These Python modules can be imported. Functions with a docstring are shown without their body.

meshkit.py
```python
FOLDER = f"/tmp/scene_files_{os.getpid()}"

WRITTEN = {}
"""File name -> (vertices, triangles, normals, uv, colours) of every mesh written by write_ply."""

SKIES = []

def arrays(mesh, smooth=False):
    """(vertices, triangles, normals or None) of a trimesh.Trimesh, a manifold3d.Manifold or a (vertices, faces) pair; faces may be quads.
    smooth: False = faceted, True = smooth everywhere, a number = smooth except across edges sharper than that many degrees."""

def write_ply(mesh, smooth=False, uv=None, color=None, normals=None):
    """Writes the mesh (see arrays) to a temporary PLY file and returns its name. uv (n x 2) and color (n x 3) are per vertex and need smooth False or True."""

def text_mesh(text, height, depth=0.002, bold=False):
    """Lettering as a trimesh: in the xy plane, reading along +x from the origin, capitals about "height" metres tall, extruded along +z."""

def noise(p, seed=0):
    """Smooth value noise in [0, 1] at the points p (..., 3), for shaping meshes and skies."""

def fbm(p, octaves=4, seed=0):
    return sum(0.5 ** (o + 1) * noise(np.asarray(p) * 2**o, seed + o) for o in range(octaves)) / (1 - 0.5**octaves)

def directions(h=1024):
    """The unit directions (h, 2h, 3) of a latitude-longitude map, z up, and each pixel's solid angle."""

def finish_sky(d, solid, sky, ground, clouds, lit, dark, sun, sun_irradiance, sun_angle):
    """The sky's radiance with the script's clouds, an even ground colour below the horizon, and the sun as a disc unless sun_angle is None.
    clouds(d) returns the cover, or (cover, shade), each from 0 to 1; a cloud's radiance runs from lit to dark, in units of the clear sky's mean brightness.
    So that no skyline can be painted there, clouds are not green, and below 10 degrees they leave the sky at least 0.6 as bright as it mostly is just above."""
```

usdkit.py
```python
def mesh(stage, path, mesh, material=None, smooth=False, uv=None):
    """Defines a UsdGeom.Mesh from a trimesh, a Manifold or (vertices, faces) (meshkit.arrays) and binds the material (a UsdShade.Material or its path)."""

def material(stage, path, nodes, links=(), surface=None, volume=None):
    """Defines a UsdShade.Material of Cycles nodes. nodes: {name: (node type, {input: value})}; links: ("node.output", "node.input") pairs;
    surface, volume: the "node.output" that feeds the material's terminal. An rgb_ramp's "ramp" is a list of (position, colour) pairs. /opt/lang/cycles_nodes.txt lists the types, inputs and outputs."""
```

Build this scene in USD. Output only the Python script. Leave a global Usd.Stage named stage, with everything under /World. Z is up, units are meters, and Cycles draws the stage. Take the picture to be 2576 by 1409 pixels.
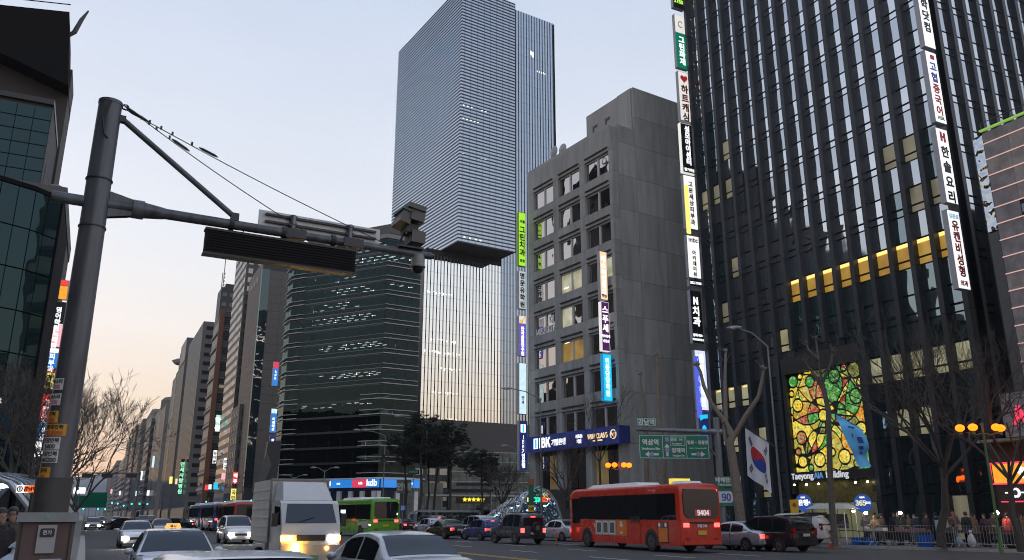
import math, glob, random
import numpy as np, trimesh, shapely, manifold3d
from shapely.geometry import Polygon, LineString, Point, box as sbox
from shapely import affinity
from scipy.interpolate import PchipInterpolator
import usdkit, meshkit
from pxr import Usd, UsdGeom, UsdLux, UsdShade, Gf, Sdf, Vt
from PIL import Image, ImageDraw, ImageFont

stage = Usd.Stage.CreateInMemory()
UsdGeom.SetStageUpAxis(stage, 'Z')
UsdGeom.Xform.Define(stage, '/World')
UsdGeom.Scope.Define(stage, '/World/Looks')
rnd = random.Random(7)
rng = np.random.default_rng(7)

# ------------------------------------------------------------------ camera, sky, sun, exposure
EYE, FPX = 1.8, 2063.0                     # eye height; focal length for a picture 2576 wide
TILT = math.atan(591 / 2063.0)             # looking up
YAW = math.atan(1073 / 2146.0)             # to the right of the avenue's direction (+Y)
cam = UsdGeom.Camera.Define(stage, '/World/camera')
cam.CreateHorizontalApertureAttr(36.0)
cam.CreateFocalLengthAttr(36.0 * FPX / 2576)
cam.CreateClippingRangeAttr(Gf.Vec2f(0.1, 20000))
_x = cam.AddTransformOp()
_cy, _sy, _ct, _st = math.cos(YAW), math.sin(YAW), math.cos(TILT), math.sin(TILT)
_r = (_cy, -_sy, 0); _f = (_sy * _ct, _cy * _ct, _st); _u = (-_sy * _st, -_cy * _st, _ct)
_x.Set(Gf.Matrix4d(*_r, 0, *_u, 0, *(-a for a in _f), 0, 0, 0, EYE, 1))
EXPOSURE = 3.0
cam.CreateExposureAttr(EXPOSURE)

SUN_AZ = math.radians(-20)                 # low behind the blocks on the left of the avenue
SUN_EL = math.radians(0.6)
# a clear dusk sky seen through a thin high veil of cloud, rosy near the horizon
usdkit.material(stage, '/World/Looks/sky_material', {
    'sky': ('sky_texture', {'sky_type': 'single_scattering', 'sun_disc': False, 'sun_elevation': SUN_EL, 'sun_rotation': SUN_AZ, 'altitude': 60.0,
                            'air_density': 1.0, 'aerosol_density': 1.0, 'ozone_density': 2.0}),
    'hs': ('hsv', {'saturation': 0.85, 'value': 0.60}),
    'geo': ('texture_coordinate', {}), 'sep': ('separate_xyz', {}),
    'veil': ('rgb_ramp', {'ramp': [(0, (.66, .45, .36)), (0.05, (.80, .57, .44)), (0.12, (.96, .78, .62)), (0.2, (1.0, .92, .86)), (0.3, (.95, .96, 1.0)), (0.55, (.76, .84, 1.0)), (1.0, (.52, .63, .88))]}),
    'mp': ('mapping', {'scale': (1.0, 1.0, 2.5)}), 'ns': ('noise_texture', {'scale': 1.6, 'detail': 5.0, 'roughness': 0.5}),
    'fac': ('map_range', {'from_min': 0.3, 'from_max': 0.7, 'to_min': 0.68, 'to_max': 0.84}),
    'mix': ('mix_color', {'blend_type': 'mix', 'use_clamp': False}),
    'bg': ('background_shader', {'strength': 0.13})},
    [('sky.color', 'hs.color'), ('geo.generated', 'sep.vector'), ('sep.z', 'veil.fac'), ('geo.generated', 'mp.vector'), ('mp.vector', 'ns.vector'), ('ns.fac', 'fac.value'), ('fac.result', 'mix.fac'),
     ('hs.color', 'mix.a'), ('veil.color', 'mix.b'), ('mix.result', 'bg.color')], surface='bg.background')
dome = UsdLux.DomeLight.Define(stage, '/World/sky')
UsdShade.MaterialBindingAPI.Apply(dome.GetPrim()).Bind(UsdShade.Material.Get(stage, '/World/Looks/sky_material'))
dome.GetPrim().SetCustomDataByKey('kind', 'structure')
sun = UsdLux.DistantLight.Define(stage, '/World/sun')
sun.CreateNormalizeAttr(True); sun.CreateIntensityAttr(0.004); sun.CreateAngleAttr(12.0); sun.CreateColorAttr(Gf.Vec3f(1.0, 0.8, 0.6))
_d = np.array([math.sin(SUN_AZ) * math.cos(SUN_EL), math.cos(SUN_AZ) * math.cos(SUN_EL), math.sin(SUN_EL)])
_z = _d; _xx = np.cross([0, 0, 1.0], _z); _xx /= np.linalg.norm(_xx); _yy = np.cross(_z, _xx)
sun.AddTransformOp().Set(Gf.Matrix4d(*_xx, 0, *_yy, 0, *_z, 0, 0, 0, 100, 1))

# ------------------------------------------------------------------ helpers: where things stand
def ray(u, v):
    x, y = (u - 1288) / FPX, -(v - 704.5) / FPX
    d = np.array([x, _ct - y * _st, _st + y * _ct])
    return np.array([_cy * d[0] + _sy * d[1], -_sy * d[0] + _cy * d[1], d[2]])
_E = np.array([0, 0, EYE])
def on_x(u, v, X): d = ray(u, v); return _E + d * X / d[0]
def on_y(u, v, Y): d = ray(u, v); return _E + d * Y / d[1]
def on_z(u, v, Z=0.0): d = ray(u, v); return _E + d * (Z - EYE) / d[2]
def on_d(u, v, D): d = ray(u, v); return _E + d * D / math.hypot(d[0], d[1])
def on_l(u, v, p, az):
    d = ray(u, v); a = math.radians(az); n = np.array([math.cos(a), -math.sin(a)])
    return _E + d * (n @ np.array(p[:2])) / (n @ d[:2])
def proj(P):
    P = np.asarray(P, float) - _E
    x = P @ np.array(_r); f = np.maximum(P @ np.array(_f), 0.05); y = P @ np.array(_u)
    return np.stack([1288 + FPX * x / f, 704.5 - FPX * y / f], -1)

# ------------------------------------------------------------------ helpers: geometry
BOXF = np.array([[0, 2, 1], [0, 3, 2], [4, 5, 6], [4, 6, 7], [0, 1, 5], [0, 5, 4], [1, 2, 6], [1, 6, 5], [2, 3, 7], [2, 7, 6], [3, 0, 4], [3, 4, 7]])
class MB:
    def __init__(s): s.v, s.f, s.n = [], [], 0
    def add(s, v, f):
        v = np.asarray(v, float); s.v.append(v); s.f.append(np.asarray(f, int) + s.n); s.n += len(v); return s
    def box(s, x0, x1, y0, y1, z0, z1):
        x0, x1 = sorted((x0, x1)); y0, y1 = sorted((y0, y1)); z0, z1 = sorted((z0, z1))
        return s.add([[x0, y0, z0], [x1, y0, z0], [x1, y1, z0], [x0, y1, z0], [x0, y0, z1], [x1, y0, z1], [x1, y1, z1], [x0, y1, z1]], BOXF)
    def obox(s, c, X, Y, Z, size):
        c = np.asarray(c, float); h = np.asarray(size) / 2.0
        k = np.array([[-1, -1, -1], [1, -1, -1], [1, 1, -1], [-1, 1, -1], [-1, -1, 1], [1, -1, 1], [1, 1, 1], [-1, 1, 1]]) * h
        return s.add(c + k @ np.array([X, Y, Z], float), BOXF)
    def hexa(s, p8): return s.add(p8, BOXF)
    def tube(s, pts, r, n=8, caps=True):
        p = np.asarray(pts, float); r = np.broadcast_to(r, (len(p),)).astype(float)
        t = np.gradient(p, axis=0); t /= np.linalg.norm(t, axis=1, keepdims=True) + 1e-12
        ref = np.array([0, 0, 1.0]) if abs(t[0][2]) < 0.9 else np.array([1.0, 0, 0])
        a = np.cross(t, ref); a /= np.linalg.norm(a, axis=1, keepdims=True) + 1e-12
        b = np.cross(t, a); ang = np.arange(n) * 2 * np.pi / n
        v = p[:, None] + r[:, None, None] * (np.cos(ang)[None, :, None] * a[:, None] + np.sin(ang)[None, :, None] * b[:, None])
        i, j = np.meshgrid(np.arange(len(p) - 1), np.arange(n), indexing='ij'); k = (j + 1) % n
        q = np.stack([i * n + j, i * n + k, (i + 1) * n + k, (i + 1) * n + j], -1).reshape(-1, 4)
        f = np.vstack([q[:, [0, 2, 1]], q[:, [0, 3, 2]]]); v = v.reshape(-1, 3)
        if caps:
            m = len(v); v = np.vstack([v, p[0], p[-1]]); e = (len(p) - 1) * n
            J = np.arange(n); K = (J + 1) % n
            f = np.vstack([f, np.stack([np.full(n, m), J, K], 1), np.stack([np.full(n, m + 1), e + K, e + J], 1)])
        return s.add(v, f)
    def lathe(s, prof, c=(0, 0, 0), n=16, axis='z'):
        p = np.asarray(prof, float); ang = np.arange(n) * 2 * np.pi / n
        v = np.stack([p[:, None, 0] * np.cos(ang), p[:, None, 0] * np.sin(ang), np.broadcast_to(p[:, None, 1], (len(p), n))], -1)
        if axis == 'y': v = v[..., [0, 2, 1]] * np.array([1, 1, -1])
        if axis == 'x': v = v[..., [2, 0, 1]]
        i, j = np.meshgrid(np.arange(len(p) - 1), np.arange(n), indexing='ij'); k = (j + 1) % n
        q = np.stack([i * n + j, i * n + k, (i + 1) * n + k, (i + 1) * n + j], -1).reshape(-1, 4)
        return s.add(v.reshape(-1, 3) + np.asarray(c, float), np.vstack([q[:, [0, 1, 2]], q[:, [0, 2, 3]]]))
    def ball(s, c, r, sub=2, scale=(1, 1, 1)):
        m = ICO[sub]; return s.add(m[0] * np.asarray(scale) * r + np.asarray(c, float), m[1])
    def prism(s, poly, h0, h1, O=(0, 0, 0), X=(1, 0, 0), Y=(0, 1, 0)):
        """polygon (shapely or points) in the plane O, X, Y, from h0 to h1 along X x Y"""
        P = poly if hasattr(poly, 'geom_type') else Polygon(poly)
        X, Y = np.asarray(X, float), np.asarray(Y, float); Z = np.cross(X, Y)
        for g in getattr(P, 'geoms', [P]):
            if g.area < 1e-9: continue
            m = trimesh.creation.extrude_polygon(g, h1 - h0, engine='earcut'); v = np.array(m.vertices)
            s.add(np.asarray(O, float) + v[:, :1] * X + v[:, 1:2] * Y + (v[:, 2:] + h0) * Z, m.faces)
        return s
    def loft(s, rings, closed_ends=True):
        R = np.asarray(rings, float); m, n = R.shape[:2]
        i, j = np.meshgrid(np.arange(m - 1), np.arange(n), indexing='ij'); k = (j + 1) % n
        q = np.stack([i * n + j, i * n + k, (i + 1) * n + k, (i + 1) * n + j], -1).reshape(-1, 4)
        f = np.vstack([q[:, [0, 1, 2]], q[:, [0, 2, 3]]]); v = R.reshape(-1, 3)
        if closed_ends:
            c0, c1 = R[0].mean(0), R[-1].mean(0); M = len(v); v = np.vstack([v, c0, c1]); J = np.arange(n); K = (J + 1) % n; e = (m - 1) * n
            f = np.vstack([f, np.stack([np.full(n, M), K, J], 1), np.stack([np.full(n, M + 1), e + J, e + K], 1)])
        return s.add(v, f)
    def grid(s, P):
        P = np.asarray(P, float); m, n = P.shape[:2]
        i, j = np.meshgrid(np.arange(m - 1), np.arange(n - 1), indexing='ij')
        q = np.stack([i * n + j, (i + 1) * n + j, (i + 1) * n + j + 1, i * n + j + 1], -1).reshape(-1, 4)
        return s.add(P.reshape(-1, 3), np.vstack([q[:, [0, 1, 2]], q[:, [0, 2, 3]]]))
    def quad(s, a, b, c, d, t=0.0):
        """a quad with thickness t behind its face (counter-clockwise seen from the front)"""
        p = np.array([a, b, c, d], float)
        if t <= 0: return s.add(p, [[0, 1, 2], [0, 2, 3]])
        n = np.cross(p[1] - p[0], p[3] - p[0]); n /= np.linalg.norm(n)
        return s.add(np.vstack([p - n * t, p]), BOXF)
    def text(s, string, h, O, X, Y, depth=0.02, center=True, bold=True, vertical=False, pitch=1.25):
        X = np.asarray(X, float) / np.linalg.norm(X); Y = np.asarray(Y, float) / np.linalg.norm(Y); Z = np.cross(X, Y); O = np.asarray(O, float)
        if vertical:
            for i, ch in enumerate(string):
                if ch != ' ': s.text(ch, h * .86, O - Y * h * pitch * i, X, Y, depth, center, bold)
            return s
        v, f, w = glyphs(string, bold)
        if len(v) == 0: return s
        v = v * np.array([h, h, 1.0]); x0 = -w * h / 2 if center else 0.0
        return s.add(O + (v[:, :1] + x0) * X + v[:, 1:2] * Y + (v[:, 2:] * depth) * Z, f)
    def tri(s, T):
        """moved by the 4 x 4 matrix T"""
        o = MB()
        for v, f in s.parts(): o.add(v @ T[:3, :3].T + T[:3, 3], f)
        return o
    def parts(s):
        n = 0
        for v, f in zip(s.v, s.f):
            yield v, f - n; n += len(v)
    def arr(s): return (np.vstack(s.v), np.vstack(s.f))
ICO = {k: (np.array(m.vertices), np.array(m.faces)) for k, m in ((k, trimesh.creation.icosphere(k)) for k in (0, 1, 2, 3))}

_font = ImageFont.truetype(glob.glob('/opt/blender-*/*/datafiles/fonts/Noto Sans CJK*')[0], 56)
_glyph = {}
def glyphs(string, bold=True):
    """lettering as flat prisms: capitals one unit tall, one unit deep; returns vertices, faces and the width"""
    key = (string, bold)
    if key not in _glyph:
        sw = 2 * bold
        x0, y0, x1, y1 = _font.getbbox(string, anchor='ls', stroke_width=sw)
        im = Image.new('L', (x1 - x0 + 8, y1 - y0 + 8))
        ImageDraw.Draw(im).text((4 - x0, 4 - y0), string, 255, _font, anchor='ls', stroke_width=sw)
        on = np.pad(np.asarray(im) > 127, ((0, 0), (1, 1))).astype(np.int8)
        rows, starts = np.nonzero(np.diff(on, axis=1) == 1); ends = np.nonzero(np.diff(on, axis=1) == -1)[1]
        if len(rows) == 0: _glyph[key] = (np.zeros((0, 3)), np.zeros((0, 3), int), 0.3)
        else:
            shp = shapely.union_all(shapely.box(starts, -rows - 1, ends, -rows)).buffer(0.5).buffer(-0.5).simplify(0.6)
            vs, fs, n = [], [], 0
            for g in getattr(shp, 'geoms', [shp]):
                m = trimesh.creation.extrude_polygon(g, 1.0, engine='earcut'); vs.append(np.array(m.vertices)); fs.append(np.array(m.faces) + n); n += len(vs[-1])
            v = np.vstack(vs); k = 1 / 42.0
            v[:, 0] = (v[:, 0] - 4) * k; v[:, 1] = (v[:, 1] + 4 - y0) * k
            _glyph[key] = (v, np.vstack(fs), (x1 - x0) * k)
    return _glyph[key]

# ------------------------------------------------------------------ helpers: prims, names, labels
_used = {}
def free(path):
    k = _used.get(path, -1) + 1; _used[path] = k
    return path if k == 0 else f'{path}_{k:03d}'
def note(prim, **kw):
    for k, v in kw.items():
        if v: prim.SetCustomDataByKey({'cat': 'category'}.get(k, k), v)
class Thing:
    def __init__(s, path, M): s.path, s.M = path, M
    def part(s, name, geo, mat, smooth=False, label=None, kind=None):
        if isinstance(geo, MB):
            if not geo.v: return s
            geo = geo.arr()
        p = free(f'{s.path}/{name}')
        m = usdkit.mesh(stage, p, geo, mat, smooth)
        note(m.GetPrim(), label=label, kind=kind)
        return Thing(p, s.M)
    def pieces(s, name, geos, mats, cap=300, smooth=False):
        """each geometry a part of its own; past the cap those that show smallest are joined"""
        items = []
        for i, g in enumerate(geos):
            a = g.arr() if isinstance(g, MB) else g
            c = a[0] @ s.M[:3, :3].T + s.M[:3, 3]
            q = proj(c); lo, hi = q.min(0), q.max(0)
            inside = hi[0] > -20 and lo[0] < 2596 and hi[1] > -20 and lo[1] < 1430 and ((c - _E) @ np.array(_f)).min() > 0.3
            items.append((-(hi[0] - lo[0]) * (hi[1] - lo[1]) * (1.0 if inside else 1e-6), i, a))
        items.sort(key=lambda t: t[:2])
        keep = sorted(items[:cap], key=lambda t: t[1])
        for _, i, a in keep: s.part(name, a, mats[i] if isinstance(mats, list) else mats, smooth)
        rest = {}
        for _, i, a in items[cap:]: rest.setdefault(mats[i] if isinstance(mats, list) else mats, MB()).add(*a)
        for m, g in rest.items(): s.part('small_' + name, g, m, smooth, kind='stuff')
def thing(name, label, cat, loc=(0, 0, 0), rot=0.0, group=None, kind=None):
    p = free('/World/' + name); x = UsdGeom.Xform.Define(stage, p); loc = tuple(map(float, loc))
    if len(loc) == 2: loc = loc + (0.0,)
    x.AddTranslateOp().Set(Gf.Vec3d(*loc)); x.AddRotateZOp().Set(float(rot))
    note(x.GetPrim(), label=label, cat=cat, group=group, kind=kind)
    a = math.radians(rot); M = np.eye(4); M[:2, :2] = [[math.cos(a), -math.sin(a)], [math.sin(a), math.cos(a)]]; M[:3, 3] = loc
    return Thing(p, M)
def solo(name, geo, mat, label=None, cat=None, loc=(0, 0, 0), rot=0.0, group=None, kind=None, smooth=False):
    p = free('/World/' + name); loc = tuple(map(float, loc))
    m = usdkit.mesh(stage, p, geo.arr() if isinstance(geo, MB) else geo, mat, smooth)
    m.AddTranslateOp().Set(Gf.Vec3d(*(loc if len(loc) == 3 else loc + (0.0,)))); m.AddRotateZOp().Set(float(rot))
    note(m.GetPrim(), label=label, cat=cat, group=group, kind=kind)
    return m
def copy(src, label, loc, rot=0.0, group=None):
    """another of a thing already built, at its own place"""
    old = stage.GetPrimAtPath(src.path); base = src.path.split('/')[-1]
    while base[-4:-3] == '_' and base[-3:].isdigit(): base = base[:-4]
    t = thing(base, label, old.GetCustomDataByKey('category'), loc, rot, group or old.GetCustomDataByKey('group'))
    pr = stage.GetPrimAtPath(t.path); pr.GetReferences().AddInternalReference(old.GetPath()); pr.SetInstanceable(True)
    return t

# ------------------------------------------------------------------ materials
_mats = {}
def mat(name, color, rough=0.5, metal=0.0, var=0.12, scale=2.0, bump=0.0, bscale=40.0, spec=0.5, coat=0.0, streak=0.0):
    """a plain surface with noise in tone and roughness, optional fine relief and vertical weather streaks"""
    if name in _mats: return _mats[name]
    c = np.array(color, float); lo, hi = c * (1 - var), np.minimum(c * (1 + var), 1)
    n = {'geo': ('geometry', {}), 'map': ('mapping', {'scale': (1, 1, 1.0 if not streak else 0.12)}), 'ns': ('noise_texture', {'scale': scale, 'detail': 5.0, 'roughness': 0.65}),
         'ramp': ('rgb_ramp', {'ramp': [(0.25, lo), (0.5, c), (0.75, hi)]}),
         'rr': ('map_range', {'from_min': 0.3, 'from_max': 0.7, 'to_min': max(rough - 0.08, 0.02), 'to_max': min(rough + 0.08, 1)}),
         'p': ('principled_bsdf', {'metallic': metal, 'specular_ior_level': spec, 'coat_weight': coat})}
    l = [('geo.position', 'map.vector'), ('map.vector', 'ns.vector'), ('ns.fac', 'ramp.fac'), ('ramp.color', 'p.base_color'), ('ns.fac', 'rr.value'), ('rr.result', 'p.roughness')]
    if bump:
        n['bn'] = ('noise_texture', {'scale': bscale, 'detail': 4.0}); n['bp'] = ('bump', {'strength': bump, 'distance': 0.02})
        l += [('geo.position', 'bn.vector'), ('bn.fac', 'bp.height'), ('bp.normal', 'p.normal')]
    _mats[name] = usdkit.material(stage, f'/World/Looks/{name}', n, l, surface='p.BSDF')
    return _mats[name]
LUM = 2.0 ** -EXPOSURE       # lamps and lit faces are given as bright as they look at this exposure
def glow(name, color, strength, var=0.0, scale=4.0, base=0.5):
    """something lit from within: it emits, with a slightly uneven brightness, and its face is smooth plastic"""
    if name in _mats: return _mats[name]
    c = np.array(color, float)
    n = {'geo': ('geometry', {}), 'ns': ('noise_texture', {'scale': scale, 'detail': 2.0}), 'ramp': ('rgb_ramp', {'ramp': [(0.3, c * (1 - var)), (0.7, np.minimum(c * (1 + var), 1))]}),
         'p': ('principled_bsdf', {'base_color': c * base, 'roughness': 0.3, 'emission_strength': strength * LUM})}
    _mats[name] = usdkit.material(stage, f'/World/Looks/{name}', n, [('geo.position', 'ns.vector'), ('ns.fac', 'ramp.fac'), ('ramp.color', 'p.emission_color')], surface='p.BSDF')
    return _mats[name]
def mirror_glass(name, tint, dark, fac, rough=0.02, wave=0.004, wscale=0.35):
    """coated facade glass: a tinted mirror over a dark room, its panes not quite flat"""
    if name in _mats: return _mats[name]
    n = {'geo': ('geometry', {}), 'wn': ('noise_texture', {'scale': wscale, 'detail': 1.0}), 'bp': ('bump', {'strength': 1.0, 'distance': wave * 20}),
         'lw': ('fresnel', {'IOR': 1.5}), 'mr': ('map_range', {'from_min': 0.04, 'from_max': 0.5, 'to_min': fac, 'to_max': min(fac + 0.45, 1.0)}),
         'g': ('glossy_bsdf', {'color': tint, 'roughness': rough}), 'd': ('diffuse_bsdf', {'color': dark}), 'm': ('mix_closure', {})}
    _mats[name] = usdkit.material(stage, f'/World/Looks/{name}', n, [('geo.position', 'wn.vector'), ('wn.fac', 'bp.height'), ('bp.normal', 'g.normal'), ('lw.fac', 'mr.value'), ('mr.result', 'm.fac'),
                                  ('d.BSDF', 'm.closure1'), ('g.BSDF', 'm.closure2')], surface='m.closure')
    return _mats[name]
def clear_glass(name, tint, refl, gtint=(0.9, 0.95, 1.0), wave=0.004, wscale=0.35):
    """see-through window glass: tinted transparency with a reflection"""
    if name in _mats: return _mats[name]
    n = {'geo': ('geometry', {}), 'wn': ('noise_texture', {'scale': wscale, 'detail': 1.0}), 'bp': ('bump', {'strength': 1.0, 'distance': wave * 20}), 'fr': ('fresnel', {'IOR': 1.5}),
         'mr': ('map_range', {'from_min': 0.04, 'from_max': 0.5, 'to_min': refl, 'to_max': min(refl + 0.45, 1.0)}),
         'g': ('glossy_bsdf', {'color': gtint, 'roughness': 0.02}), 't': ('transparent_bsdf', {'color': tint}), 'm': ('mix_closure', {})}
    _mats[name] = usdkit.material(stage, f'/World/Looks/{name}', n, [('geo.position', 'wn.vector'), ('wn.fac', 'bp.height'), ('bp.normal', 'g.normal'), ('fr.fac', 'mr.value'), ('mr.result', 'm.fac'),
                                  ('t.BSDF', 'm.closure1'), ('g.BSDF', 'm.closure2')], surface='m.closure')
    return _mats[name]
# ------------------------------------------------------------------ palette
ASPHALT = mat('asphalt', (.05, .05, .052), .82, var=.25, scale=1.2, bump=.35, bscale=60)
PAVING = mat('paving', (.16, .15, .14), .8, var=.2, scale=.8, bump=.2)
PAVERS = [mat(f'paver_tone_{w}', c, .8, var=.15, scale=3) for w, c in (('warm', (.19, .165, .15)), ('grey', (.16, .16, .16)), ('dark', (.12, .115, .11)))]
KERB = mat('kerb_granite', (.30, .29, .28), .7, var=.2, scale=8)
WHITE_LINE = mat('white_road_paint', (.6, .6, .58), .7, var=.25, scale=6)
YELLOW_LINE = mat('yellow_road_paint', (.6, .38, .05), .7, var=.25, scale=6)
GRANITE = [mat(f'dark_granite_{w}', c, .45, var=.25, scale=5, spec=.4) for w, c in (('a', (.020, .024, .031)), ('b', (.016, .019, .025)), ('c', (.024, .028, .036)))]
DARKROOM = mat('dark_interior', (.012, .012, .013), .8)
BLACK = mat('black_metal', (.012, .012, .013), .4)
STEEL = mat('galvanised_steel', (.19, .20, .22), .45, metal=.7, var=.3, scale=6, streak=1)
DSTEEL = mat('dark_steel', (.05, .052, .058), .45, metal=.5, var=.3, scale=6)
WHITEP = mat('white_paint', (.72, .72, .72), .45, var=.06)
GREYP = mat('grey_paint', (.28, .29, .30), .5, var=.1)
RUBBER = mat('tyre_rubber', (.014, .014, .014), .8)
SKYGLASS = mirror_glass('sky_mirror_glass', (.76, .79, .83), (.02, .022, .025), .84)
SPANDREL = mirror_glass('spandrel_glass', (.62, .67, .73), (.03, .033, .036), .75, rough=.06)
DIMGLASS = mirror_glass('dim_green_glass', (.46, .58, .62), (.008, .014, .016), .48)
AMBER = glow('amber_room', (1.0, .46, .08), .30, var=.45, scale=.9)
AMBERLAMP = glow('amber_lamp', (1.0, .62, .18), 1.5)
PALEROOM = glow('pale_yellow_room', (1.0, .86, .42), .22, var=.7, scale=.8)
LAMPW = glow('white_ceiling_lamp', (1.0, .95, .82), 1.7)
DIMROOM = glow('dim_warm_room', (.8, .68, .42), .10, var=.7, scale=.7)

# ------------------------------------------------------------------ the ground
g = MB().grid([[[-2500, -120, 0], [2500, -120, 0]], [[-2500, 3050, 0], [2500, 3050, 0]]])
solo('road', (g.arr()[0], g.arr()[1]), ASPHALT, kind='structure')
KR = [(47.5, 4.0), (41.2, 26.5), (38.6, 35.7), (36.2, 45.5), (34.6, 58.0), (34.0, 74.0), (34.4, 88.0), (36.4, 94.5), (42.0, 98.5), (60.0, 101.0), (140.0, 110.0)]
def pavement(name, edge, back):
    t = thing(name, None, None, kind='structure')
    P = Polygon(list(edge) + list(back))
    t.part('paving_slab', MB().prism(P.buffer(-0.3), 0.0, 0.146), PAVING)
    stones, e = [], LineString(edge)
    n = int(min(e.length, 110) / 1.0)
    for i in range(n):
        a, b = np.array(e.interpolate(i * 1.0 + .01).coords[0]), np.array(e.interpolate(i * 1.0 + .99).coords[0])
        d = (b - a) / np.linalg.norm(b - a); nrm = np.array([-d[1], d[0]])
        if not P.contains(Point(*((a + b) / 2 + nrm * .2))): nrm = -nrm
        c = (a + b) / 2 + nrm * .15
        stones.append(MB().obox((c[0], c[1], .078), (d[0], d[1], 0), (-d[1], d[0], 0), (0, 0, 1), (np.linalg.norm(b - a), .30, .15)))
    t.pieces('kerb_stone', stones, KERB, cap=140)
    return t
sw = pavement('pavement', KR, [(140, -80), (60, -80)])
pavers = []
for i in range(34):
    for j in range(5):
        y = 26 + i * .6; x = 41.0 - (y - 26.5) * .27 + .62 + j * .6
        pavers.append(MB().box(x, x + .585, y, y + .585, .146, .152 + rnd.random() * .003))
sw.pieces('paver', pavers, [PAVERS[rnd.randrange(3)] for _ in pavers], cap=170)
pavement('pavement', [(.2, -30), (.2, 60), (.0, 130), (-.4, 400), (-3, 1500)], [(-60, 1500), (-60, -30)])
pavement('pavement', [(160, 143), (60, 134), (41, 132), (35.5, 136), (33.6, 146), (33.2, 190), (32.5, 400), (31, 1500)], [(160, 1500)])
mk = thing('road_marking', None, None, kind='structure')
lines = MB()
for y0 in np.arange(4, 60, 60): lines.box(16.58, 16.70, 5, 41, .004, .005).box(16.88, 17.0, 5, 41, .004, .005)
mk.part('yellow_centre_line', lines, YELLOW_LINE)
dash = []
for X in (20.4, 23.9, 27.6):
    for y in np.arange(6, 64, 8.0): dash.append(MB().box(X - .06, X + .06, y, y + 3.0, .004, .005))
for X in (3.6, 7.0, 10.4, 13.6, 20.4, 23.9, 27.4):
    for y in np.arange(138, 420, 9.0): dash.append(MB().box(X - .07, X + .07, y, y + 4.0, .004, .005))
for X in (3.6, 7.0, 10.4, 13.6):
    for y in np.arange(12, 70, 9.0): dash.append(MB().box(X - .07, X + .07, y, y + 4.0, .004, .005))
mk.pieces('lane_dash', dash, WHITE_LINE)
cw = [MB().box(1.5 + i * 1.0, 2.0 + i * 1.0, 124, 129, .004, .005) for i in range(31)]
mk.pieces('crossing_bar', cw, WHITE_LINE)
# hills at the far end
P = []
for i, x in enumerate(np.linspace(-1300, 1500, 60)):
    h = 55 + 70 * meshkit.fbm(np.array([[x * .0028, 3.3, 0]]), 4, 5)[0] + 24 * math.exp(-((x - 70) / 140) ** 2)
    P.append([[x, 2450, -2], [x, 2600, h * .7], [x, 2760, h], [x, 3040, -2]])
solo('hills', MB().grid(P), mat('hill_woods', (.10, .11, .13), .9, var=.2, scale=.01), kind='structure', smooth=True)

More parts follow.
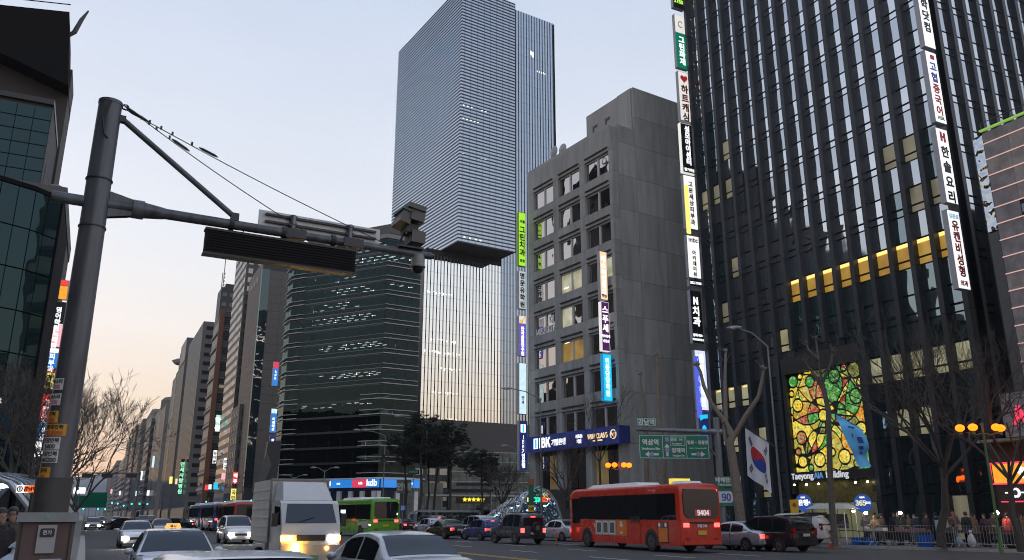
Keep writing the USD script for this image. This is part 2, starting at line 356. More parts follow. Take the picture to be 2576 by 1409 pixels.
# ------------------------------------------------------------------ the dark granite tower on the right
T = thing('office_tower', 'dark granite office tower of narrow window bays over a stained glass panel', 'building', (50, 59.3), -90)
T.part('wall', MB().box(.25, 25.76, .61, 24, 0, 61.5), DARKROOM)
Z0, FH, PIT = 20.63, 3.9, 1.73
fins, fm, wins, wm, trans, tm, span, spm, lamps = [], [], [], [], [], [], [], [], []
def bay_faces(face, i):
    """x (or y) limits and box maker for one face of the tower"""
    if face == 0: return lambda a0, a1, d0, d1, z0, z1: MB().box(a0, a1, d0, d1, z0, z1)
    return lambda a0, a1, d0, d1, z0, z1: MB().box(26.1 - d0 * .55, 26.1 - d1 * .55, a0, a1, z0, z1)
for face, nb in ((0, 15), (1, 11)):
    mkb = bay_faces(face, 0)
    for i in range(nb + 1):
        a = i * PIT
        for k in range(-4 if face == 0 else -3, 11):
            zt = Z0 + FH * k
            if face == 0 and 5.3 < i < 9.6 and k < -1: continue
            z1, z0 = zt - 1.9 + FH - .012, zt - 1.9 + .012
            if face == 1 and i == 0: continue
            fins.append(mkb(a - .19 if i else -.14, a + .19, 0, .60, z0, z1)); fm.append(GRANITE[rnd.randrange(3)])
            if i == nb or (face == 0 and i == 5 and k < -1): continue
            b0, b1 = a + .19, a + PIT - .19
            sky = face == 1 or zt > 30 or (k >= -1 and i < 6) or (k > 0 and i < 12)
            lit = rnd.random()
            gm = SKYGLASS if (sky and not (face == 0 and i < 2 and k < 6)) else DIMGLASS
            am = False
            if face == 0 and k == 0 and i >= 6: gm, am = AMBER, True
            elif face == 0 and k in (-3, -2) and i >= 10 and lit < .45: gm = PALEROOM
            elif face == 0 and k <= -1 and i < 6 and lit < .30: gm = PALEROOM
            elif face == 0 and i < 3 and k < 5 and lit < .3: gm = DIMROOM
            elif face == 0 and i > 11 and k in (1, 2) and lit < .5: gm = DIMROOM
            wins.append(mkb(b0, b1, .54, .595, zt - 1.22, zt)); wm.append(gm)
            trans.append(mkb(b0, b1, .54, .595, zt - 1.80, zt - 1.38)); tm.append(gm)
            span.append(mkb(b0, b1, .54, .595, zt - 3.76, zt - 1.92)); spm.append(DIMGLASS if gm is DIMGLASS or am or (face == 0 and i >= 6 and k <= 0) else SPANDREL)
            if am: lamps.append(mkb(b0 + .03, b1 - .03, .495, .538, zt - .28, zt - .02))
            elif gm is PALEROOM and lit < .2: lamps.append(mkb(b0 + .2, b0 + .7, .50, .538, zt - .2, zt - .1))
T.pieces('granite_pier', fins, fm); T.pieces('window', wins, wm); T.pieces('transom', trans, tm); T.pieces('spandrel_panel', span, spm); T.pieces('ceiling_lamp', lamps, AMBERLAMP)
T.part('parapet', MB().box(-.14, 26.1, 0, 24, 61.51, 62.6), GRANITE[0])
# ground storey: piers, dark shop glass, the recess with the panel
gp, gl, gmat = [], [], []
for i in range(16):
    if not 5.3 < i < 9.6: gp.append(MB().box(i * PIT - .2, i * PIT + .2, 0, .60, .15, 3.1))
    if i < 15 and not 4.5 < i < 10.4:
        gl.append(MB().box(i * PIT + .2, i * PIT + 1.53, .40, .455, .3, 3.0)); gmat.append([DIMGLASS, DIMROOM, DIMGLASS][rnd.randrange(3)])
T.pieces('pier_base', gp, GRANITE[1]); T.pieces('shop_window', gl, gmat)
pl, pr, pb, pt = 9.4, 16.8, 5.0, 12.87
T.part('panel_surround', MB().box(pl - .35, pl, .02, .60, 3.4, 13.9).box(pr, pr + .29, .02, .60, 3.4, 13.9).box(pl - .34, pr + .28, -.03, .60, pt, 14.2).box(pl - .34, pr + .28, -.03, .46, 4.35, pb), BLACK)
lead_bg = T.part('panel_backing', MB().box(pl, pr, .42, .46, pb, pt), BLACK)
from shapely.ops import polygonize, unary_union
def pp(x, y):      # a point of the panel, as seen, to panel metres
    t = (y - 235) / 965.0
    xl, xr = 140 + 50 * t, 868 + 62 * t
    s = (x - xl) / (xr - xl); yt, yb = 235 - 140 * s, 1200 - 35 * s
    return s * (pr - pl), (1 - (y - yt) / (yb - yt)) * (pt - pb)
circ = [(195, 300, 62), (270, 250, 32), (370, 300, 58), (175, 425, 33), (235, 540, 66), (610, 245, 68), (703, 160, 36), (800, 185, 78), (850, 305, 42), (805, 450, 72), (840, 775, 62), (260, 860, 66), (220, 995, 38), (262, 1090, 58), (345, 1150, 34), (435, 1072, 70), (676, 1045, 70), (788, 1110, 38), (560, 1000, 40), (490, 640, 60)]
PB = sbox(0, 0, pr - pl, pt - pb)
small = unary_union([Point(*pp(x, y)).buffer(r / 1010 * 7.9, 12) for x, y, r in circ])
LN = [PB.exterior]
for x, y, r in ((330, 480, 2.0), (640, 430, 2.2), (640, 880, 2.3), (300, 760, 2.1), (470, 640, 1.4), (480, 1000, 1.9), (520, 330, 1.7), (780, 620, 1.6), (240, 1000, 1.2), (760, 880, 1.1), (620, 620, .9)):
    LN.append(Point(*pp(x, y)).buffer(r, 16).exterior)
for fx, fy, ends in ((245, 365, ((330, 120), (480, 240), (440, 560), (300, 600), (180, 700), (150, 300))), (758, 268, ((560, 330), (590, 620), (700, 640), (890, 470), (870, 180), (500, 150))), (300, 1045, ((190, 760), (470, 700), (560, 880), (330, 780), (520, 1150), (170, 1150))),
                     (540, 600, ((430, 200), (880, 640), (560, 1180), (180, 700), (750, 900), (430, 860)))):
    a = pp(fx, fy)
    for ex, ey in ends:
        b = pp(ex, ey); m = ((a[0] + b[0]) / 2 + (b[1] - a[1]) * .12, (a[1] + b[1]) / 2 - (b[0] - a[0]) * .12)
        LN.append(LineString([((1 - t) ** 2 * a[0] + 2 * t * (1 - t) * m[0] + t * t * b[0], (1 - t) ** 2 * a[1] + 2 * t * (1 - t) * m[1] + t * t * b[1]) for t in np.linspace(0, 1, 9)]))
cells = [c for c in polygonize(unary_union(LN))] + []
cells = [c.intersection(PB).difference(small.buffer(.03)) for c in cells] + list(small.intersection(PB).geoms)
SG = []
for nm, a, b, c, st in (('yellow', (1.0, .70, .05), (.50, .27, .01), (.95, .80, .22), .95), ('gold', (.75, .52, .06), (.45, .28, .02), (.9, .75, .25), .8), ('green', (.05, .42, .06), (.02, .18, .03), (.35, .75, .25), .75), ('red', (.62, .06, .06), (.25, .02, .02), (.85, .30, .15), .8), ('amber', (.85, .34, .02), (.4, .1, .01), (1.0, .6, .1), .85), ('olive', (.32, .30, .06), (.12, .10, .03), (.6, .55, .2), .6), ('smoke', (.20, .16, .07), (.08, .06, .03), (.45, .38, .2), .5)):
    n = {'geo': ('geometry', {}), 'mp': ('mapping', {'scale': (1.0, 2.2, 2.2), 'rotation': (.5, 0, 0)}), 'vo': ('voronoi_texture', {'scale': 2.6, 'metric': 'manhattan', 'randomness': 1.0}), 'sep': ('separate_color', {}),
         'rp': ('rgb_ramp', {'ramp': [(0, b), (.35, a), (.62, a), (.78, c), (.9, (.16, .40, .06)), (1, (.5, .6, .2))]}), 'ns': ('noise_texture', {'scale': 6.0, 'detail': 3.0}), 'mr': ('map_range', {'from_min': .3, 'from_max': .7, 'to_min': st * .6 * LUM, 'to_max': st * 1.3 * LUM}), 'p': ('principled_bsdf', {'base_color': (.05, .05, .04), 'roughness': .15})}
    SG.append(usdkit.material(stage, f'/World/Looks/stained_{nm}', n, [('geo.position', 'mp.vector'), ('mp.vector', 'vo.vector'), ('vo.color', 'sep.color'), ('sep.r', 'rp.fac'), ('rp.color', 'p.emission_color'), ('geo.position', 'ns.vector'), ('ns.fac', 'mr.value'), ('mr.result', 'p.emission_strength')], surface='p.BSDF'))
gp, gmat = [], []; pick = random.Random(19)
for c in cells:
    for q in getattr(c, 'geoms', [c]):
        q = q.buffer(-.068)
        for w in getattr(q, 'geoms', [q]):
            if w.area < .03 or w.geom_type != 'Polygon': continue
            gp.append(MB().prism(w.simplify(.02), 0, .05, (pl, .36, pb), (1, 0, 0), (0, 0, 1)))
            gmat.append(SG[pick.choices(range(7), (30, 15, 23, 9, 5, 11, 7))[0]])
T.pieces('stained_glass_pane', gp, gmat)
# lettering, down-lights, mosaic band and doors under the panel
T.part('lettering', MB().text('Taeyong', .42, (pl + .95, -.035, 4.52), (1, 0, 0), (0, 0, 1), .03).text('building', .42, (pl + 4.4, -.035, 4.52), (1, 0, 0), (0, 0, 1), .03), glow('white_letters', (.85, .88, .95), .55))
T.part('blue_lettering', MB().text('AIA', .42, (pl + 2.6, -.035, 4.52), (1, 0, 0), (0, 0, 1), .03), glow('blue_letters', (.15, .4, .8), .45))
for q in (.25, 1.5, 2.75, 4.0, 6.2, 7.3):
    d = T.part('down_light', MB().tube([(pl + q, -.25, 4.12), (pl + q, -.10, 4.34)], .06, 8), BLACK)
    d.part('bulb', MB().ball((pl + q, -.26, 4.08), .085, 1), glow('spot_bulb', (1.0, .93, .45), 14))
T.part('mosaic_band', MB().box(pl - .3, pr + .3, .40, .46, 2.75, 4.32), mat('gold_mosaic', (.10, .08, .022), .4, var=.95, scale=9))
T.pieces('entrance_door', [MB().box(pl + i * 1.22 + .03, pl + i * 1.22 + 1.17, .41, .45, .2, 2.7) for i in range(6)], glow('olive_lobby', (.62, .60, .28), .09, var=.8, scale=.8))
# ------------------------------------------------------------------ lettered upright signs
def sign_board(name, label, x, y, z0, z1, w, thick, face, side, items, rot=0.0, group=None, cat='sign', frame=True):
    """an upright box sign: its face on local y = 0 looking along -y; items are (part name, text, height, local x, z of first character, material, vertical)"""
    t = thing(name, label, cat, (x, y, 0), rot, group)
    t.part('sign_box', MB().box(0, w, .03, thick, z0, z1), side)
    if isinstance(face, list):
        for (a, b, m) in face: t.part('sign_face', MB().box(.05, w - .05, .012, .029, z0 + (z1 - z0) * a + .03, z0 + (z1 - z0) * b - .03), m)
    else: t.part('sign_face', MB().box(.05, w - .05, .012, .029, z0 + .05, z1 - .05), face)
    for it in items:
        nm, s, h, lx, lz, m, vert = it[:7]
        t.part(nm, MB().text(s, h, (lx, .011, lz), (1, 0, 0), (0, 0, 1), .02, vertical=vert, pitch=it[7] if len(it) > 7 else 1.28), m)
    return t
SG_SIDE = mat('sign_side', (.32, .33, .36), .5)
WFACE = glow('lit_white_face', (1.0, .98, .95), 1.0, var=.04)
WFACE2 = glow('lit_cream_face', (.95, .93, .86), .72, var=.08)
DKTXT = mat('dark_lettering', (.02, .02, .025), .5)
REDTXT = mat('red_lettering', (.45, .03, .06), .5); MAROON = mat('maroon_lettering', (.20, .012, .02), .5); BLUETXT = mat('blue_lettering', (.05, .09, .42), .5)
WTXT = glow('lit_white_letters', (.95, .97, 1.0), 1.25)
BLACKF = mat('black_sign_face', (.012, .012, .016), .35); NAVY = glow('lit_navy_face', (.03, .05, .25), .35)
GREENF = glow('lit_green_face', (.0, .30, .16), .45); LIME = glow('lit_lime_face', (.42, .88, .04), .85, var=.1); YELLOWF = glow('lit_yellow_face', (1.0, .86, .22), 1.0)
VIOLET = glow('lit_violet_face', (.16, .12, .62), .8, var=.15); PURPLE = glow('lit_purple_face', (.14, .03, .17), .45); CYANF = glow('lit_cyan_face', (.02, .60, .95), .95); PEACH = glow('lit_peach_face', (1.0, .72, .48), .9)
ICEF = glow('lit_ice_face', (.62, .84, .95), .95, var=.15); PALEB = glow('lit_pale_blue_face', (.62, .68, 1.0), 1.1, var=.1); ROYAL = glow('lit_royal_face', (.10, .14, .75), .9)
ORANGEF = glow('lit_orange_face', (1.0, .38, .03), .95, var=.15)
# the stack of signs on the granite tower's far edge
YS = 59.65
SL = 'signs up the far edge of the granite tower'
sign_board('upright_sign', 'black phone number sign at the top of the far sign stack', 48.86, YS, 53.3, 57.2, 1.4, .4, BLACKF, SG_SIDE, [('lettering', '634-', .40, .72, 54.7, glow('lime_letters', (.5, .95, .1), 1.2), False), ('lettering', '2755', .40, .72, 54.0, glow('lime_letters', (.5, .95, .1), 1.2), False)], group=SL)
t = sign_board('upright_sign', 'half white half green sign lettered 그린화재 with a leaf ring', 48.9, YS, 46.2, 52.5, 1.4, .4, [(0, .66, GREENF), (.66, 1, WFACE2)], SG_SIDE, [('lettering', '그린화재', .72, .75, 49.3, WTXT, True, 1.2)], group=SL)
t.part('ring_emblem', MB().tube([(.72 + .26 * math.cos(a), .0, 51.4 + .34 * math.sin(a)) for a in np.linspace(.6, 5.6, 14)], .045, 6), mat('green_emblem', (.05, .25, .12), .5))
t = sign_board('upright_sign', 'cream sign with a red heart lettered 하트캐싱', 48.9, YS, 40.2, 45.8, 1.45, .4, WFACE2, SG_SIDE, [('lettering', '하트캐싱', .86, .74, 43.45, MAROON, True, 1.22)], group=SL)
hp = [(.72 + .028 * 16 * math.sin(a) ** 3, 45.0 + .030 * (13 * math.cos(a) - 5 * math.cos(2 * a) - 2 * math.cos(3 * a) - math.cos(4 * a))) for a in np.linspace(0, 2 * math.pi, 30)[:-1]]
t.part('heart_emblem', MB().prism(hp, .0, .03, (0, .0, 0), (1, 0, 0), (0, 0, 1)), glow('heart_red', (.5, .02, .04), .5))
sign_board('upright_sign', 'black sign with heavy white letters 성모아이센터', 48.8, YS, 34.5, 39.9, 1.6, .42, BLACKF, WFACE2, [('lettering', '성모아이센터', .64, .82, 39.05, WTXT, True, 1.12), ('small_lettering', '한기의원', .26, .82, 34.72, WTXT, False)], group=SL)
sign_board('upright_sign', 'white and yellow lit sign lettered 고운세상피부과', 48.75, YS, 28.6, 34.2, 1.6, .4, [(0, 1, WFACE)], SG_SIDE, [('lettering', '고운세상피부과', .52, .86, 33.1, DKTXT, True, 1.28), ('yellow_band', '|', 3.2, .28, 29.4, YELLOWF, False)], group=SL)
sign_board('upright_sign', 'white lit sign lettered mbc 아카데미뷰티', 48.72, YS, 23.6, 27.9, 1.5, .4, WFACE, SG_SIDE, [('lettering', '아카데미뷰티', .42, .78, 26.0, DKTXT, True, 1.3), ('lettering', 'mbc', .42, .78, 27.25, MAROON, False)], group=SL)
sign_board('upright_sign', 'short black sign with the white numbers 362-7790', 48.72, YS, 22.75, 23.5, 1.5, .4, BLACKF, SG_SIDE, [('lettering', '362-7790', .24, .75, 23.0, WTXT, False)], group=SL)
sign_board('upright_sign', 'black sign with white letters N치과', 48.7, YS, 17.2, 22.4, 1.35, .4, BLACKF, SG_SIDE, [('lettering', 'N치과', .82, .62, 21.0, WTXT, True, 1.22), ('small_lettering', '방배 예스', .22, .65, 17.9, WTXT, False), ('small_lettering', '치과네트워크', .18, .65, 17.5, WTXT, False)], group=SL)
sign_board('upright_sign', 'violet blue lit sign with white letters 제일어학원', 48.8, YS, 11.0, 16.6, 1.3, .4, PALEB, SG_SIDE, [('lettering', '제일어학원', .78, .64, 15.5, WTXT, True, 1.3), ('blue_edge', '|', 3.6, .16, 11.8, ROYAL, False)], group=SL)
t = sign_board('upright_sign', 'dark blue sign with a light swoosh and ball lowest in the far sign stack', 48.8, YS, 7.4, 10.9, 1.2, .4, NAVY, SG_SIDE, [('lettering', 'KB', .3, .6, 8.0, WTXT, False)], group=SL)
t.part('swoosh', MB().prism([(.15, 10.55), (1.05, 10.65), (1.05, 10.3), (.6, 10.25), (.2, 10.05)], 0, .03, (0, 0, 0), (1, 0, 0), (0, 0, 1)), CYANF)
t.part('ball_emblem', MB().ball((.6, .0, 9.3), .3, 2, (.8, .2, 1.2)), CYANF)
# the second stack, on the near corner
SR = 'signs up the near corner of the granite tower'
YR = 32.35
t = sign_board('upright_sign', 'white lit corner sign lettered 유학닷컴, topmost at the near corner', 48.5, YR, 33.35, 41.5, 1.15, .4, WFACE, SG_SIDE, [('lettering', '해커스유학닷컴', .72, .58, 40.4, DKTXT, True, 1.32)], group=SR)
t = sign_board('upright_sign', 'white lit corner sign with blue and red letters 고협중국어 HSK', 48.38, YR, 27.5, 33.0, 1.15, .4, WFACE, SG_SIDE, [('blue_lettering', '고협', .66, .60, 31.55, BLUETXT, True, 1.28), ('red_lettering', '중국어', .66, .60, 29.85, REDTXT, True, 1.28), ('lettering', 'HSK', .26, .6, 27.75, mat('green_lettering', (.08, .2, .12), .5), False)], group=SR)
t.part('flag_emblem', MB().box(.45, .85, -.01, .01, 32.4, 32.75), REDTXT)
t = sign_board('upright_sign', 'white lit corner sign with a red square emblem lettered 한솔요리', 48.2, YR, 21.6, 27.05, 1.2, .4, WFACE, SG_SIDE, [('lettering', '한솔요리', .76, .62, 25.0, DKTXT, True, 1.42)], group=SR)
t.part('square_emblem', MB().box(.36, .56, -.01, .01, 26.1, 26.8).box(.68, .88, -.01, .01, 26.05, 26.75).box(.36, .88, -.008, .01, 26.35, 26.5), REDTXT)
sign_board('upright_sign', 'white lit corner sign with red letters 유캔비성형외과, lowest at the near corner', 48.05, YR, 15.7, 21.1, 1.22, .4, WFACE, SG_SIDE, [('small_lettering', '김준표', .26, .62, 20.55, glow('pale_blue_letters', (.3, .6, .8), .6), False), ('lettering', '유캔비성형', .66, .62, 19.75, REDTXT, True, 1.18), ('small_lettering', '외과', .30, .62, 15.95, REDTXT, False)], group=SR)

# ------------------------------------------------------------------ the concrete bank building
CON = mat('concrete', (.29, .29, .285), .8, var=.22, scale=1.0, bump=.3, bscale=30, streak=1)
CONP = [mat(f'concrete_panel_{w}', (c * .98, c, c * .985), .8, var=.28, scale=1.6, bump=.3, bscale=30, streak=1) for w, c in (('a', .27), ('b', .29), ('c', .25))]
IB = thing('bank_building', 'grey concrete nine storey bank building with a blank side wall', 'building', (43.15, 81.96), -84)
W = 15.77
IB.part('wall', MB().box(.3, W - .3, .9, 18, 0, 41.0), DARKROOM)
bays = ((1.15, 5.2), (6.2, 10.2), (11.15, 15.3))
rows = [31.3 + 3.81 * k for k in range(-5, 3)]            # the tops of the window openings
ed = [0] + [c for b in bays for c in b] + [W]
wall, slots, fr, pn, pm, mull, blind = [], [], [], [], [], [], []
prev = None
zs = [8.4] + [q for r in rows for q in (r - 2.35, r)] + [41.6]
for a, b in zip(zs[:-1:2], zs[1::2]):                       # bands of wall between the window rows
    xs = [0, 2.6, 5.75, 8.2, 10.7, 13.2, W]
    for x0, x1 in zip(xs[:-1], xs[1:]):
        wall.append(MB().box(x0 + .012, x1 - .012, 0, .9, a + .012, b - .012))
for r in rows:
    for x0, x1 in ((0, bays[0][0]), (bays[0][1], bays[1][0]), (bays[1][1], bays[2][0]), (bays[2][1], W)):
        wall.append(MB().box(x0 + .004, x1 - .004, 0, .9, r - 2.338, r - .012))
    for x0, x1 in bays:
        slots.append(MB().box(x0 + .1, x1 - .1, -.14, .03, r + .34, r + .46)); c = (x0 + x1) / 2
        fr.append(MB().box(x0 + .02, x1 - .02, .22, .45, r - .22, r - .02))
        mull.append(MB().box(c - .12, c + .12, .22, .45, r - 2.34, r - .23))
        for p0, p1 in ((x0 + .03, c - .13), (c + .13, x1 - .03)):
            pn.append(MB().box(p0, p1, .32, .36, r - 2.33, r - .23)); pm.append(None)
WING = mirror_glass('bronze_window_glass', (.66, .62, .60), (.014, .013, .012), .72)
LITW = glow('lit_office', (.95, .86, .5), .38, var=.6, scale=.8); WARMW = glow('lit_warm_office', (.85, .42, .10), .25, var=.7, scale=.7)
WARMB = glow('dim_brown_room', (.8, .5, .2), .07, var=.8, scale=.9)
for i in range(len(pm)):
    r, b, p = i // 6, (i % 6) // 2, i % 2
    pm[i] = WING
    if (r == 4 and b == 1) or (r == 4 and b == 2 and p == 1): pm[i] = LITW
    if r == 3 and b == 1 and p == 0: pm[i] = LITW
    if r == 2 and b == 1: pm[i] = WARMW
IB.pieces('concrete_panel', wall, [CONP[rnd.randrange(3)] for _ in wall]); IB.pieces('window_pane', pn, pm); IB.pieces('window_mullion', mull, mat('pale_mullion', (.42, .42, .42), .5)); IB.pieces('lintel', slots, mat('dark_concrete', (.03, .03, .03), .8)); IB.pieces('blind_box', fr, GREYP)
for x, z in ((6.6, 12.4), (6.6, 18.5)): IB.part('ceiling_lamp', MB().box(x, x + .8, .27, .31, z + 7.2, z + 7.32), LAMPW)
side = []
sy = [0, 3.4, 7.2, 11.0, 14.5, 18]; sz = [0, 4.1, 8.4] + [r + 1.15 for r in rows]
for z0, z1 in zip(sz[:-1], sz[1:]):
    for y0, y1 in zip(sy[:-1], sy[1:]): side.append(MB().box(W - .29, W + .01, max(y0, .905) + .014, y1 - .014, z0 + .014, z1 - .014))
for y0, y1 in zip(sy[1:-1], sy[2:]):
    for z0, z1 in ((sz[-1], 43.6), (43.6, 47.2)): side.append(MB().box(W - .29, W + .01, y0 + .014, y1 - .014, z0 + .014, z1 - .014))
side.append(MB().box(W - .29, W + .01, .905, sy[1] - .014, sz[-1] + .014, 42.0))
IB.pieces('side_panel', side, [CONP[2 - (i % 2)] for i in range(len(side))])
IB.part('roof_slab', MB().box(.02, W - .32, .2, 18, 41.0, 41.3).box(.02, W - .32, .02, .22, 41.6, 42.0), CON)
ph = IB.part('penthouse', MB().box(7.4, W - .31, 3.42, 18, 41.3, 47.2), CON)
for x in (8.6, 10.9): ph.part('slot_window', MB().box(x, x + .22, 3.36, 3.41, 43.2, 45.4).box(x + .2, x + .8, 3.36, 3.41, 45.1, 45.4).box(x + .2, x + .65, 3.36, 3.41, 44.1, 44.35), BLACK)
ph.part('corner_block', MB().box(13.2, W - .31, 3.30, 3.41, 42.0, 47.18), CONP[1])
IB.part('stair_house', MB().box(-.1, 3.0, 2.6, 6, 41.3, 43.9), CON)
IB.part('roof_vent', MB().box(.9, 1.5, 2.5, 2.6, 42.4, 43.0), BLACK)
for x, y, zd in ((2.1, 2.2, 44.5), (3.9, 2.2, 44.1)):
    d = IB.part('satellite_dish', MB().lathe([(0, 0), (.38, .05), (.72, .19), (.76, .25), (.68, .2), (.38, .09), (0, .05)], (x, y, zd), 20, 'y'), GREYP, smooth=30)
    d.part('dish_mount', MB().tube([(x, y + .1, zd - .1), (x, y + .5, 41.4)], .06, 6), STEEL)
# ground storeys
IB.pieces('base_pier', [MB().box(x0, x1, -.02, .9, .15, 8.39) for x0, x1 in ((0, 1.15), (5.2, 6.2), (10.2, 11.15), (15.3, W))], CONP[0])
IB.pieces('shop_window', [MB().box(x0 + .02 + i * 2, x0 + 1.9 + i * 2, .5, .54, 4.4, 7.9) for x0, _ in bays for i in (0, 1)], [WING, WARMB, WING, WING, WARMB, WING])
IB.part('base_band', MB().box(-.05, W + .05, -.12, .9, .15, 4.3).box(W - .2, W + .06, .9, 6.0, .15, 4.3), mat('dark_base_stone', (.035, .034, .036), .5, var=.3, scale=4))
t = thing('fascia_sign', 'long navy blue bank fascia sign lettered IBK and WIN CLASS', 'sign', (43.15, 81.96), -84)
t.part('sign_box', MB().box(-.1, W + .55, -.75, -.13, 8.35, 10.0), glow('navy_fascia', (.03, .05, .26), .28)); t.part('sign_end', MB().box(W + .56, W + .6, -.75, .6, 8.35, 10.0), mat('navy_paint', (.02, .03, .15), .4))
t.part('lettering', MB().text('IBK', 1.0, (4.0, -.76, 8.72), (1, 0, 0), (0, 0, 1), .04).text('기업은행', .52, (6.6, -.76, 8.85), (1, 0, 0), (0, 0, 1), .04), WTXT)
t.part('small_lettering', MB().text('서초남', .32, (10.1, -.76, 9.25), (1, 0, 0), (0, 0, 1), .04).text('지점', .32, (10.1, -.76, 8.75), (1, 0, 0), (0, 0, 1), .04), WTXT)
t.part('gold_lettering', MB().text('WIN CLASS', .46, (13.1, -.76, 9.0), (1, 0, 0), (0, 0, 1), .04).text('PRIVATE BANKING', .13, (13.1, -.76, 8.72), (1, 0, 0), (0, 0, 1), .04), glow('gold_letters', (1.0, .72, .35), .9))
t.part('bank_emblem', MB().box(2.0, 2.75, -.8, -.755, 8.65, 9.75), WTXT).part('emblem_stripe', MB().box(2.3, 2.6, -.815, -.805, 8.75, 9.65), CYANF)
t.part('eagle_emblem', MB().tube([(15.5 + .42 * math.cos(a), -.78, 9.2 + .42 * math.sin(a)) for a in np.linspace(0, 6.28, 20)], .05, 6).tube([(15.25, -.79, 9.35), (15.5, -.79, 9.0), (15.75, -.79, 9.35)], .07, 6), glow('gold_letters', (1.0, .72, .35), .9))
t = thing('rental_notice', 'white rental notice lettering 임대 with a phone number in a fifth floor window', 'notice', (43.15, 81.96), -84)
t.part('lettering', MB().text('임', .75, (2.1, .30, rows[3] - 1.25), (1, 0, 0), (0, 0, 1), .03).text('대', .75, (4.2, .30, rows[3] - 1.25), (1, 0, 0), (0, 0, 1), .03).text('3482-3177', .72, (3.15, .26, rows[3] - 2.25), (1, 0, 0), (0, 0, 1), .03), WHITEP)
GI = 'signs up the edges of the concrete bank building'
def ib_sign(label, x, z0, z1, w, face, side, items, y=-1.35): return sign_board('edge_sign', label, *(np.array([43.15, 81.96]) + np.array([math.cos(math.radians(-84)) * x - math.sin(math.radians(-84)) * y, math.sin(math.radians(-84)) * x + math.cos(math.radians(-84)) * y])), z0, z1, w, .45, face, side, items, rot=6, group=GI)
LM = mat('lime_side', (.25, .5, .03), .5)
ib_sign('lime green sign lettered 서울그린치과, topmost at the far edge', .0, 29.9, 36.6, 1.0, LIME, LM, [('lettering', '그린치과', .78, .5, 34.1, DKTXT, True, 1.22), ('small_lettering', '서울', .32, .5, 35.3, DKTXT, False), ('small_lettering', '병원', .3, .5, 30.4, DKTXT, False)])
ib_sign('pale white sign lettered 명문유학원 on the far edge', .0, 24.7, 29.3, 1.0, glow('lit_grey_face', (.66, .74, .76), .62), SG_SIDE, [('lettering', '명문유학원', .66, .5, 28.4, DKTXT, True, 1.3)])
ib_sign('white over violet sign with an orange tick lettered 한국금융인증', .0, 19.2, 23.9, 1.0, [(0, .8, VIOLET), (.8, 1, WFACE2)], SG_SIDE, [('lettering', '한국금융연수원', .44, .5, 22.2, WTXT, True, 1.1), ('orange_tick', '✓', .7, .5, 23.05, ORANGEF, False)])
ib_sign('plain ice blue lit sign with small letters at its foot', .0, 12.6, 18.4, 1.0, ICEF, SG_SIDE, [('lettering', '안과', .36, .5, 14.3, BLUETXT, True, 1.4)])
t = ib_sign('navy sign with a white cube emblem lettered IBK 기업은행', .0, 6.5, 11.9, 1.1, NAVY, SG_SIDE, [('lettering', 'IBK기업은행', .46, .55, 9.9, WTXT, True, 1.12)])
t.part('cube_emblem', MB().box(.2, .85, -.02, .01, 10.6, 11.5), WTXT).part('emblem_stripe', MB().box(.42, .6, -.04, -.02, 10.65, 11.45), CYANF)
ib_sign('peach lit sign lettered 에스라인영어학원, on the near edge', 15.0, 22.5, 27.6, .95, PEACH, SG_SIDE, [('lettering', '에스라인영어', .56, .47, 26.6, WTXT, True, 1.25), ('small_lettering', '학원', .26, .47, 22.8, DKTXT, False)])
ib_sign('purple sign with white letters 스푸셰 on the near edge', 15.0, 17.3, 22.3, 1.0, PURPLE, WFACE2, [('lettering', '스푸셰', .72, .5, 21.2, WTXT, True, 1.3), ('small_lettering', '피부관리', .22, .5, 18.7, WTXT, False), ('small_lettering', '네일샵', .22, .5, 18.2, WTXT, False)])
ib_sign('bright cyan lit sign lettered 위풍당당학원 on the near edge', 15.05, 12.4, 17.0, 1.05, CYANF, glow('cyan_side', (.02, .4, .8), .5), [('lettering', '위풍당당학원', .54, .52, 16.1, glow('ice_letters', (.7, .95, 1.0), 1.3), True, 1.18)])

# ------------------------------------------------------------------ the tall glass tower
SC = on_d(1138, 1295, 290.0)
def loc2(p, az):                 # a point seen on a wall through SC with azimuth az: distance from SC
    return float(np.hypot(*(p - SC)[:2]))
wb = loc2(on_l(1297, 650, SC, 84), 84); lb = loc2(on_l(985, 560, SC, -6), -6)
zb = float(on_d(1138, 606, 290.0)[2]); zt = 211.0
ST = thing('glass_tower', 'very tall dark glass office tower, its upper block overhanging and ribbed with black fins', 'building', SC[:2], 6)
ST.part('wall', MB().box(.6, wb, .6, lb, zb, zt), DARKROOM); 
MG = mirror_glass('blue_tower_glass', (.50, .58, .69), (.02, .025, .032), .80, rough=.05, wave=.001)
nrow = int((zt - zb) / 1.42); fins, fins2, gl, gl2 = [], [], [], []
for k in range(nrow + 1):
    z = zb + k * 1.42
    fins.append(MB().box(-.14, wb, -.14, .25, z - .23, z + .23)); fins2.append(MB().box(-.14, .25, .26, lb, z - .23, z + .23))
    if k < nrow:
        gl.append(MB().box(.0, wb - .01, .0, .5, z + .24, z + 1.18)); gl2.append(MB().box(.0, .5, .51, lb - .01, z + .24, z + 1.18))
BFIN = mat('black_fin', (.022, .025, .031), .45)
ST.pieces('front_fin', fins, BFIN); ST.pieces('side_fin', fins2, BFIN); ST.pieces('front_glazing', gl, MG); ST.pieces('side_glazing', gl2, MG)
ST.pieces('slim_mullion', [MB().box(x - .05, x + .05, -.05, .0, zb, zt) for x in np.linspace(1.5, wb - .1, 9)], BFIN)
for z, xs in ((156, (1.2, 3.0, 4.8, 9.5, 11.2)), (150.4, (1.2, 2.8, 4.5, 6.2, 7.8)), (135.2, (1.2, 9.6, 11.3)), (101.5, (2.5, 5.0, 7.4, 9.5))):
    for x in xs: ST.part('room_lamp', MB().box(x, x + .65, -.06, -.005, z, z + .5), LAMPW)
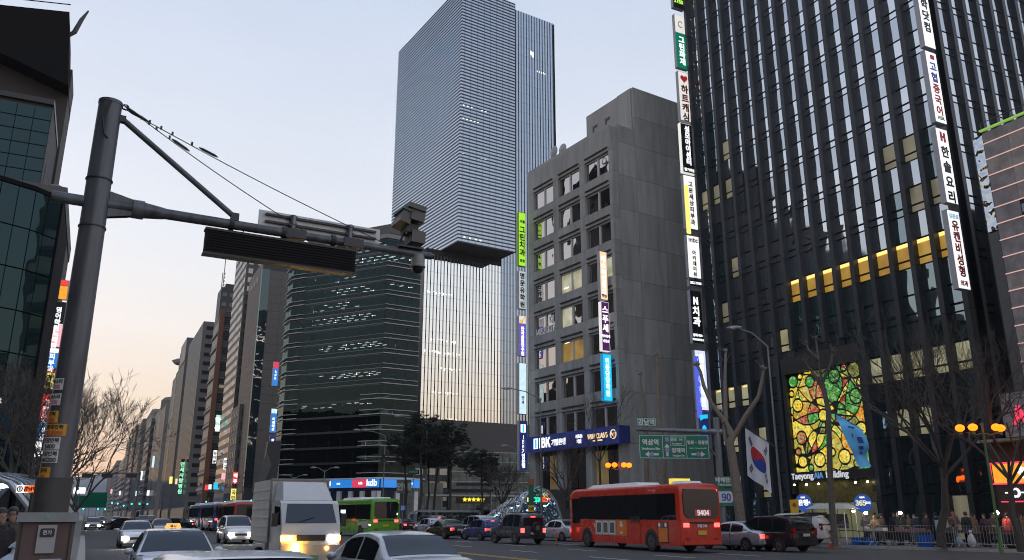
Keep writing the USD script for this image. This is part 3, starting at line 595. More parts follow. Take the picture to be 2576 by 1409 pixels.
def xl(u, v, yy):                # local x on the plane local y = yy
    o = SC + yy * np.array([math.sin(math.radians(-6)), math.cos(math.radians(-6)), 0]); p = on_l(u, v, o, 84); d = p - o
    return float(d[0] * math.cos(math.radians(6)) + d[1] * math.sin(math.radians(6))), float(p[2])
SB = 12.0
x0, zlow = xl(1068, 660, SB); x1, ztop = xl(1396, 200, SB); _, ztw = xl(1340, 40, SB); _, z1 = xl(1297, 677, SB); _, zfoot = xl(1200, 1062, SB)
ST.part('recess', MB().box(x0 + 1, wb - .1, SB + .5, lb + 2, z1, zb - .3), mat('recess_cladding', (.008, .008, .009), .8))
ST.part('rear_wall', MB().box(x0 + .3, wb, SB + .6, SB + 28, zfoot, z1).box(wb + .05, x1 - .3, SB + .6, SB + 28, zfoot, ztw), DARKROOM)
LG = mirror_glass('silver_tower_glass', (.97, 1.0, 1.0), (.02, .025, .03), .97, rough=.02, wave=.001)
mul, pan, panm = [], [], []
PX = 1.42; ncol = int((x1 - x0) / PX); fl = 4.6
for i in range(ncol + 1):
    x = x0 + i * PX; top = z1 if x < wb + .3 else ztw
    mul.append(MB().box(x - .09, x + .09, SB - .02, SB + .25, zfoot, top))
    if i == ncol: continue
    z = zfoot
    while z < top - 1:
        h = min(fl, top - z); dy = [rnd.uniform(-.008, .008) for _ in range(4)]
        pan.append(MB().hexa([[x + .1, SB + .2 + dy[0], z + .06], [x + PX - .1, SB + .2 + dy[1], z + .06], [x + PX - .1, SB + .3, z + .06], [x + .1, SB + .3, z + .06], [x + .1, SB + .2 + dy[2], z + h], [x + PX - .1, SB + .2 + dy[3], z + h], [x + PX - .1, SB + .3, z + h], [x + .1, SB + .3, z + h]]))
        panm.append(LG if x < wb + .3 else MG); z += fl
ST.pieces('mullion', mul, BFIN); ST.pieces('glass_pane', pan, panm)
ST.part('side_return', MB().box(x0, x0 + .3, SB + .3, SB + 26, zfoot, z1).box(x1, x1 + .3, SB + .3, SB + 28, zfoot, ztw), BFIN)
ST.part('podium', MB().box(x0 - 3, x1 + 3, SB - 2, SB + 26, 0, zfoot - .1), mat('podium_stone', (.03, .031, .033), .5))
for z, n, xa, xb in ((82, 9, 1, 13), (64, 10, 3, 15), (59.5, 12, 1, 16), (53.5, 8, 8, 16), (44.5, 9, 4, 16), (35, 8, 7, 16)):
    for i in range(n):
        xx = x0 + xa + (xb - xa) * (i + rnd.random() * .7) / n
        ST.part('room_lamp', MB().box(xx, xx + .5, SB + .12, SB + .185, z + rnd.uniform(-.5, .5), z + .35 + rnd.uniform(-.1, .5)), LAMPW)
xa, za = xl(1302, 110, SB)
for dx in (1.0, 1.6, 2.1): ST.part('room_lamp', MB().box(x1 - 14 + dx, x1 - 13.6 + dx, SB + .12, SB + .185, za - 2 - dx, za - .8 - dx * .3), LAMPW)
for dx in (4.4, 5.6, 6.6, 7.6, 8.6): ST.part('room_lamp', MB().box(x1 - 14 + dx, x1 - 13.5 + dx, SB + .12, SB + .185, xl(1350, 180, SB)[1], xl(1350, 180, SB)[1] + .7), LAMPW)
# low glass block at its foot
LBp = on_d(1330, 1250, 225.0)
LB = thing('low_glass_block', 'low blue green glass annex at the foot of the tall tower', 'building', on_d(1135, 1250, 215.0)[:2], -4)
LBG = mirror_glass('annex_glass', (.20, .29, .33), (.012, .02, .024), .32)
LB.part('wall', MB().box(0, 34, .3, 18, 0, 17.5), DARKROOM)
LB.pieces('glazing', [MB().box(i * 2.0 + .05, i * 2.0 + 1.95, 0, .25, z + .12, z + 2.4) for i in range(17) for z in np.arange(0, 17, 2.5)], LBG, cap=150)
LB.pieces('floor_band', [MB().box(-.1, 34, -.25, .29, z - .09, z + .09) for z in np.arange(2.5, 18, 2.5)], mat('pale_band', (.30, .33, .35), .5))
LB.part('front_canopy', MB().box(-8, 20, -3, -.3, 6.3, 6.7), GREYP); LB.part('stone_wing', MB().box(-26, -.3, 2, 20, 0, 15), mat('wing_stone', (.05, .055, .06), .7, var=.25, scale=1))
LB.pieces('wing_window', [MB().box(-25 + i * 3.2, -23 + i * 3.2, 1.9, 1.99, z, z + 1.6) for i in range(8) for z in np.arange(2, 14, 3.2)], DIMGLASS)
LB.part('glass_lean_to', MB().box(-22, -3, -2.5, 1.85, 0, 9.5), LBG)
for i in range(7): LB.part('lean_to_mullion', MB().box(-22 + i * 3.1, -21.9 + i * 3.1, -2.6, -2.51, 0, 9.5), GREYP)
# ------------------------------------------------------------------ the glass bank headquarters across the side street
KP = on_d(945, 1295, 180.0)
KB = thing('glass_bank_building', 'dark teal glass bank building with pale sun-shade fins and a blue fascia', 'building', KP[:2], -90 + 37.2)
_a = math.radians(-90 + 37.2); KX, KY = np.array([math.cos(_a), math.sin(_a)]), np.array([-math.sin(_a), math.cos(_a)])
def kl(x, y): d = np.array([x, y]) - KP[:2]; return float(d @ KX), float(d @ KY)
LCx = -27.0
pR = kl(*(KP[:2] + 8.6 * np.array([math.sin(math.radians(84)), math.cos(math.radians(84))])))     # end of the side street face
pL = kl(*(KP[:2] + LCx * KX + 6 * np.array([0, 1.0])))                                         # far end of the avenue face
pB = kl(*(KP[:2] + 8.6 * np.array([.99, .10]) + 26 * np.array([-.1, .99])))
FOOT = [(LCx, 0), (0, 0), pR, pB, pL]
KF, NF, KZ = 3.34, 16, 9.4                        # storey height, storeys, first floor level
TEAL = clear_glass('teal_glass', (.15, .21, .22), .065, (.26, .40, .44), wave=.0015)
PALEFIN = mat('pale_fin', (.46, .46, .45), .5)
def wall_pts(a, b, off): 
    a, b = np.array(a, float), np.array(b, float); d = (b - a) / np.linalg.norm(b - a); n = np.array([d[1], -d[0]]); return a + n * off, b + n * off, d, n
slabs, fins, panes, tr, lamps = [], [], [], [], []
inner = Polygon(FOOT).buffer(-.25, join_style=2)
for k in range(NF + 1): slabs.append(MB().prism(inner, KZ + k * KF - .35, KZ + k * KF))
KB.pieces('floor_slab', slabs, mat('slab', (.05, .055, .055), .8)); KB.part('core', MB().prism(Polygon(FOOT).buffer(-7.5), .2, KZ + NF * KF), mat('core_wall', (.02, .024, .024), .8))
for (a, b, side) in ((FOOT[0], FOOT[1], 0), (FOOT[1], FOOT[2], 1), (FOOT[4], FOOT[0], 2)):
    A, Bp, d, n = wall_pts(a, b, 0); L = np.linalg.norm(Bp - A)
    for k in range(NF):
        z = KZ + k * KF
        for zz, th in ((z + .02, .13), (z + 1.0, .09)):
            segs = [(0, L)] if side else [(0, 4.2), (L - 5.2, L)] if k < 6 else [(0, 4.2), (4.25, L)]
            for s0, s1 in segs:
                thin = (side == 0 and s0 == 4.25)
                c = A + d * (s0 + s1) / 2 + n * (.05 if thin else .22)
                fins.append((MB().obox((*c, zz), (*d, 0), (*n, 0), (0, 0, 1), (s1 - s0, .12 if thin else .5, th)), thin))
        m = max(1, round(L / 3.3))
        for i in range(m):
            s0, s1 = L * i / m + .03, L * (i + 1) / m - .03
            o = A + n * .0; j = [rnd.uniform(-.012, .012) for _ in range(4)]
            q = [np.array([*(o + d * s + n * (jj + .0)), zz]) for s, zz, jj in ((s0, z + .1, j[0]), (s1, z + .1, j[1]), (s1, z + KF - .4, j[2]), (s0, z + KF - .4, j[3]))]
            panes.append(MB().hexa([q[0], q[1], q[1] - [*(n * .05), 0], q[0] - [*(n * .05), 0], q[3], q[2], q[2] - [*(n * .05), 0], q[3] - [*(n * .05), 0]]))
KB.pieces('sun_fin', [f for f, t in fins if not t], PALEFIN); KB.pieces('floor_trim', [f for f, t in fins if t], mat('dull_trim', (.16, .17, .17), .5)); KB.pieces('glass_pane', panes, TEAL)
for (a, b) in ((FOOT[0], FOOT[1]), (FOOT[1], FOOT[2]), (FOOT[4], FOOT[0])):
    A, Bp, d, n = wall_pts(a, b, -.02); c = (A + Bp) / 2
    for k in range(NF): KB.part('spandrel', MB().obox((*c, KZ + k * KF - .15), (*d, 0), (*n, 0), (0, 0, 1), (np.linalg.norm(Bp - A), .06, .46)), mat('spandrel_dark', (.014, .02, .021), .4))
# strip lamps hung under the ceilings of the storeys still at work
for k, s0, s1, dens in ((15, .25, .9, .8), (14, .1, .98, .9), (13, .18, .62, .3), (12, .4, .78, .7), (11, .1, .7, .35), (10, .1, .85, .8), (8, .2, .95, .7), (6, .3, .9, .75), (4, .1, .9, .15)):
    for i in range(13):
        for j in range(3):
            f = (i + .5) / 13
            if f < s0 or f > s1 or rnd.random() > dens: continue
            x = LCx * (1 - f); y = 1.2 + j * 1.9; z = KZ + (k + 1) * KF - .42
            lamps.append(MB().box(x - .55, x + .55, y - .12, y + .12, z - .06, z))
    if k in (14, 12): 
        for j in range(3):
            p = np.array(FOOT[2]) * (.2 + .27 * j) + np.array([-1.0, 1.2]); lamps.append(MB().box(p[0] - .5, p[0] + .5, p[1] - .15, p[1] + .15, KZ + (k + 1) * KF - .5, KZ + (k + 1) * KF - .44))
KB.pieces('strip_lamp', lamps, glow('strip_lamp', (1.0, .62, .56), 30.0))
ztop = KZ + NF * KF
KB.part('parapet', MB().prism(Polygon(FOOT).difference(Polygon(FOOT).buffer(-.5)), ztop + .01, ztop + 1.0), mat('dull_trim', (.16, .17, .17), .5))
rp = MB()
pen = Polygon(FOOT).buffer(-3.2)
for i in range(4): KB.part('penthouse_band', MB().prism(pen if i % 2 == 0 else pen.buffer(-.08), ztop + .1 + i * 1.15, ztop + 1.2 + i * 1.15), mat('penthouse_metal', (.085, .082, .08), .6, metal=.3))
KB.part('base_wall', MB().prism(inner.buffer(-.8), .15, KZ - .36), mat('base_dark', (.03, .032, .034), .5))
bw = mat('base_white', (.55, .54, .52), .6)
cols = []
for (a, b) in ((FOOT[0], FOOT[1]), (FOOT[1], FOOT[2])):
    A, Bp, d, n = wall_pts(a, b, .9); L = np.linalg.norm(Bp - A)
    for i in range(int(L / 3.0) + 1):
        c = A + d * (i * L / int(L / 3.0)); cols.append(MB().obox((*c, 3.4), (*d, 0), (*n, 0), (0, 0, 1), (.9, .7, 6.5)))
KB.pieces('base_pillar', cols, bw)
FS = thing('blue_fascia', 'long blue lit bank fascia with a red block and white kdb lettering', 'sign', KP[:2], -90 + 37.2)
A, Bp, d, n = wall_pts(FOOT[0], FOOT[1], 1.6); L = np.linalg.norm(Bp - A)
BLUEF = glow('lit_blue_fascia', (.03, .24, .72), .75, var=.12, scale=.4); REDF = glow('lit_red_fascia', (.72, .06, .12), .8)
def fas(A, d, n, s0, s1, m, nm='sign_face', off=0.0):
    c = A + d * (s0 + s1) / 2 + n * off; FS.part(nm, MB().obox((*c, 8.2), (*d, 0), (*n, 0), (0, 0, 1), (s1 - s0, .3, 1.75)), m)
def ftx(A, d, n, s, txt, h, z, m=WTXT, nm='lettering'): FS.part(nm, MB().text(txt, h, (*(A + d * s + n * .17), z), (*d, 0), (0, 0, 1), .03), m)
fas(A, d, n, -.5, 21.8, BLUEF); fas(A, d, n, 21.85, 25.5, REDF); fas(A, d, n, 25.55, L + 1.6, BLUEF)
ftx(A, d, n, 5.2, 'kdb', 1.2, 7.7); ftx(A, d, n, 14.5, '산업은행', .75, 7.85); ftx(A, d, n, 18.3, 'KDB', .35, 8.0); ftx(A, d, n, 24.0, 'kdb', .45, 8.0); ftx(A, d, n, 26.9, 'kdb', 1.15, 7.7)
A2, B2, d2, n2 = wall_pts(FOOT[1], FOOT[2], 1.6); L2 = np.linalg.norm(B2 - A2)
fas(A2, d2, n2, .2, L2 + .5, BLUEF); ftx(A2, d2, n2, 7.4, '▪', .8, 7.8)
FS.part('fascia_edge', MB().prism(Polygon(FOOT).buffer(1.9, join_style=2).difference(Polygon(FOOT).buffer(.2, join_style=2)), 9.1, 9.3), bw)

# ------------------------------------------------------------------ the stone building at the right edge
SX, SY, SH = 47.5, 29.0, 25.1
SR_ = thing('stone_clad_building', 'rust grey stone clad building with pink light lines and a green roof edge', 'building', (SX, SY), -90)
SR_.part('wall', MB().box(.1, 16, .06, 16, 3.9, SH - .2), mat('joint_dark', (.02, .018, .018), .8))
STN = [mat(f'rust_stone_{w}', c, .6, var=.45, scale=1.3, bump=.3) for w, c in (('a', (.27, .225, .22)), ('b', (.22, .195, .195)), ('c', (.29, .25, .23)))]
st, stm, pk = [], [], []
rows_ = np.arange(4.0, SH - .3, 1.06)
for r, z in enumerate(rows_):
    for i in range(10):
        x0, x1 = .12 + i * 1.55, .12 + i * 1.55 + 1.53
        if (r in (14, 9, 4)) and i in (1, 2): continue
        st.append(MB().box(x0, x1, 0, .055, z + .02, min(z + 1.02, SH - .25))); stm.append(STN[rnd.randrange(3)])
    pk.append(MB().box(.1, 16, -.05, .0, z - .035, z + .015))
SR_.pieces('stone_panel', st, stm); SR_.pieces('light_line', pk, glow('pink_line', (1.0, .62, .58), .55))
SR_.pieces('slot_window', [MB().box(1.7 + i * 1.55, 3.15 + i * 1.55, .03, .058, rows_[r] + .25, rows_[r] + .75) for r in (14, 9, 4) for i in (0, 1)], mirror_glass('navy_slot_glass', (.25, .32, .45), (.01, .014, .03), .4))
SR_.part('canopy_slab', MB().box(-3.1, 16, -.4, 8, 5.92, 6.08), mat('slab_grey', (.25, .23, .22), .6)); SR_.part('roof_edge', MB().box(0, 16, -.10, .1, SH - .10, SH), glow('lime_edge', (.42, .80, .12), .45)); SR_.part('roof_rail', MB().tube([(0, .1, SH + .5), (16, .1, SH + .5)], .03, 6), DSTEEL)
for i in range(9): SR_.part('rail_post', MB().tube([(i * 1.9 + .05, .1, SH), (i * 1.9 + .05, .1, SH + .5)], .025, 6), DSTEEL)
SR_.part('corner_mirror', MB().box(-.55, .08, .02, .4, 18.5, SH - .3), mirror_glass('corner_glass', (.75, .8, .85), (.02, .02, .02), .7, wave=.02, wscale=1.2))
SR_.part('corner_strip', MB().box(-.55, .08, .03, .4, 6.2, 18.4), mat('strip_grey', (.085, .083, .083), .7)); SR_.part('shop_front', MB().box(-3.0, 16, .6, 8, .15, 5.9), mat('shop_dark', (.05, .02, .012), .6)); SR_.part('lit_doorway', MB().box(-1.0, 1.2, .5, .58, .15, 2.8), glow('red_doorway', (.5, .08, .01), .35, var=.5, scale=2))
SR_.part('billboard', MB().box(-1.2, 4, -.5, -.06, 6.1, 8.6), mat('billboard_grey', (.30, .27, .27), .5)); SR_.part('red_letter', MB().text('A', 1.0, (-.2, -.51, 6.8), (1, 0, 0), (0, 0, 1), .05), glow('red_neon', (1.0, .05, .12), 1.1))
t = thing('shop_sign', 'glowing orange shop sign with white letters framed in red neon', 'sign', (SX, SY), -90)
t.part('sign_box', MB().box(-2.0, 5, -1.0, -.6, 3.55, 4.6), ORANGEF); t.part('lettering', MB().text('청노루방', .5, (.7, -1.01, 3.85), (1, 0, 0), (0, 0, 1), .04), WTXT); t.part('neon_frame', MB().tube([(-2.07, -1.02, 3.5), (5.1, -1.02, 3.5), (5.1, -1.02, 4.65), (-2.07, -1.02, 4.65), (-2.07, -1.02, 3.5)], .05, 6), glow('red_neon', (1.0, .05, .12), 1.1))
t = thing('shop_sign', 'dark shop sign with white glowing letters 뉴욕키 over a red neon line', 'sign', (SX, SY), -90)
t.part('sign_box', MB().box(-1.8, 5.2, -.9, -.6, 2.6, 3.4), mat('sign_brown', (.035, .025, .02), .5)); t.part('lettering', MB().text('눈육키친', .42, (1.1, -.91, 2.83), (1, 0, 0), (0, 0, 1), .04), WTXT)
t.part('ring_emblem', MB().tube([(-.9 + .22 * math.cos(a), -.93, 3.0 + .22 * math.sin(a)) for a in np.linspace(0, 6.28, 16)], .07, 6).box(-1.5, -1.15, -.95, -.91, 2.97, 3.04).box(-.65, -.3, -.95, -.91, 2.97, 3.04), WTXT)
t.part('neon_line', MB().tube([(-1.8, -.93, 2.52), (5.2, -.93, 2.52)], .04, 6), glow('red_neon', (1.0, .05, .12), 1.1))

# ------------------------------------------------------------------ the avenue's right side, marching away
AX = 37.0
DKGL = mirror_glass('dark_far_glass', (.22, .25, .28), (.010, .011, .013), .30); BRGL = mirror_glass('bright_far_glass', (.50, .52, .54), (.03, .03, .03), .5)
def block(name, label, ut, vt, length, depth, body, style, win=DKGL, X=AX, group='buildings along the right of the avenue', cap=110, fl=3.5, cell=3.0, roof=True):
    p = on_x(ut + 10, vt, X); H = float(p[2]); Yn = float(p[1])
    t = thing(name, label, 'building', (X, Yn + length), -90, group)
    t.part('wall', MB().box(0, length, 0, depth, .1, H), body)
    wins, bands = [], []
    n, m, mz = max(1, int(length / cell)), max(1, int(depth / cell)), max(2, int((H - 5) / fl))
    for k in range(mz):
        z = 4.5 + (H - 5.2) * k / mz; h = (H - 5.2) / mz
        if style == 'grid':
            for i in range(n): wins.append(MB().box((i + .18) * length / n, (i + .82) * length / n, -.12, .02, z + h * .3, z + h * .85))
            for j in range(m): wins.append(MB().box(length - .02, length + .12, (j + .25) * depth / m, (j + .75) * depth / m, z + h * .3, z + h * .85))
        elif style == 'bands':
            wins.append(MB().box(.3, length - .3, -.1, .02, z + h * .3, z + h * .85)); wins.append(MB().box(length - .02, length + .1, .4, depth - .4, z + h * .3, z + h * .85))
            bands.append(MB().box(0, length, -.5, -.12, z + h * .02, z + h * .16))
    if style == 'stripes':
        for i in range(n): wins.append(MB().box((i + .25) * length / n, (i + .85) * length / n, -.12, .02, 5, H - 1.5))
        for j in range(m):
            for k in range(mz): z = 4.5 + (H - 5.2) * k / mz; wins.append(MB().box(length - .02, length + .12, (j + .2) * depth / m, (j + .8) * depth / m, z + 1.0, z + 2.6))
    t.pieces('window', wins, win, cap=cap)
    if bands: t.pieces('sun_shelf', bands, mat('pale_shelf', (.14, .137, .132), .6), cap=cap)
    t.part('shop_storey', MB().box(.2, length + .15, -.25, .3, .2, 4.2), mat('shop_dark2', (.05, .045, .04), .5))
    if roof: t.part('roof_plant', MB().box(length * .2, length * .7, 2, depth * .6, H + .01, H + 2.6), body)
    return t, Yn, H
BEIGE = mat('beige_stone', (.085, .08, .075), .7, var=.15, scale=.5); GRST = mat('grey_stone', (.085, .083, .083), .7, var=.2, scale=.5); DKST = mat('charcoal_wall', (.028, .029, .032), .6, var=.2, scale=.5)
PALE = mat('pale_render', (.115, .11, .105), .7, var=.12, scale=.4); TAUPE = mat('taupe_wall', (.065, .062, .06), .7, var=.15, scale=.4); BLUEGREY = mat('blue_grey_wall', (.05, .06, .068), .5, var=.15, scale=.4)
# the beige stone tower
p = on_x(663, 655, AX); Yn, H = float(p[1]), float(p[2])
BT = thing('stone_tower', 'tall beige stone tower with a dark glass strip down its corner', 'building', (AX, Yn + 24), -90, 'buildings along the right of the avenue')
BT.part('wall', MB().box(.1, 23.9, .1, 24, .1, H - .1), DKST)
pan, sm = [], []
for k in range(int((H - 8) / 2.4)):
    z = 7.5 + k * 2.4
    for i in range(9): pan.append(MB().box(i * 2.48 + .02, i * 2.48 + 2.46, 0, .09, z, z + 2.36))
    for j in range(4): pan.append(MB().box(23.91, 24.0, 2.25 + j * 3.4, 5.6 + j * 3.4, z, z + 2.36))
BT.pieces('stone_panel', pan, [mat('beige_panel_a', (.090, .084, .078), .7, var=.15), mat('beige_panel_b', (.10, .093, .086), .7, var=.15)][0], cap=260)
BT.part('glass_strip', MB().box(22.4, 24.02, -.03, .09, 9, H - 2.5).box(23.92, 24.06, .1, 2.2, 9, H - 2.5), mirror_glass('strip_glass', (.22, .30, .32), (.008, .014, .016), .3))
BT.pieces('side_window', [MB().box(24.0, 24.04, 9.4, 11.2, z, z + 2.0) for z in np.arange(10, H - 3, 4.4)] + [MB().box(3 + i * 2.6, 4.4 + i * 2.6, -.04, 0, H - 4.5, H - 3.0) for i in range(6)], BLACK)
BT.pieces('slit_window', [MB().box(rnd.uniform(1, 18), 0, -.03, 0, z, z + .5) for z in []] + [MB().box(x, x + .7, -.03, -.001, z, z + .35) for x, z in ((rnd.randrange(7) * 2.55 + 1, 9 + rnd.randrange(20) * 2.4) for _ in range(26))], BLACK)
BT.part('shop_storey', MB().box(0, 24, -.2, .1, .1, 7.4), mat('shop_dark2', (.05, .045, .04), .5))
block('grid_tower', 'slim tower chequered with pale and dark window squares beside the beige tower', 617, 600, 26, 20, mat('brown_grid', (.055, .05, .046), .6), 'grid', BRGL, cell=2.6, fl=3.0, cap=260)
block('low_block', 'low grey stone block in front of the chequered tower', 594, 1016, 16, 14, GRST, 'grid', X=AX - 1.0, cell=2.8)
t, y_, h_ = block('slab_building', 'pale building of stepped balcony shelves with one brown fin', 552, 785, 26, 9, PALE, 'bands', fl=5.4)
t.part('brown_fin', MB().box(26.0, 26.5, -1.2, .6, .1, h_ + .8), mat('rust_fin', (.13, .05, .028), .5)); t.pieces('side_louvre', [MB().box(26.0, 26.14, .7, 9, z, z + .35) for z in np.arange(4, h_, .9)], DKST, cap=100)
t.part('lit_room', MB().box(26.12, 26.2, 1, 8.5, h_ * .62, h_ * .62 + 1.2), DIMROOM)
t, y_, h_ = block('dark_tower', 'charcoal tower with roof masts behind the balcony shelves', 548, 722, 12, 9, DKST, 'stripes', fl=4, X=AX + 2)
for dx, hh in ((2, 9), (7, 16)): t.part('mast', MB().tube([(dx, 1, h_), (dx, 1, h_ + hh)], .16, 6), DSTEEL)
for q in range(4): t.part('mast_rung', MB().box(7, 11, .9, 1.1, h_ + 1.5 + q * 1.6, h_ + 1.7 + q * 1.6), DSTEEL)
block('dark_tower', 'lower flat black block right of the mast tower', 588, 748, 12, 16, DKST, 'bands', X=AX + 9)
block('striped_tower', 'pale tower ribbed with white vertical piers', 503, 808, 60, 14, PALE, 'stripes', fl=4, cell=5)
t, y_, h_ = block('office_block', 'taupe office block under a dark green roof box', 456, 905, 50, 20, TAUPE, 'stripes', cell=6, roof=False)
t.part('roof_box', MB().box(20, 50.2, -.3, 20, h_ + .1, h_ + 12), BLUEGREY)
t, y_, h_ = block('dark_slab', 'dark slender slab with an antenna mast', 437, 940, 30, 18, mat('umber_wall', (.06, .05, .045), .6, var=.2, scale=.4), 'stripes', cell=7)
t.part('antenna', MB().tube([(10, 2, h_), (10, 2, h_ + 15)], .35, 6), DSTEEL)
t.part('saucer', MB().lathe([(0, 0), (8, .6), (9.5, 2.2), (7, 3.4), (0, 3.8)], (30 - 6, 6, h_ + 6), 20), GREYP).part('saucer_stem', MB().tube([(24, 6, h_), (24, 6, h_ + 6)], .8, 8), GREYP)
for nm, lb, ut, vt, ln, dp, bd, sty in (('office_block', 'pale stepped office block, far along the avenue', 409, 1014, 60, 26, PALE, 'stripes'), ('round_block', 'grey office block with a rounded roof turret, far along the avenue', 396, 1022, 50, 26, GRST, 'stripes'),
        ('white_block', 'whitish tall block rising behind its darker neighbour', 373, 1030, 60, 40, mat('white_render', (.18, .18, .175), .7), 'grid'), ('office_block', 'charcoal block in the far row, left of the whitish block', 372, 1052, 60, 40, DKST, 'bands'),
        ('office_block', 'taupe block with a curved corner in the far row', 350, 1053, 80, 40, TAUPE, 'stripes'), ('office_block', 'blue grey flat roofed block in the far row', 334, 1068, 90, 50, BLUEGREY, 'bands'), ('office_block', 'narrow brownish block in the far row', 317, 1103, 90, 40, TAUPE, 'grid'),
        ('office_block', 'dark blue block before the far end of the avenue', 304, 1148, 200, 60, BLUEGREY, 'bands'), ('office_block', 'pale grey block next to last at the far end', 284, 1158, 240, 80, PALE, 'grid'), ('office_block', 'last pale block at the far end of the avenue by the hill', 269, 1186, 300, 90, PALE, 'grid')):
    t, y_, h_ = block(nm, lb, ut, vt, ln, dp, bd, sty, cell=9, fl=6, cap=40)
    if nm == 'round_block': t.part('turret', MB().lathe([(0, 0), (7, 0), (7, 5), (5, 7), (0, 8)], (ln - 8, 7, h_), 16), GRST)
# lit upright signs along that row
def neon(u, v0, v1, wpx, m, label, X=AX - 1.2, txt=None):
    a, b = on_x(u, v1, X), on_x(u, v0, X); w = wpx / FPX * math.hypot(a[0], a[1]) * 1.1
    t = thing('neon_sign', label, 'sign', (X, a[1], 0), 0, 'small lit signs along the avenue')
    t.part('sign_box', MB().box(-w / 2, w / 2, 0, .4, a[2], b[2]), m); t.part('bracket', MB().box(w / 2, w / 2 + 1.0, .1, .3, (a[2] + b[2]) / 2, (a[2] + b[2]) / 2 + .25), DSTEEL)
    if txt: t.part('lettering', MB().text(txt, (b[2] - a[2]) / (len(txt) * 1.45), (0, -.01, b[2] - (b[2] - a[2]) / len(txt) * .95), (1, 0, 0), (0, 0, 1), .03, vertical=True, pitch=1.4), DKTXT if m in (WFACE, ICEF, YELLOWF) else WTXT)
    return t
PINKF = glow('lit_pink_face', (1.0, .45, .5), 1.0); MINT = glow('lit_mint_face', (.35, 1.0, .6), 1.0); REDS = glow('lit_red_face', (.9, .06, .06), .9)
neon(546, 1047, 1085, 8, MINT, 'mint green lit sign on the low grey block', txt='학원'); neon(539, 1134, 1166, 7, WFACE, 'tall white and pink sign by the brown fin', txt='뉴타운'); neon(567, 1154, 1181, 9, WFACE, 'broad white lit sign under the beige tower', txt='약국'); neon(562, 1190, 1206, 8, PINKF, 'small pink lit sign over the bus roofs')
neon(542, 1214, 1231, 8, CYANF, 'small blue lit sign above the blue buses'); neon(586, 1230, 1258, 10, YELLOWF, 'yellow lit sign above the white bus', txt='국민'); neon(519, 1220, 1233, 6, REDS, 'small red lit sign at the foot of the brown fin'); neon(528, 1219, 1231, 6, WFACE, 'small white lit sign at the foot of the brown fin'); neon(591, 1188, 1216, 9, REDS, 'red sign beside the beige tower', txt='맥주')
t = neon(452, 1160, 1238, 7, mat('sign_black', (.01, .012, .01), .5), 'tall green letter sign on the far taupe block', txt=None); a, b = on_x(452, 1238, AX - 1.2), on_x(452, 1160, AX - 1.2)
t.part('lettering', MB().text('연세사랑병원', (b[2] - a[2]) / 8, (0, -.02, b[2] - 3), (1, 0, 0), (0, 0, 1), .05, vertical=True, pitch=1.32), MINT)
for u, v0, v1, w, m, lb in ((384, 1150, 1176, 4, ICEF, 'ice blue lit sign high on the far row'), (354, 1187, 1208, 5, WFACE, 'white lit sign pair in the far row'), (429, 1200, 1217, 6, YELLOWF, 'pale yellow lit sign left of the green letters'), (372, 1234, 1247, 5, WFACE, 'low white lit sign over the green traffic lights'), (280, 1232, 1242, 4, PINKF, 'pinkish lit sign at the far end'), (443, 1205, 1218, 4, PEACH, 'peach lit sign beside the green letters'), (342, 1236, 1248, 3, ICEF, 'faint ice lit sign above the far lights'), (301, 1236, 1246, 3, WFACE, 'tiny white lit sign above the far lights')):
    neon(u, v0, v1, w, m, lb)
for u, v0, v1, m, lb, tx in ((690, 914, 971, [(0, .72, BLUEF), (.72, 1, REDF)], 'blue sign with a red head lettered kdb at the glass building', 'kdb'), (685, 1031, 1088, [(0, .8, BLUEF), (.8, 1, ICEF)], 'blue lit sign with an ice white head, lower at the glass building', '미래에셋'), (684, 1096, 1123, [(0, 1, NAVY)], 'small navy sign with white letters by the sculpture', '학원'), (681, 1136, 1171, [(0, 1, NAVY)], 'lowest navy sign with white letters at the glass building', '어학원')):
    X = AX - 1.3; a, b = on_x(u, v1, X), on_x(u, v0, X)
    sign_board('kerb_sign', lb, X - .6, a[1], a[2], b[2], 1.35, .35, m, SG_SIDE, [('lettering', tx, .62, .68, b[2] - (2.6 if m[-1][0] > .1 else 1.4), WTXT, True, 1.25)], group='signs beside the glass bank building')
# a dark folded steel sculpture by the corner
q = on_x(668, 1235, 33.5); sc = thing('steel_sculpture', 'tall folded dark steel sculpture before the glass building', 'sculpture', q[:2] , 0)
sc.part('body', MB().hexa([[-1.6, 0, .1], [1.8, 0, .1], [1.8, 2, .1], [-1.6, 2, .1], [-.2, .4, 17], [2.6, .2, 17.4], [2.6, 2, 17.4], [-.2, 2, 17]]), DKST); sc.part('leaning_slab', MB().hexa([[-2.6, -.4, 6], [-1.4, -.4, 5.4], [-1.2, .5, 5.4], [-2.3, .6, 6], [-.4, -.2, 15], [.8, -.2, 12], [.8, .6, 12], [-.4, .6, 15]]), GRST)

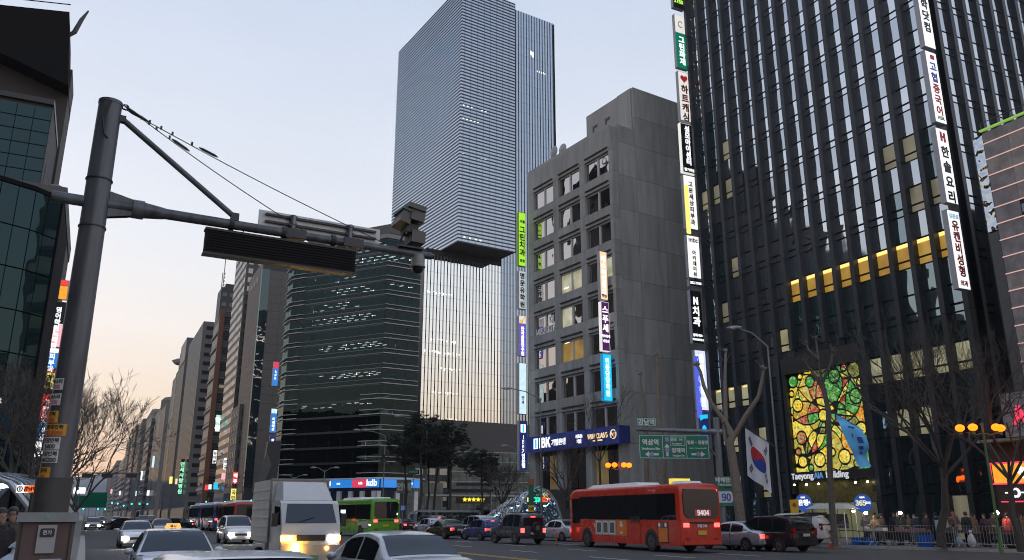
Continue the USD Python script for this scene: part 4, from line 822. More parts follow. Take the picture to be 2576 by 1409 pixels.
# ------------------------------------------------------------------ the avenue's left side
LG2 = mirror_glass('left_teal_glass', (.12, .20, .22), (.004, .009, .010), .22, wave=.0015)
arc = [(-4.9, 71.9), (-6.6, 70.2), (-8.8, 69.0), (-11.5, 68.2), (-15, 67.8), (-20, 68.0), (-27, 69.5)]
cb = thing('curved_glass_building', 'dark building with a curved teal glass front and a band of sign letters', 'building')
cb.part('wall', MB().prism(Polygon(arc + [(-27, 84), (-5.2, 84)]).buffer(-.25), 0, 26.2), DARKROOM)
gl, jn = [], []
for k in range(7):
    for (a, b) in zip(arc[:-1], arc[1:]):
        a, b = np.array(a), np.array(b); L = np.linalg.norm(b - a); d = (b - a) / L; n = np.array([-d[1], d[0]]) if False else np.array([d[1], -d[0]])
        if n[1] > 0: n = -n
        for i in range(2):
            s0, s1 = L * i / 2 + .03, L * (i + 1) / 2 - .03; c = a + d * (s0 + s1) / 2
            z = 3.8 + k * 3.2
            gl.append(MB().obox((*c, z + 1.58), (*d, 0), (*n, 0), (0, 0, 1), (s1 - s0, .12, 3.1)))
cb.pieces('glass_pane', gl, LG2); cb.part('roof_rim', MB().prism(Polygon(arc + [(-27, 84), (-5.2, 84)]), 26.25, 26.6), mat('soot_black', (.008, .008, .009), .9, spec=.1))
cb.part('street_side', MB().prism([(-4.7, 72.0), (-4.95, 72.0), (-5.2, 84), (-4.7, 84)], .1, 26.2), mat('soot_black', (.008, .008, .009), .9, spec=.1)); cb.part('vent', MB().box(-13, -9.5, 67.2, 67.9, 22.7, 23.8), BLACK)
cb.part('lettering', MB().text('덕영치과병원', .75, (-9.4, 67.95, 9.2), (.9, -.2, 0), (0, 0, 1), .05), WTXT); cb.part('small_lettering', MB().text('치과', .32, (-6.7, 69.1, 9.55), (.8, .6, 0), (0, 0, 1), .05), WTXT)
db = thing('signboard_building', 'dark building stacked with lit signs behind the curved glass front', 'building', (-30, 88), 0)
db.part('wall', MB().box(0, 24.3, 0, 22, .1, 31.5), DKST); db.part('parapet', MB().box(-.1, 24.4, -.1, 22, 31.51, 33.2), GRST); db.part('roof_mast', MB().tube([(22, 2, 33), (22, 2, 36)], .06, 6), DSTEEL)
db.part('roof_dish', MB().lathe([(0, 0), (.5, .1), (.6, .3), (0, .12)], (23.2, 2, 33.6), 12), GREYP); db.pieces('window_strip', [MB().box(3 + i * 4, 4.6 + i * 4, -.1, 0, 4, 30) for i in range(5)], LG2)
db.part('star_emblem', MB().prism([((.9 if i % 2 else .35) * math.cos(a) + 22.6, (.9 if i % 2 else .35) * math.sin(a) + 29.3) for i, a in enumerate(np.linspace(0, 2 * math.pi, 13)[:-1])], .02, .06, (0, 0, 0), (1, 0, 0), (0, 0, 1)), glow('star_yellow', (.8, .5, .08), .45)); db.part('yellow_lettering', MB().text('b', .9, (23.6, -.05, 28.2), (1, 0, 0), (0, 0, 1), .03), glow('star_yellow', (.8, .5, .08), .45))
for u, v0, v1, m, lb, tx in ((141, 702, 752, [(0, .7, ORANGEF), (.7, 1, REDS)], 'orange sign with a red head, topmost left of the pole', None), (133, 757, 812, BLACKF, 'black sign with white letters left of the pole', '영어학원'), (124, 816, 872, [(0, 1, PINKF)], 'red and white striped sign left of the pole', '노래방'), (116, 874, 926, [(0, .75, BLUEF), (.75, 1, WFACE)], 'blue sign with a white head left of the pole', '피부과'), (108, 928, 978, [(0, .85, YELLOWF), (.85, 1, REDS)], 'pale yellow sign left of the pole', '안과'), (100, 990, 1055, [(0, 1, REDS)], 'red and white sign among the bare twigs', '치킨호프'), (93, 1060, 1105, [(0, 1, BLUEF)], 'low blue sign among the bare twigs', '부동산'), (86, 1110, 1150, [(0, 1, WFACE)], 'lowest white sign among the bare twigs', '약국')):
    a, b = on_y(u, v1, 87.2), on_y(u, v0, 87.2)
    sign_board('stacked_sign', lb, a[0] - .2, 87.2, a[2], b[2], 1.1, .35, m, SG_SIDE, ([('lettering', tx, .5, .55, b[2] - 1.0, WTXT if m is BLACKF else DKTXT if 'yellow' in lb or 'lowest' in lb else WTXT, True, 1.2)] if tx else []), group='signs stacked left of the pole')
bb = thing('teal_office_tower', 'teal glass office tower with a grey side wall behind the curved front', 'building', (-48, 109.5), 0)
bb.part('wall', MB().box(0, 38, .3, 26, .1, 51.5), mat('grey_side', (.04, .04, .042), .7)); bb.part('roof_edge', MB().box(-.1, 38.1, -.2, 26, 51.51, 52.2), BLACK)
bb.pieces('glass_pane', [MB().box(i * 1.9 + .04, i * 1.9 + 1.86, 0, .29, z + .06, z + 1.66) for i in range(12, 20) for z in np.arange(20, 50.5, 1.725)], LG2, cap=160); bb.pieces('strip_lamp', [MB().box(30 + i * 1.9, 30.7 + i * 1.9, -.05, -.01, z, z + .12) for i in range(4) for z in (37.0, 37.4)], glow('dim_strip_lamp', (.7, .8, .8), .5))
ab = thing('overhanging_tower', 'black angular tower whose top block overhangs a grey shaft', 'building')
pf = [on_y(u, v, 121.0) for u, v in ((-160, -5), (175, 30), (172, 215), (38, 150), (-60, 105))]
ab.part('top_block', MB().prism([(q[0], q[2]) for q in pf], -12, 0, (0, 121, 0), (1, 0, 0), (0, 0, 1)), mat('soot_black', (.008, .008, .009), .9, spec=.1))
shaft = [on_y(u, v, 124.5) for u, v in ((-150, 205), (172, 222))]
ab.part('shaft', MB().box(-44, -9.7, 124.5, 133, .1, 64.5), mat('shaft_stone', (.026, .023, .022), .7, var=.25, scale=.3)); ab.part('roof_rail', MB().tube([(pf[0][0], 121, pf[0][2] + 1.2), (pf[1][0], 121, pf[1][2] + 1.2)], .08, 6), DSTEEL)
h0 = on_y(176, 78, 122); ab.part('roof_horn', MB().tube([h0 + [-.4, 0, -1.2], h0 + [.6, 0, 0], h0 + [1.2, 0, 2.2], h0 + [1.9, 0, 3.9]], [.25, .35, .3, .12], 8), DSTEEL)
for y0, h, l in ((150, 30, 60), (215, 18, 80)):
    t = thing('roadside_block', ['dark low block seen between the pole and the trees', 'dim tall block hidden behind the pole'][y0 == 150], 'building', (-40, y0), 0); t.part('wall', MB().box(0, 33, 0, l, .1, h), DKST); t.pieces('window', [MB().box(28 + j * 1.6, 29.2 + j * 1.6, -.08, 0, z, z + 1.6) for j in range(3) for z in np.arange(4, h - 2, 3.4)], DKGL)
# the near corner block on the camera's own side (it shows in the glass opposite)
for (x, y, w, d, h, lb) in ((-50, 0, 34, 34, 34, 'plain dark block on the near left corner'), (-40, -60, 29, 42, 46, 'tall dark block behind the near left corner')):
    t = thing('corner_block', lb, 'building', (x, y), 0); t.part('wall', MB().box(0, w, 0, d, .1, h), GRST); t.pieces('window', [MB().box(w, w + .1, j * 4 + .8, j * 4 + 3.4, z, z + 2.0) for j in range(int(d / 4)) for z in np.arange(5, h - 2, 3.6)], DKGL, cap=60)
# ------------------------------------------------------------------ vehicles
CARGLASS = mirror_glass('car_glass', (.36, .40, .45), (.006, .007, .008), .16, wave=0.0)
CHROME = mat('chrome', (.5, .5, .52), .15, metal=1.0); DPLASTIC = mat('dark_plastic', (.015, .015, .016), .5)
RIM = mat('alloy_rim', (.30, .30, .31), .3, metal=.8)
TAIL = glow('tail_light', (1.0, .06, .05), 5.0); TAILDIM = mat('tail_lens', (.25, .01, .012), .2); HEAD = glow('head_light', (1.0, .93, .75), 60.0); HEADOFF = mat('head_lens', (.5, .52, .55), .1)
AMBERL = glow('amber_light', (1.0, .40, .03), 30.0); FOG = glow('fog_light', (1.0, .50, .04), 120.0); PLATEG = mat('green_plate', (.08, .22, .12), .5); PLATEW = mat('white_plate', (.5, .5, .48), .5); PLATEY = mat('yellow_plate', (.55, .38, .04), .5)
def paint(name, c, metal=.35): return mat(name, c, .28, metal=metal, var=.05, coat=.6)
def interp(keys, xs):
    k = np.array(keys, float); return [PchipInterpolator(k[:, 0], k[:, i])(xs) for i in range(1, k.shape[1])]
def wheel(t, x, y, r=.32, w=.2, spokes=7, rim=RIM):
    s = 1 if y > 0 else -1
    wh = t.part('wheel', MB().lathe([(r * .60, -w / 2), (r * .92, -w / 2), (r, -w * .32), (r, w * .32), (r * .92, w / 2), (r * .60, w / 2), (r * .60, -w / 2)], (x, y - s * w / 2, r), 20, 'y'), RUBBER, smooth=40)
    g = MB().lathe([(0, -.02), (r * .58, -.02), (r * .62, .0), (r * .62, .03), (r * .56, .03), (r * .56, .0), (0, .0)], (x, y - s * .03, r), 20, 'y')
    for i in range(spokes):
        a = i * 2 * math.pi / spokes; g.obox((x + math.cos(a) * r * .32, y - s * .015, r + math.sin(a) * r * .32), (math.cos(a), 0, math.sin(a)), (0, 1, 0), (-math.sin(a), 0, math.cos(a)), (r * .5, .04, r * .12))
    wh.part('rim', g, rim)
    wh.part('hub', MB().lathe([(0, -.03), (r * .16, -.02), (r * .16, .03), (0, .03)], (x, y, r), 10, 'y'), DPLASTIC)
KINDS = {
    'sedan': dict(L=4.75, hw=.90, low=[(-2.38, .42, .82, .74), (-2.28, .30, .97, .84), (-1.7, .24, 1.02, .89), (-.6, .2, .98, .90), (.6, .2, .95, .90), (1.2, .2, .92, .89), (1.9, .22, .80, .87), (2.28, .28, .68, .80), (2.38, .36, .60, .70)],
                  roof=[(-1.85, .98, .80), (-1.55, 1.10, .77), (-.95, 1.40, .66), (-.3, 1.47, .64), (.25, 1.44, .65), (1.05, 1.06, .76), (1.3, .90, .80)], rear=(-1.72, -1.0), front=(.32, 1.22), sides=[(-1.15, -.32), (-.24, .55)], wx=(-1.38, 1.42)),
    'hatch': dict(L=3.9, hw=.84, low=[(-1.95, .40, .95, .74), (-1.85, .28, 1.00, .80), (-1.2, .22, 1.00, .83), (0, .2, .97, .84), (.9, .2, .95, .83), (1.5, .22, .84, .80), (1.86, .28, .70, .74), (1.95, .36, .62, .66)],
                  roof=[(-1.92, 1.0, .72), (-1.75, 1.20, .68), (-1.45, 1.44, .62), (-.6, 1.52, .61), (.1, 1.48, .62), (.9, 1.08, .72), (1.1, .95, .76)], rear=(-1.86, -1.5), front=(.18, 1.02), sides=[(-1.25, -.5), (-.42, .45)], wx=(-1.2, 1.25)),
    'van': dict(L=4.8, hw=.93, low=[(-2.4, .42, 1.02, .82), (-2.3, .30, 1.08, .89), (-1.5, .25, 1.06, .92), (.2, .22, 1.02, .93), (1.1, .22, 1.0, .92), (1.8, .24, .92, .88), (2.3, .3, .74, .80), (2.4, .38, .64, .70)],
                roof=[(-2.36, 1.05, .84), (-2.25, 1.35, .80), (-1.95, 1.66, .72), (-.9, 1.76, .71), (.2, 1.72, .71), (1.2, 1.22, .80), (1.6, .98, .84)], rear=(-2.32, -2.02), front=(.3, 1.45), sides=[(-1.85, -1.05), (-.95, -.12), (-.02, .8)], wx=(-1.45, 1.5)),
    'suv': dict(L=4.5, hw=.90, low=[(-2.2, .50, 1.05, .84), (-2.15, .42, 1.10, .88), (-1.2, .40, 1.12, .90), (.3, .40, 1.12, .90), (.8, .40, 1.12, .90), (1.6, .42, 1.06, .87), (2.15, .46, .98, .82), (2.22, .50, .88, .78)],
                roof=[(-2.18, 1.08, .84), (-2.12, 1.50, .78), (-2.0, 1.84, .72), (-1.0, 1.90, .71), (.0, 1.86, .71), (.45, 1.52, .76), (.85, 1.10, .83)], rear=(-2.16, -2.06), front=(.06, .74), sides=[(-1.8, -1.05), (-.95, -.25), (-.15, .35)], wx=(-1.35, 1.42)),
}
def car(name, label, cat, kind, x, y, az, body, tail=True, head=False, plate=PLATEW, group=None, r=.32, z=0):
    K = KINDS[kind]; t = thing(name, label, cat, (x, y, z), 90 - az, group)
    xs = np.unique(np.concatenate([np.linspace(K['low'][0][0], K['low'][-1][0], 30), [k[0] for k in K['low']]])); zb, zt, hw = interp(K['low'], xs)
    rings = []
    for X, b, h, w in zip(xs, zb, zt, hw):
        half = [(0, b), (w * .86, b), (w * .97, b + .10), (w, b + (h - b) * .45), (w * .985, b + (h - b) * .74), (w * .93, h - .025), (w * .80, h + .004), (w * .4, h + .022), (0, h + .028)]
        rings.append([(X, q[0], q[1]) for q in half] + [(X, -q[0], q[1]) for q in half[-2:0:-1]])
    t.part('body', MB().loft(rings), body, smooth=38)
    xr = np.unique(np.concatenate([np.linspace(K['roof'][0][0], K['roof'][-1][0], 26), [k[0] for k in K['roof']]])); rz, rw = interp(K['roof'], xr)
    top = max(k[1] for k in K['roof']); belt = .93 if kind in ('sedan', 'hatch') else 1.0 if kind == 'van' else 1.08; bw = K['hw'] * .95
    def side_y(X, Z):
        zz, ww = float(np.interp(X, xr, rz)), float(np.interp(X, xr, rw)); f = np.clip((Z - belt) / max(top - belt, .01), 0, 1); return bw + (min(x_[2] for x_ in K['roof']) - bw) * f
    rings = []
    for X, h in zip(xr, rz):
        h = max(h, belt - .05); e = h - .05; w1 = side_y(X, e)
        half = [(0, belt - .12), (bw * .97, belt - .12), (bw, belt - .02), ((bw + w1) / 2, (belt + e) / 2 if e > belt else belt - .01), (w1, max(e, belt - .005)), (w1 - .08, h), (w1 * .5, h + .015), (0, h + .02)]
        rings.append([(X, q[0], q[1]) for q in half] + [(X, -q[0], q[1]) for q in half[-2:0:-1]])
    t.part('roof', MB().loft(rings), body, smooth=38)
    # glass laid over the cabin
    def topz(X): return float(np.interp(X, xr, rz))
    def pane(x0, x1, front):
        P = []
        for X in np.linspace(x0, x1, 7):
            h = topz(X); w = side_y(X, h - .05) - .075; P.append([[X, w * f, h + .012 + .012 * (1 - f * f)] for f in np.linspace(-1, 1, 7)])
        G = MB().grid(P) if not front else MB().grid(P); G.v[0] = G.v[0]; return G
    fx = K['front'][1] - .04; a = t.part('windscreen', pane(K['front'][0] + .02, fx, True), CARGLASS, smooth=True)
    if kind in ('suv', 'van', 'hatch'):
        x0, x1 = K['rear']; h0, h1 = belt + .06, topz(x1) - .10
        w0, w1 = side_y(x0, h0) - .10, side_y(x1, h1) - .06
        xa = float(np.interp(h0, rz[:8], xr[:8])); xb = float(np.interp(h1, rz[:8], xr[:8]))
        t.part('rear_window', MB().quad((xa - .015, w0, h0), (xa - .015, -w0, h0), (xb - .02, -w1, h1), (xb - .02, w1, h1), .01), CARGLASS)
    else: t.part('rear_window', pane(K['rear'][0] + .06, K['rear'][1] + .03, False), CARGLASS, smooth=True)
    for s in (1, -1):
        for i, (x0, x1) in enumerate(K['sides']):
            def ztop(X): return topz(X) - .095
            xx = np.linspace(x0, x1, 6); lo = belt + .03
            P = [[[X, s * (side_y(X, Z) + .006), Z] for Z in (lo, (lo + max(ztop(X), lo + .02)) / 2, max(ztop(X), lo + .02))] for X in (xx if s < 0 else xx[::-1])]
            t.part('side_window', MB().grid(P), CARGLASS)
        for X in [w[0] - .04 for w in K['sides'][1:]] + [K['sides'][-1][1] + .25]:
            h = float(np.interp(X, xs, zt)); w = float(np.interp(X, xs, hw)); t.part('door_seam', MB().box(X - .006, X + .006, s * (w - .04), s * (w + .003), .34, h - .1), DPLASTIC)
        w = float(np.interp(K['sides'][-1][1], xs, hw)); X = K['sides'][-1][1] + .12
        t.part('door_mirror', MB().ball((X, s * (w + .10), belt + .06), 1, 2, (.10, .11, .075)), body, smooth=True); t.part('door_handle', MB().box(K['sides'][0][1] - .3, K['sides'][0][1] - .12, s * (w - .02), s * (w + .018), belt - .17, belt - .14), body)
        for X in K['wx']:
            w = float(np.interp(X, xs, hw)); rr = r * 1.17
            t.part('wheel_arch', MB().lathe([(0, -.12), (rr, -.12), (rr, .0), (0, .0)], (X, s * (w + .003) if s < 0 else w + .003, r), 20, 'y') if False else MB().prism(Point(X, r).buffer(rr, 10).intersection(sbox(X - 1, .18, X + 1, 2)), 0, .15, (0, s * (w + .006) + (.0 if s < 0 else 0), 0), (1, 0, 0), (0, 0, 1)) if s > 0 else MB().prism(Point(X, r).buffer(rr, 10).intersection(sbox(X - 1, .18, X + 1, 2)), -.15, 0, (0, -(w + .006), 0), (1, 0, 0), (0, 0, 1)), DPLASTIC)
            wheel(t, X, s * (w + .012), r, rim=RIM)
    x0, x1 = xs[0], xs[-1]; zr = float(np.interp(x0 + .08, xs, zt)); hwR = float(np.interp(x0 + .06, xs, hw)); hwF = float(np.interp(x1 - .08, xs, hw)); zf = float(np.interp(x1 - .08, xs, zt))
    for s in (1, -1):
        if kind == 'suv': t.part('tail_lamp', MB().box(x0 - .02, x0 + .1, s * (hwR - .20), s * (hwR + .01), .72, 1.0), TAIL if tail else TAILDIM)
        elif kind == 'van': t.part('tail_lamp', MB().box(x0 - .0, x0 + .16, s * (hwR - .17), s * (hwR + .012), .80, 1.18), TAIL if tail else TAILDIM)
        else: t.part('tail_lamp', MB().box(x0 + .0, x0 + .22, s * (hwR - .30), s * (hwR + .008), zr - .30, zr - .10), TAIL if tail else TAILDIM)
        t.part('head_lamp', MB().box(x1 - .26, x1 - .015, s * (hwF - .34), s * (hwF + .015), zf - .20, zf - .03), HEAD if head else HEADOFF)
        if head: t.part('headlight_bulb', MB().ball((x1 + .01, s * (hwF - .16), zf - .12), .13, 1), HEAD)
    t.part('grille', MB().box(x1 - .06, x1 + .012, -.38, .38, zf - .20, zf - .06), DPLASTIC); t.part('front_bumper', MB().box(x1 - .15, x1 + .03, -hwF + .08, hwF - .08, .30, .44), body if kind != 'suv' else DPLASTIC)
    t.part('rear_bumper', MB().box(x0 - .05, x0 + .15, -hwR + .03, hwR - .03, .36, .56), body if kind != 'suv' else DPLASTIC)
    t.part('number_plate', MB().box(x0 - .065, x0 - .02, -.24, .24, zr - .30 if kind != 'suv' else .62, zr - .17 if kind != 'suv' else .76), plate); t.part('front_number_plate', MB().box(x1 + .031, x1 + .045, -.24, .24, .36, .48), plate)
    if tail: t.part('high_brake_lamp', MB().box(K['rear'][1] - .10, K['rear'][1] + .0, -.14, .14, topz(K['rear'][1]) - .02 - (0.05 if kind != 'sedan' else .08), topz(K['rear'][1]) + .02 - (.03 if kind != 'sedan' else .06)), TAIL)
    return t
def rear_at(u, v, az, kind, dx=0.0):
    """centre of a car whose rear left corner touches the road at this place"""
    p = on_z(u, v); a = math.radians(az); f = np.array([math.sin(a), math.cos(a)]); rt = np.array([f[1], -f[0]]); K = KINDS[kind]
    return p[:2] + f * K['L'] / 2 + rt * K['hw'] * .9
# big box vehicles
def bus(name, label, x, y, az, L, H, body, lower, roofm, number=None, rear_number=None, group=None, adv=False, tailm=TAIL):
    W = 1.25; t = thing(name, label, 'bus', (x, y, 0), 90 - az, group)
    sec = lambda w, h0, h1, r: [(w - .02, h0), (w, h0 + .3), (w, h1 - r), (w - r * .30, h1 - r * .30), (w - r, h1), (0, h1 + .04)]
    def ring(X, w, h0, h1, r): q = sec(w, h0, h1, r); return [(X, 0, h0)] + [(X, a, b) for a, b in q] + [(X, -a, b) for a, b in q[-2::-1]]
    h = L / 2
    t.part('body', MB().loft([ring(-h, W - .10, .42, H - .22, .2), ring(-h + .12, W, .34, H - .04, .22), ring(-h + .4, W, .32, H, .22), ring(h - .8, W, .32, H, .22), ring(h - .25, W - .02, .32, H - .12, .25), ring(h, W - .14, .40, H - .55, .3)]), body, smooth=35)
    if lower is not None: t.part('skirt', MB().box(-h + .15, h - .4, -W - .006, W + .006, .35, .85), lower)
    t.part('roof_panel', MB().loft([ring(-h + .2, W - .06, H - .50, H + .008, .22), ring(h - .9, W - .06, H - .50, H + .008, .22)]), roofm, smooth=35)
    t.part('air_conditioner', MB().hexa([[-h * .25, -.8, H], [h * .72, -.8, H], [h * .72, .8, H], [-h * .25, .8, H], [-h * .2, -.7, H + .22], [h * .62, -.7, H + .2], [h * .62, .7, H + .2], [-h * .2, .7, H + .22]]), WHITEP)
    t.part('roof_hatch', MB().hexa([[-h + .5, -.6, H], [-h + 1.7, -.6, H], [-h + 1.7, .6, H], [-h + .5, .6, H], [-h + .6, -.5, H + .16], [-h + 1.5, -.5, H + .16], [-h + 1.5, .5, H + .16], [-h + .6, .5, H + .16]]), WHITEP)
    wz0, wz1 = H * .475, H * .86
    for s in (1, -1):
        n = 6; a, b = -h + .35, h - 1.5
        for i in range(n): t.part('side_window', MB().box(a + (b - a) * i / n + .012, a + (b - a) * (i + 1) / n - .012, s * (W - .05), s * (W + .012), wz0, wz1), CARGLASS)
        t.part('driver_window', MB().box(h - 1.48, h - .55, s * (W - .08), s * (W + .010), wz0 - .25, wz1 - .1), CARGLASS)
        for X in (-h + 2.6, h - 2.3):
            P = Point(X, .5).buffer(.60, 10).intersection(sbox(X - 2, .3, X + 2, 3))
            t.part('wheel_arch', MB().prism(P, -.1, .0, (0, -(W + .012), 0), (1, 0, 0), (0, 0, 1)) if s < 0 else MB().prism(P, 0, .1, (0, W + .012, 0), (1, 0, 0), (0, 0, 1)), DPLASTIC)
            wheel(t, X, s * (W + .02), .5, .3, 10, mat('steel_rim', (.12, .12, .12), .5, metal=.5))
        t.part('door_mirror', MB().box(h - .3, h - .1, s * (W + .1), s * (W + .32), H * .66, H * .8), DPLASTIC).part('mirror_arm', MB().tube([(h - .3, s * (W - .1), H * .85), (h - .15, s * (W + .2), H * .82)], .03, 6), DPLASTIC)
        t.part('tail_lamp', MB().box(-h - .02, -h + .1, s * (W - .50), s * (W - .16), 1.22, 1.42), tailm); t.part('upper_tail_lamp', MB().box(-h - .0, -h + .12, s * (W - .32), s * (W - .18), H - .36, H - .26), TAIL if s < 0 else TAILDIM)
        t.part('head_lamp', MB().box(h - .1, h + .02, s * (W - .6), s * (W - .2), .75, .95), HEADOFF); t.part('bumper_lamp', MB().box(-h - .02, -h + .05, s * (W - .55), s * (W - .25), .62, .70), TAILDIM)
        for i in range(3): t.part('luggage_flap_seam', MB().box(-h + 3.6 + i * 1.6, -h + 3.615 + i * 1.6, s * (W - .05), s * (W + .009), .45, wz0 - .12), DPLASTIC)
    rw = MB().prism([(-W + .22, H * .56), (-W + .45, H * .50), (W - .45, H * .50), (W - .22, H * .56), (W - .18, H * .86), (W - .3, H * .92), (-W + .3, H * .92), (-W + .18, H * .86)], 0, .02, (-h - .035, 0, 0), (0, -1, 0), (0, 0, 1))
    t.part('rear_window', rw, CARGLASS); t.part('engine_grille', MB().box(-h - .02, -h + .05, -.75, .75, H * .42, H * .445), DPLASTIC)
    t.part('rear_bumper', MB().box(-h - .04, -h + .1, -W + .12, W - .12, .40, .58), lower or body); t.part('number_plate', MB().box(-h - .05, -h - .01, -.26, .26, .86, 1.06), PLATEY)
    t.part('windscreen', MB().quad((h - .02, -W + .18, 1.3), (h - .02, W - .18, 1.3), (h - .38, W - .22, H - .35), (h - .38, -W + .22, H - .35), .02), CARGLASS)
    return t

RED = paint('bus_red', (.46, .022, .008), .0)
RB0, RB1 = on_z(1716, 1393), on_z(1431, 1373)
baz = math.degrees(math.atan2(RB1[0] - RB0[0], RB1[1] - RB0[1])); bL = min(float(np.hypot(*(RB1 - RB0)[:2])), 12.0); ba = math.radians(baz)
bc = RB0[:2] + np.array([math.sin(ba), math.cos(ba)]) * bL / 2 + np.array([math.cos(ba), -math.sin(ba)]) * 1.25
t = bus('city_bus', 'red express coach numbered 9404 with a grey picture panel on its side', bc[0], bc[1], baz, bL, 3.3, RED, None, paint('bus_pink_roof', (.50, .14, .13), 0), group=None)
h = bL / 2; W = 1.25
t.part('side_lettering', MB().text('9404', .34, (-h + 4.1, W + .012, 1.62 - .22), (-1, 0, 0), (0, 0, 1), .006), DPLASTIC)
t.part('rear_number_board', MB().box(-h - .075, -h - .056, -.55, .40, H_ if False else 1.75, 2.05), glow('maroon_board', (.45, .05, .08), .35)); t.part('rear_lettering', MB().text('9404', .24, (-h - .076, -.08, 1.79), (0, -1, 0), (0, 0, 1), .006), glow('board_letters', (.9, .85, .8), .6))
pn = t.part('picture_panel', MB().box(h - 5.6, h - 3.3, W + .001, W + .010, .72, 1.52), mat('panel_grey', (.28, .32, .34), .5))
for i in range(3):
    x = h - 3.75 - i * .72; P = sbox(x - .22, .88, x + .22, 1.36).buffer(.09); pn.part('picture_window', MB().prism(P, 0, .004, (0, W + .0152, 0), (1, 0, 0), (0, 0, 1)), WHITEP); P2 = sbox(x - .18, .90, x + .18, 1.34).buffer(.06); pn.part('picture_scene', MB().prism(P2, 0, .004, (0, W + .0195, 0), (1, 0, 0), (0, 0, 1)), mat('scene_dark', (.10, .09, .08), .5, var=.8, scale=9))
t.part('orange_panel', MB().box(h - 6.7, h - 5.65, W + .001, W + .009, .72, 1.52), paint('bus_orange', (.62, .16, .015), 0)); t.part('small_lettering', MB().text('서울', .14, (h - 6.15, W + .010, 1.2), (-1, 0, 0), (0, 0, 1), .004).text('강남', .10, (h - 6.15, W + .010, .82), (-1, 0, 0), (0, 0, 1), .004).text('용인', .10, (h - 6.15, W + .010, 1.36), (-1, 0, 0), (0, 0, 1), .004), WHITEP)
t.part('rear_door', MB().box(-h + 1.05, -h + 2.0, W + .001, W + .010, .45, 1.45), DPLASTIC).part('door_poster', MB().box(-h + 1.12, -h + 1.92, W + .0105, W + .014, .5, 1.18), paint('bus_orange', (.62, .16, .015), 0))
for i, m in enumerate((WHITEP, paint('badge_red', (.4, .02, .05), 0), WHITEP)): t.part('round_badge', MB().prism(Point(-h + 1.26 + i * .28, 1.32).buffer(.11), 0, .005, (0, W + .016, 0), (1, 0, 0), (0, 0, 1)), m)
t.part('rear_small_lettering', MB().text('우등고속', .12, (-h - .045, .0, 1.22), (0, -1, 0), (0, 0, 1), .006), WHITEP); t.part('yellow_board', MB().box(-h + 1.7, -h + 2.1, -.7, .35, 3.34, 3.62), glow('yellow_board', (1.0, .75, .1), .8))
# green bus, blue buses, white and red bus
GRN = paint('bus_green', (.10, .32, .02), 0)
t = bus('city_bus', 'lime green city bus with lit tail lamps behind the box truck', 22.2, 74.0, -3, 11, 3.1, GRN, None, paint('bus_green_roof', (.16, .42, .2), 0)); t.part('side_board', MB().box(-4.5, -2.8, 1.25, 1.265, .75, 1.25), mat('board_white', (.5, .5, .5), .5)); t.part('route_board', MB().box(1.2, 2.6, 1.262, 1.275, 1.9, 2.25), glow('route_white', (.7, .8, 1.0), 1.2))
BLU = paint('bus_blue', (.06, .11, .34), 0)
bus('city_bus', 'blue city bus nearest behind the white and red one', 14.4, 109.0, -1, 11, 3.1, BLU, None, paint('bus_pale_roof', (.4, .42, .48), 0)); bus('city_bus', 'blue city bus, farther of the two blue ones in the queue', 14.2, 121.5, -1, 11, 3.1, BLU, None, paint('bus_pale_roof', (.4, .42, .48), 0))
bus('city_bus', 'white and red city bus at the tail of the bus queue', 14.7, 96.0, -1, 11, 3.1, paint('bus_red_end', (.50, .03, .03), 0), WHITEP, paint('bus_white_roof', (.6, .6, .6), 0))
# cars waiting on the right, tail lights on
GT = 'cars queueing with lit tail lamps'
BLK = paint('car_black', (.012, .012, .014)); SIL = paint('car_silver', (.42, .44, .47), .55); DBL = paint('car_blue', (.035, .05, .14)); GRY = paint('car_grey', (.07, .075, .09), .4); WHT = paint('car_white', (.62, .62, .62), .0); MAR = paint('car_maroon', (.06, .012, .014)); PSL = paint('car_pale_silver', (.50, .52, .56), .4)
c = rear_at(1316, 1371, -3, 'suv'); t = car('parked_suv', 'dark grey boxy off roader with a spare wheel on its rear door', 'car', 'suv', c[0], c[1], -3, GRY, r=.37)
t.part('spare_wheel', MB().lathe([(.14, -.1), (.33, -.1), (.36, -.05), (.36, .06), (.3, .1), (.14, .06), (.14, -.1)], (-2.33, -.15, 1.02), 20, 'x'), RUBBER, smooth=40).part('spare_rim', MB().lathe([(0, .0), (.15, .0), (.15, -.03), (0, -.03)], (-2.42, -.15, 1.02), 12, 'x').tri(np.eye(4)), RIM)
t.part('roof_rail', MB().box(-1.9, -.1, .58, .63, 1.93, 1.97), DPLASTIC); t.part('roof_rail', MB().box(-1.9, -.1, -.63, -.58, 1.93, 1.97), DPLASTIC)
c = rear_at(1133, 1357, -4, 'sedan'); car('waiting_car', 'black sedan with bright tail lamps, left of the blue hatchback', 'car', 'sedan', c[0], c[1], -4, BLK, group=GT)
c = rear_at(1222, 1361, -4, 'hatch'); car('waiting_car', 'dark blue hatchback between the black sedan and the off roader', 'car', 'hatch', c[0], c[1], -4, DBL, group=GT)
c = rear_at(1088, 1344, -4, 'van'); car('waiting_car', 'dark people carrier with lit tail lamps left of the black sedan', 'car', 'van', c[0], c[1], -4, GRY, group=GT)
c = rear_at(1016, 1338, -4, 'sedan'); car('waiting_car', 'maroon dark car with lit tail lamps just right of the green bus', 'car', 'sedan', c[0], c[1], -4, MAR, group=GT)
car('waiting_car', 'silver sedan half hidden behind the red coach', 'car', 'sedan', 31.0, 54.0, -4, SIL, group=GT); car('waiting_car', 'silver estate far side of the queue above the blue hatchback', 'car', 'van', 30.5, 68, -4, SIL, group=GT, tail=False)
car('waiting_car', 'grey car on the far lane above the black sedan', 'car', 'hatch', 30.0, 78, -4, PSL, group=GT, tail=False)
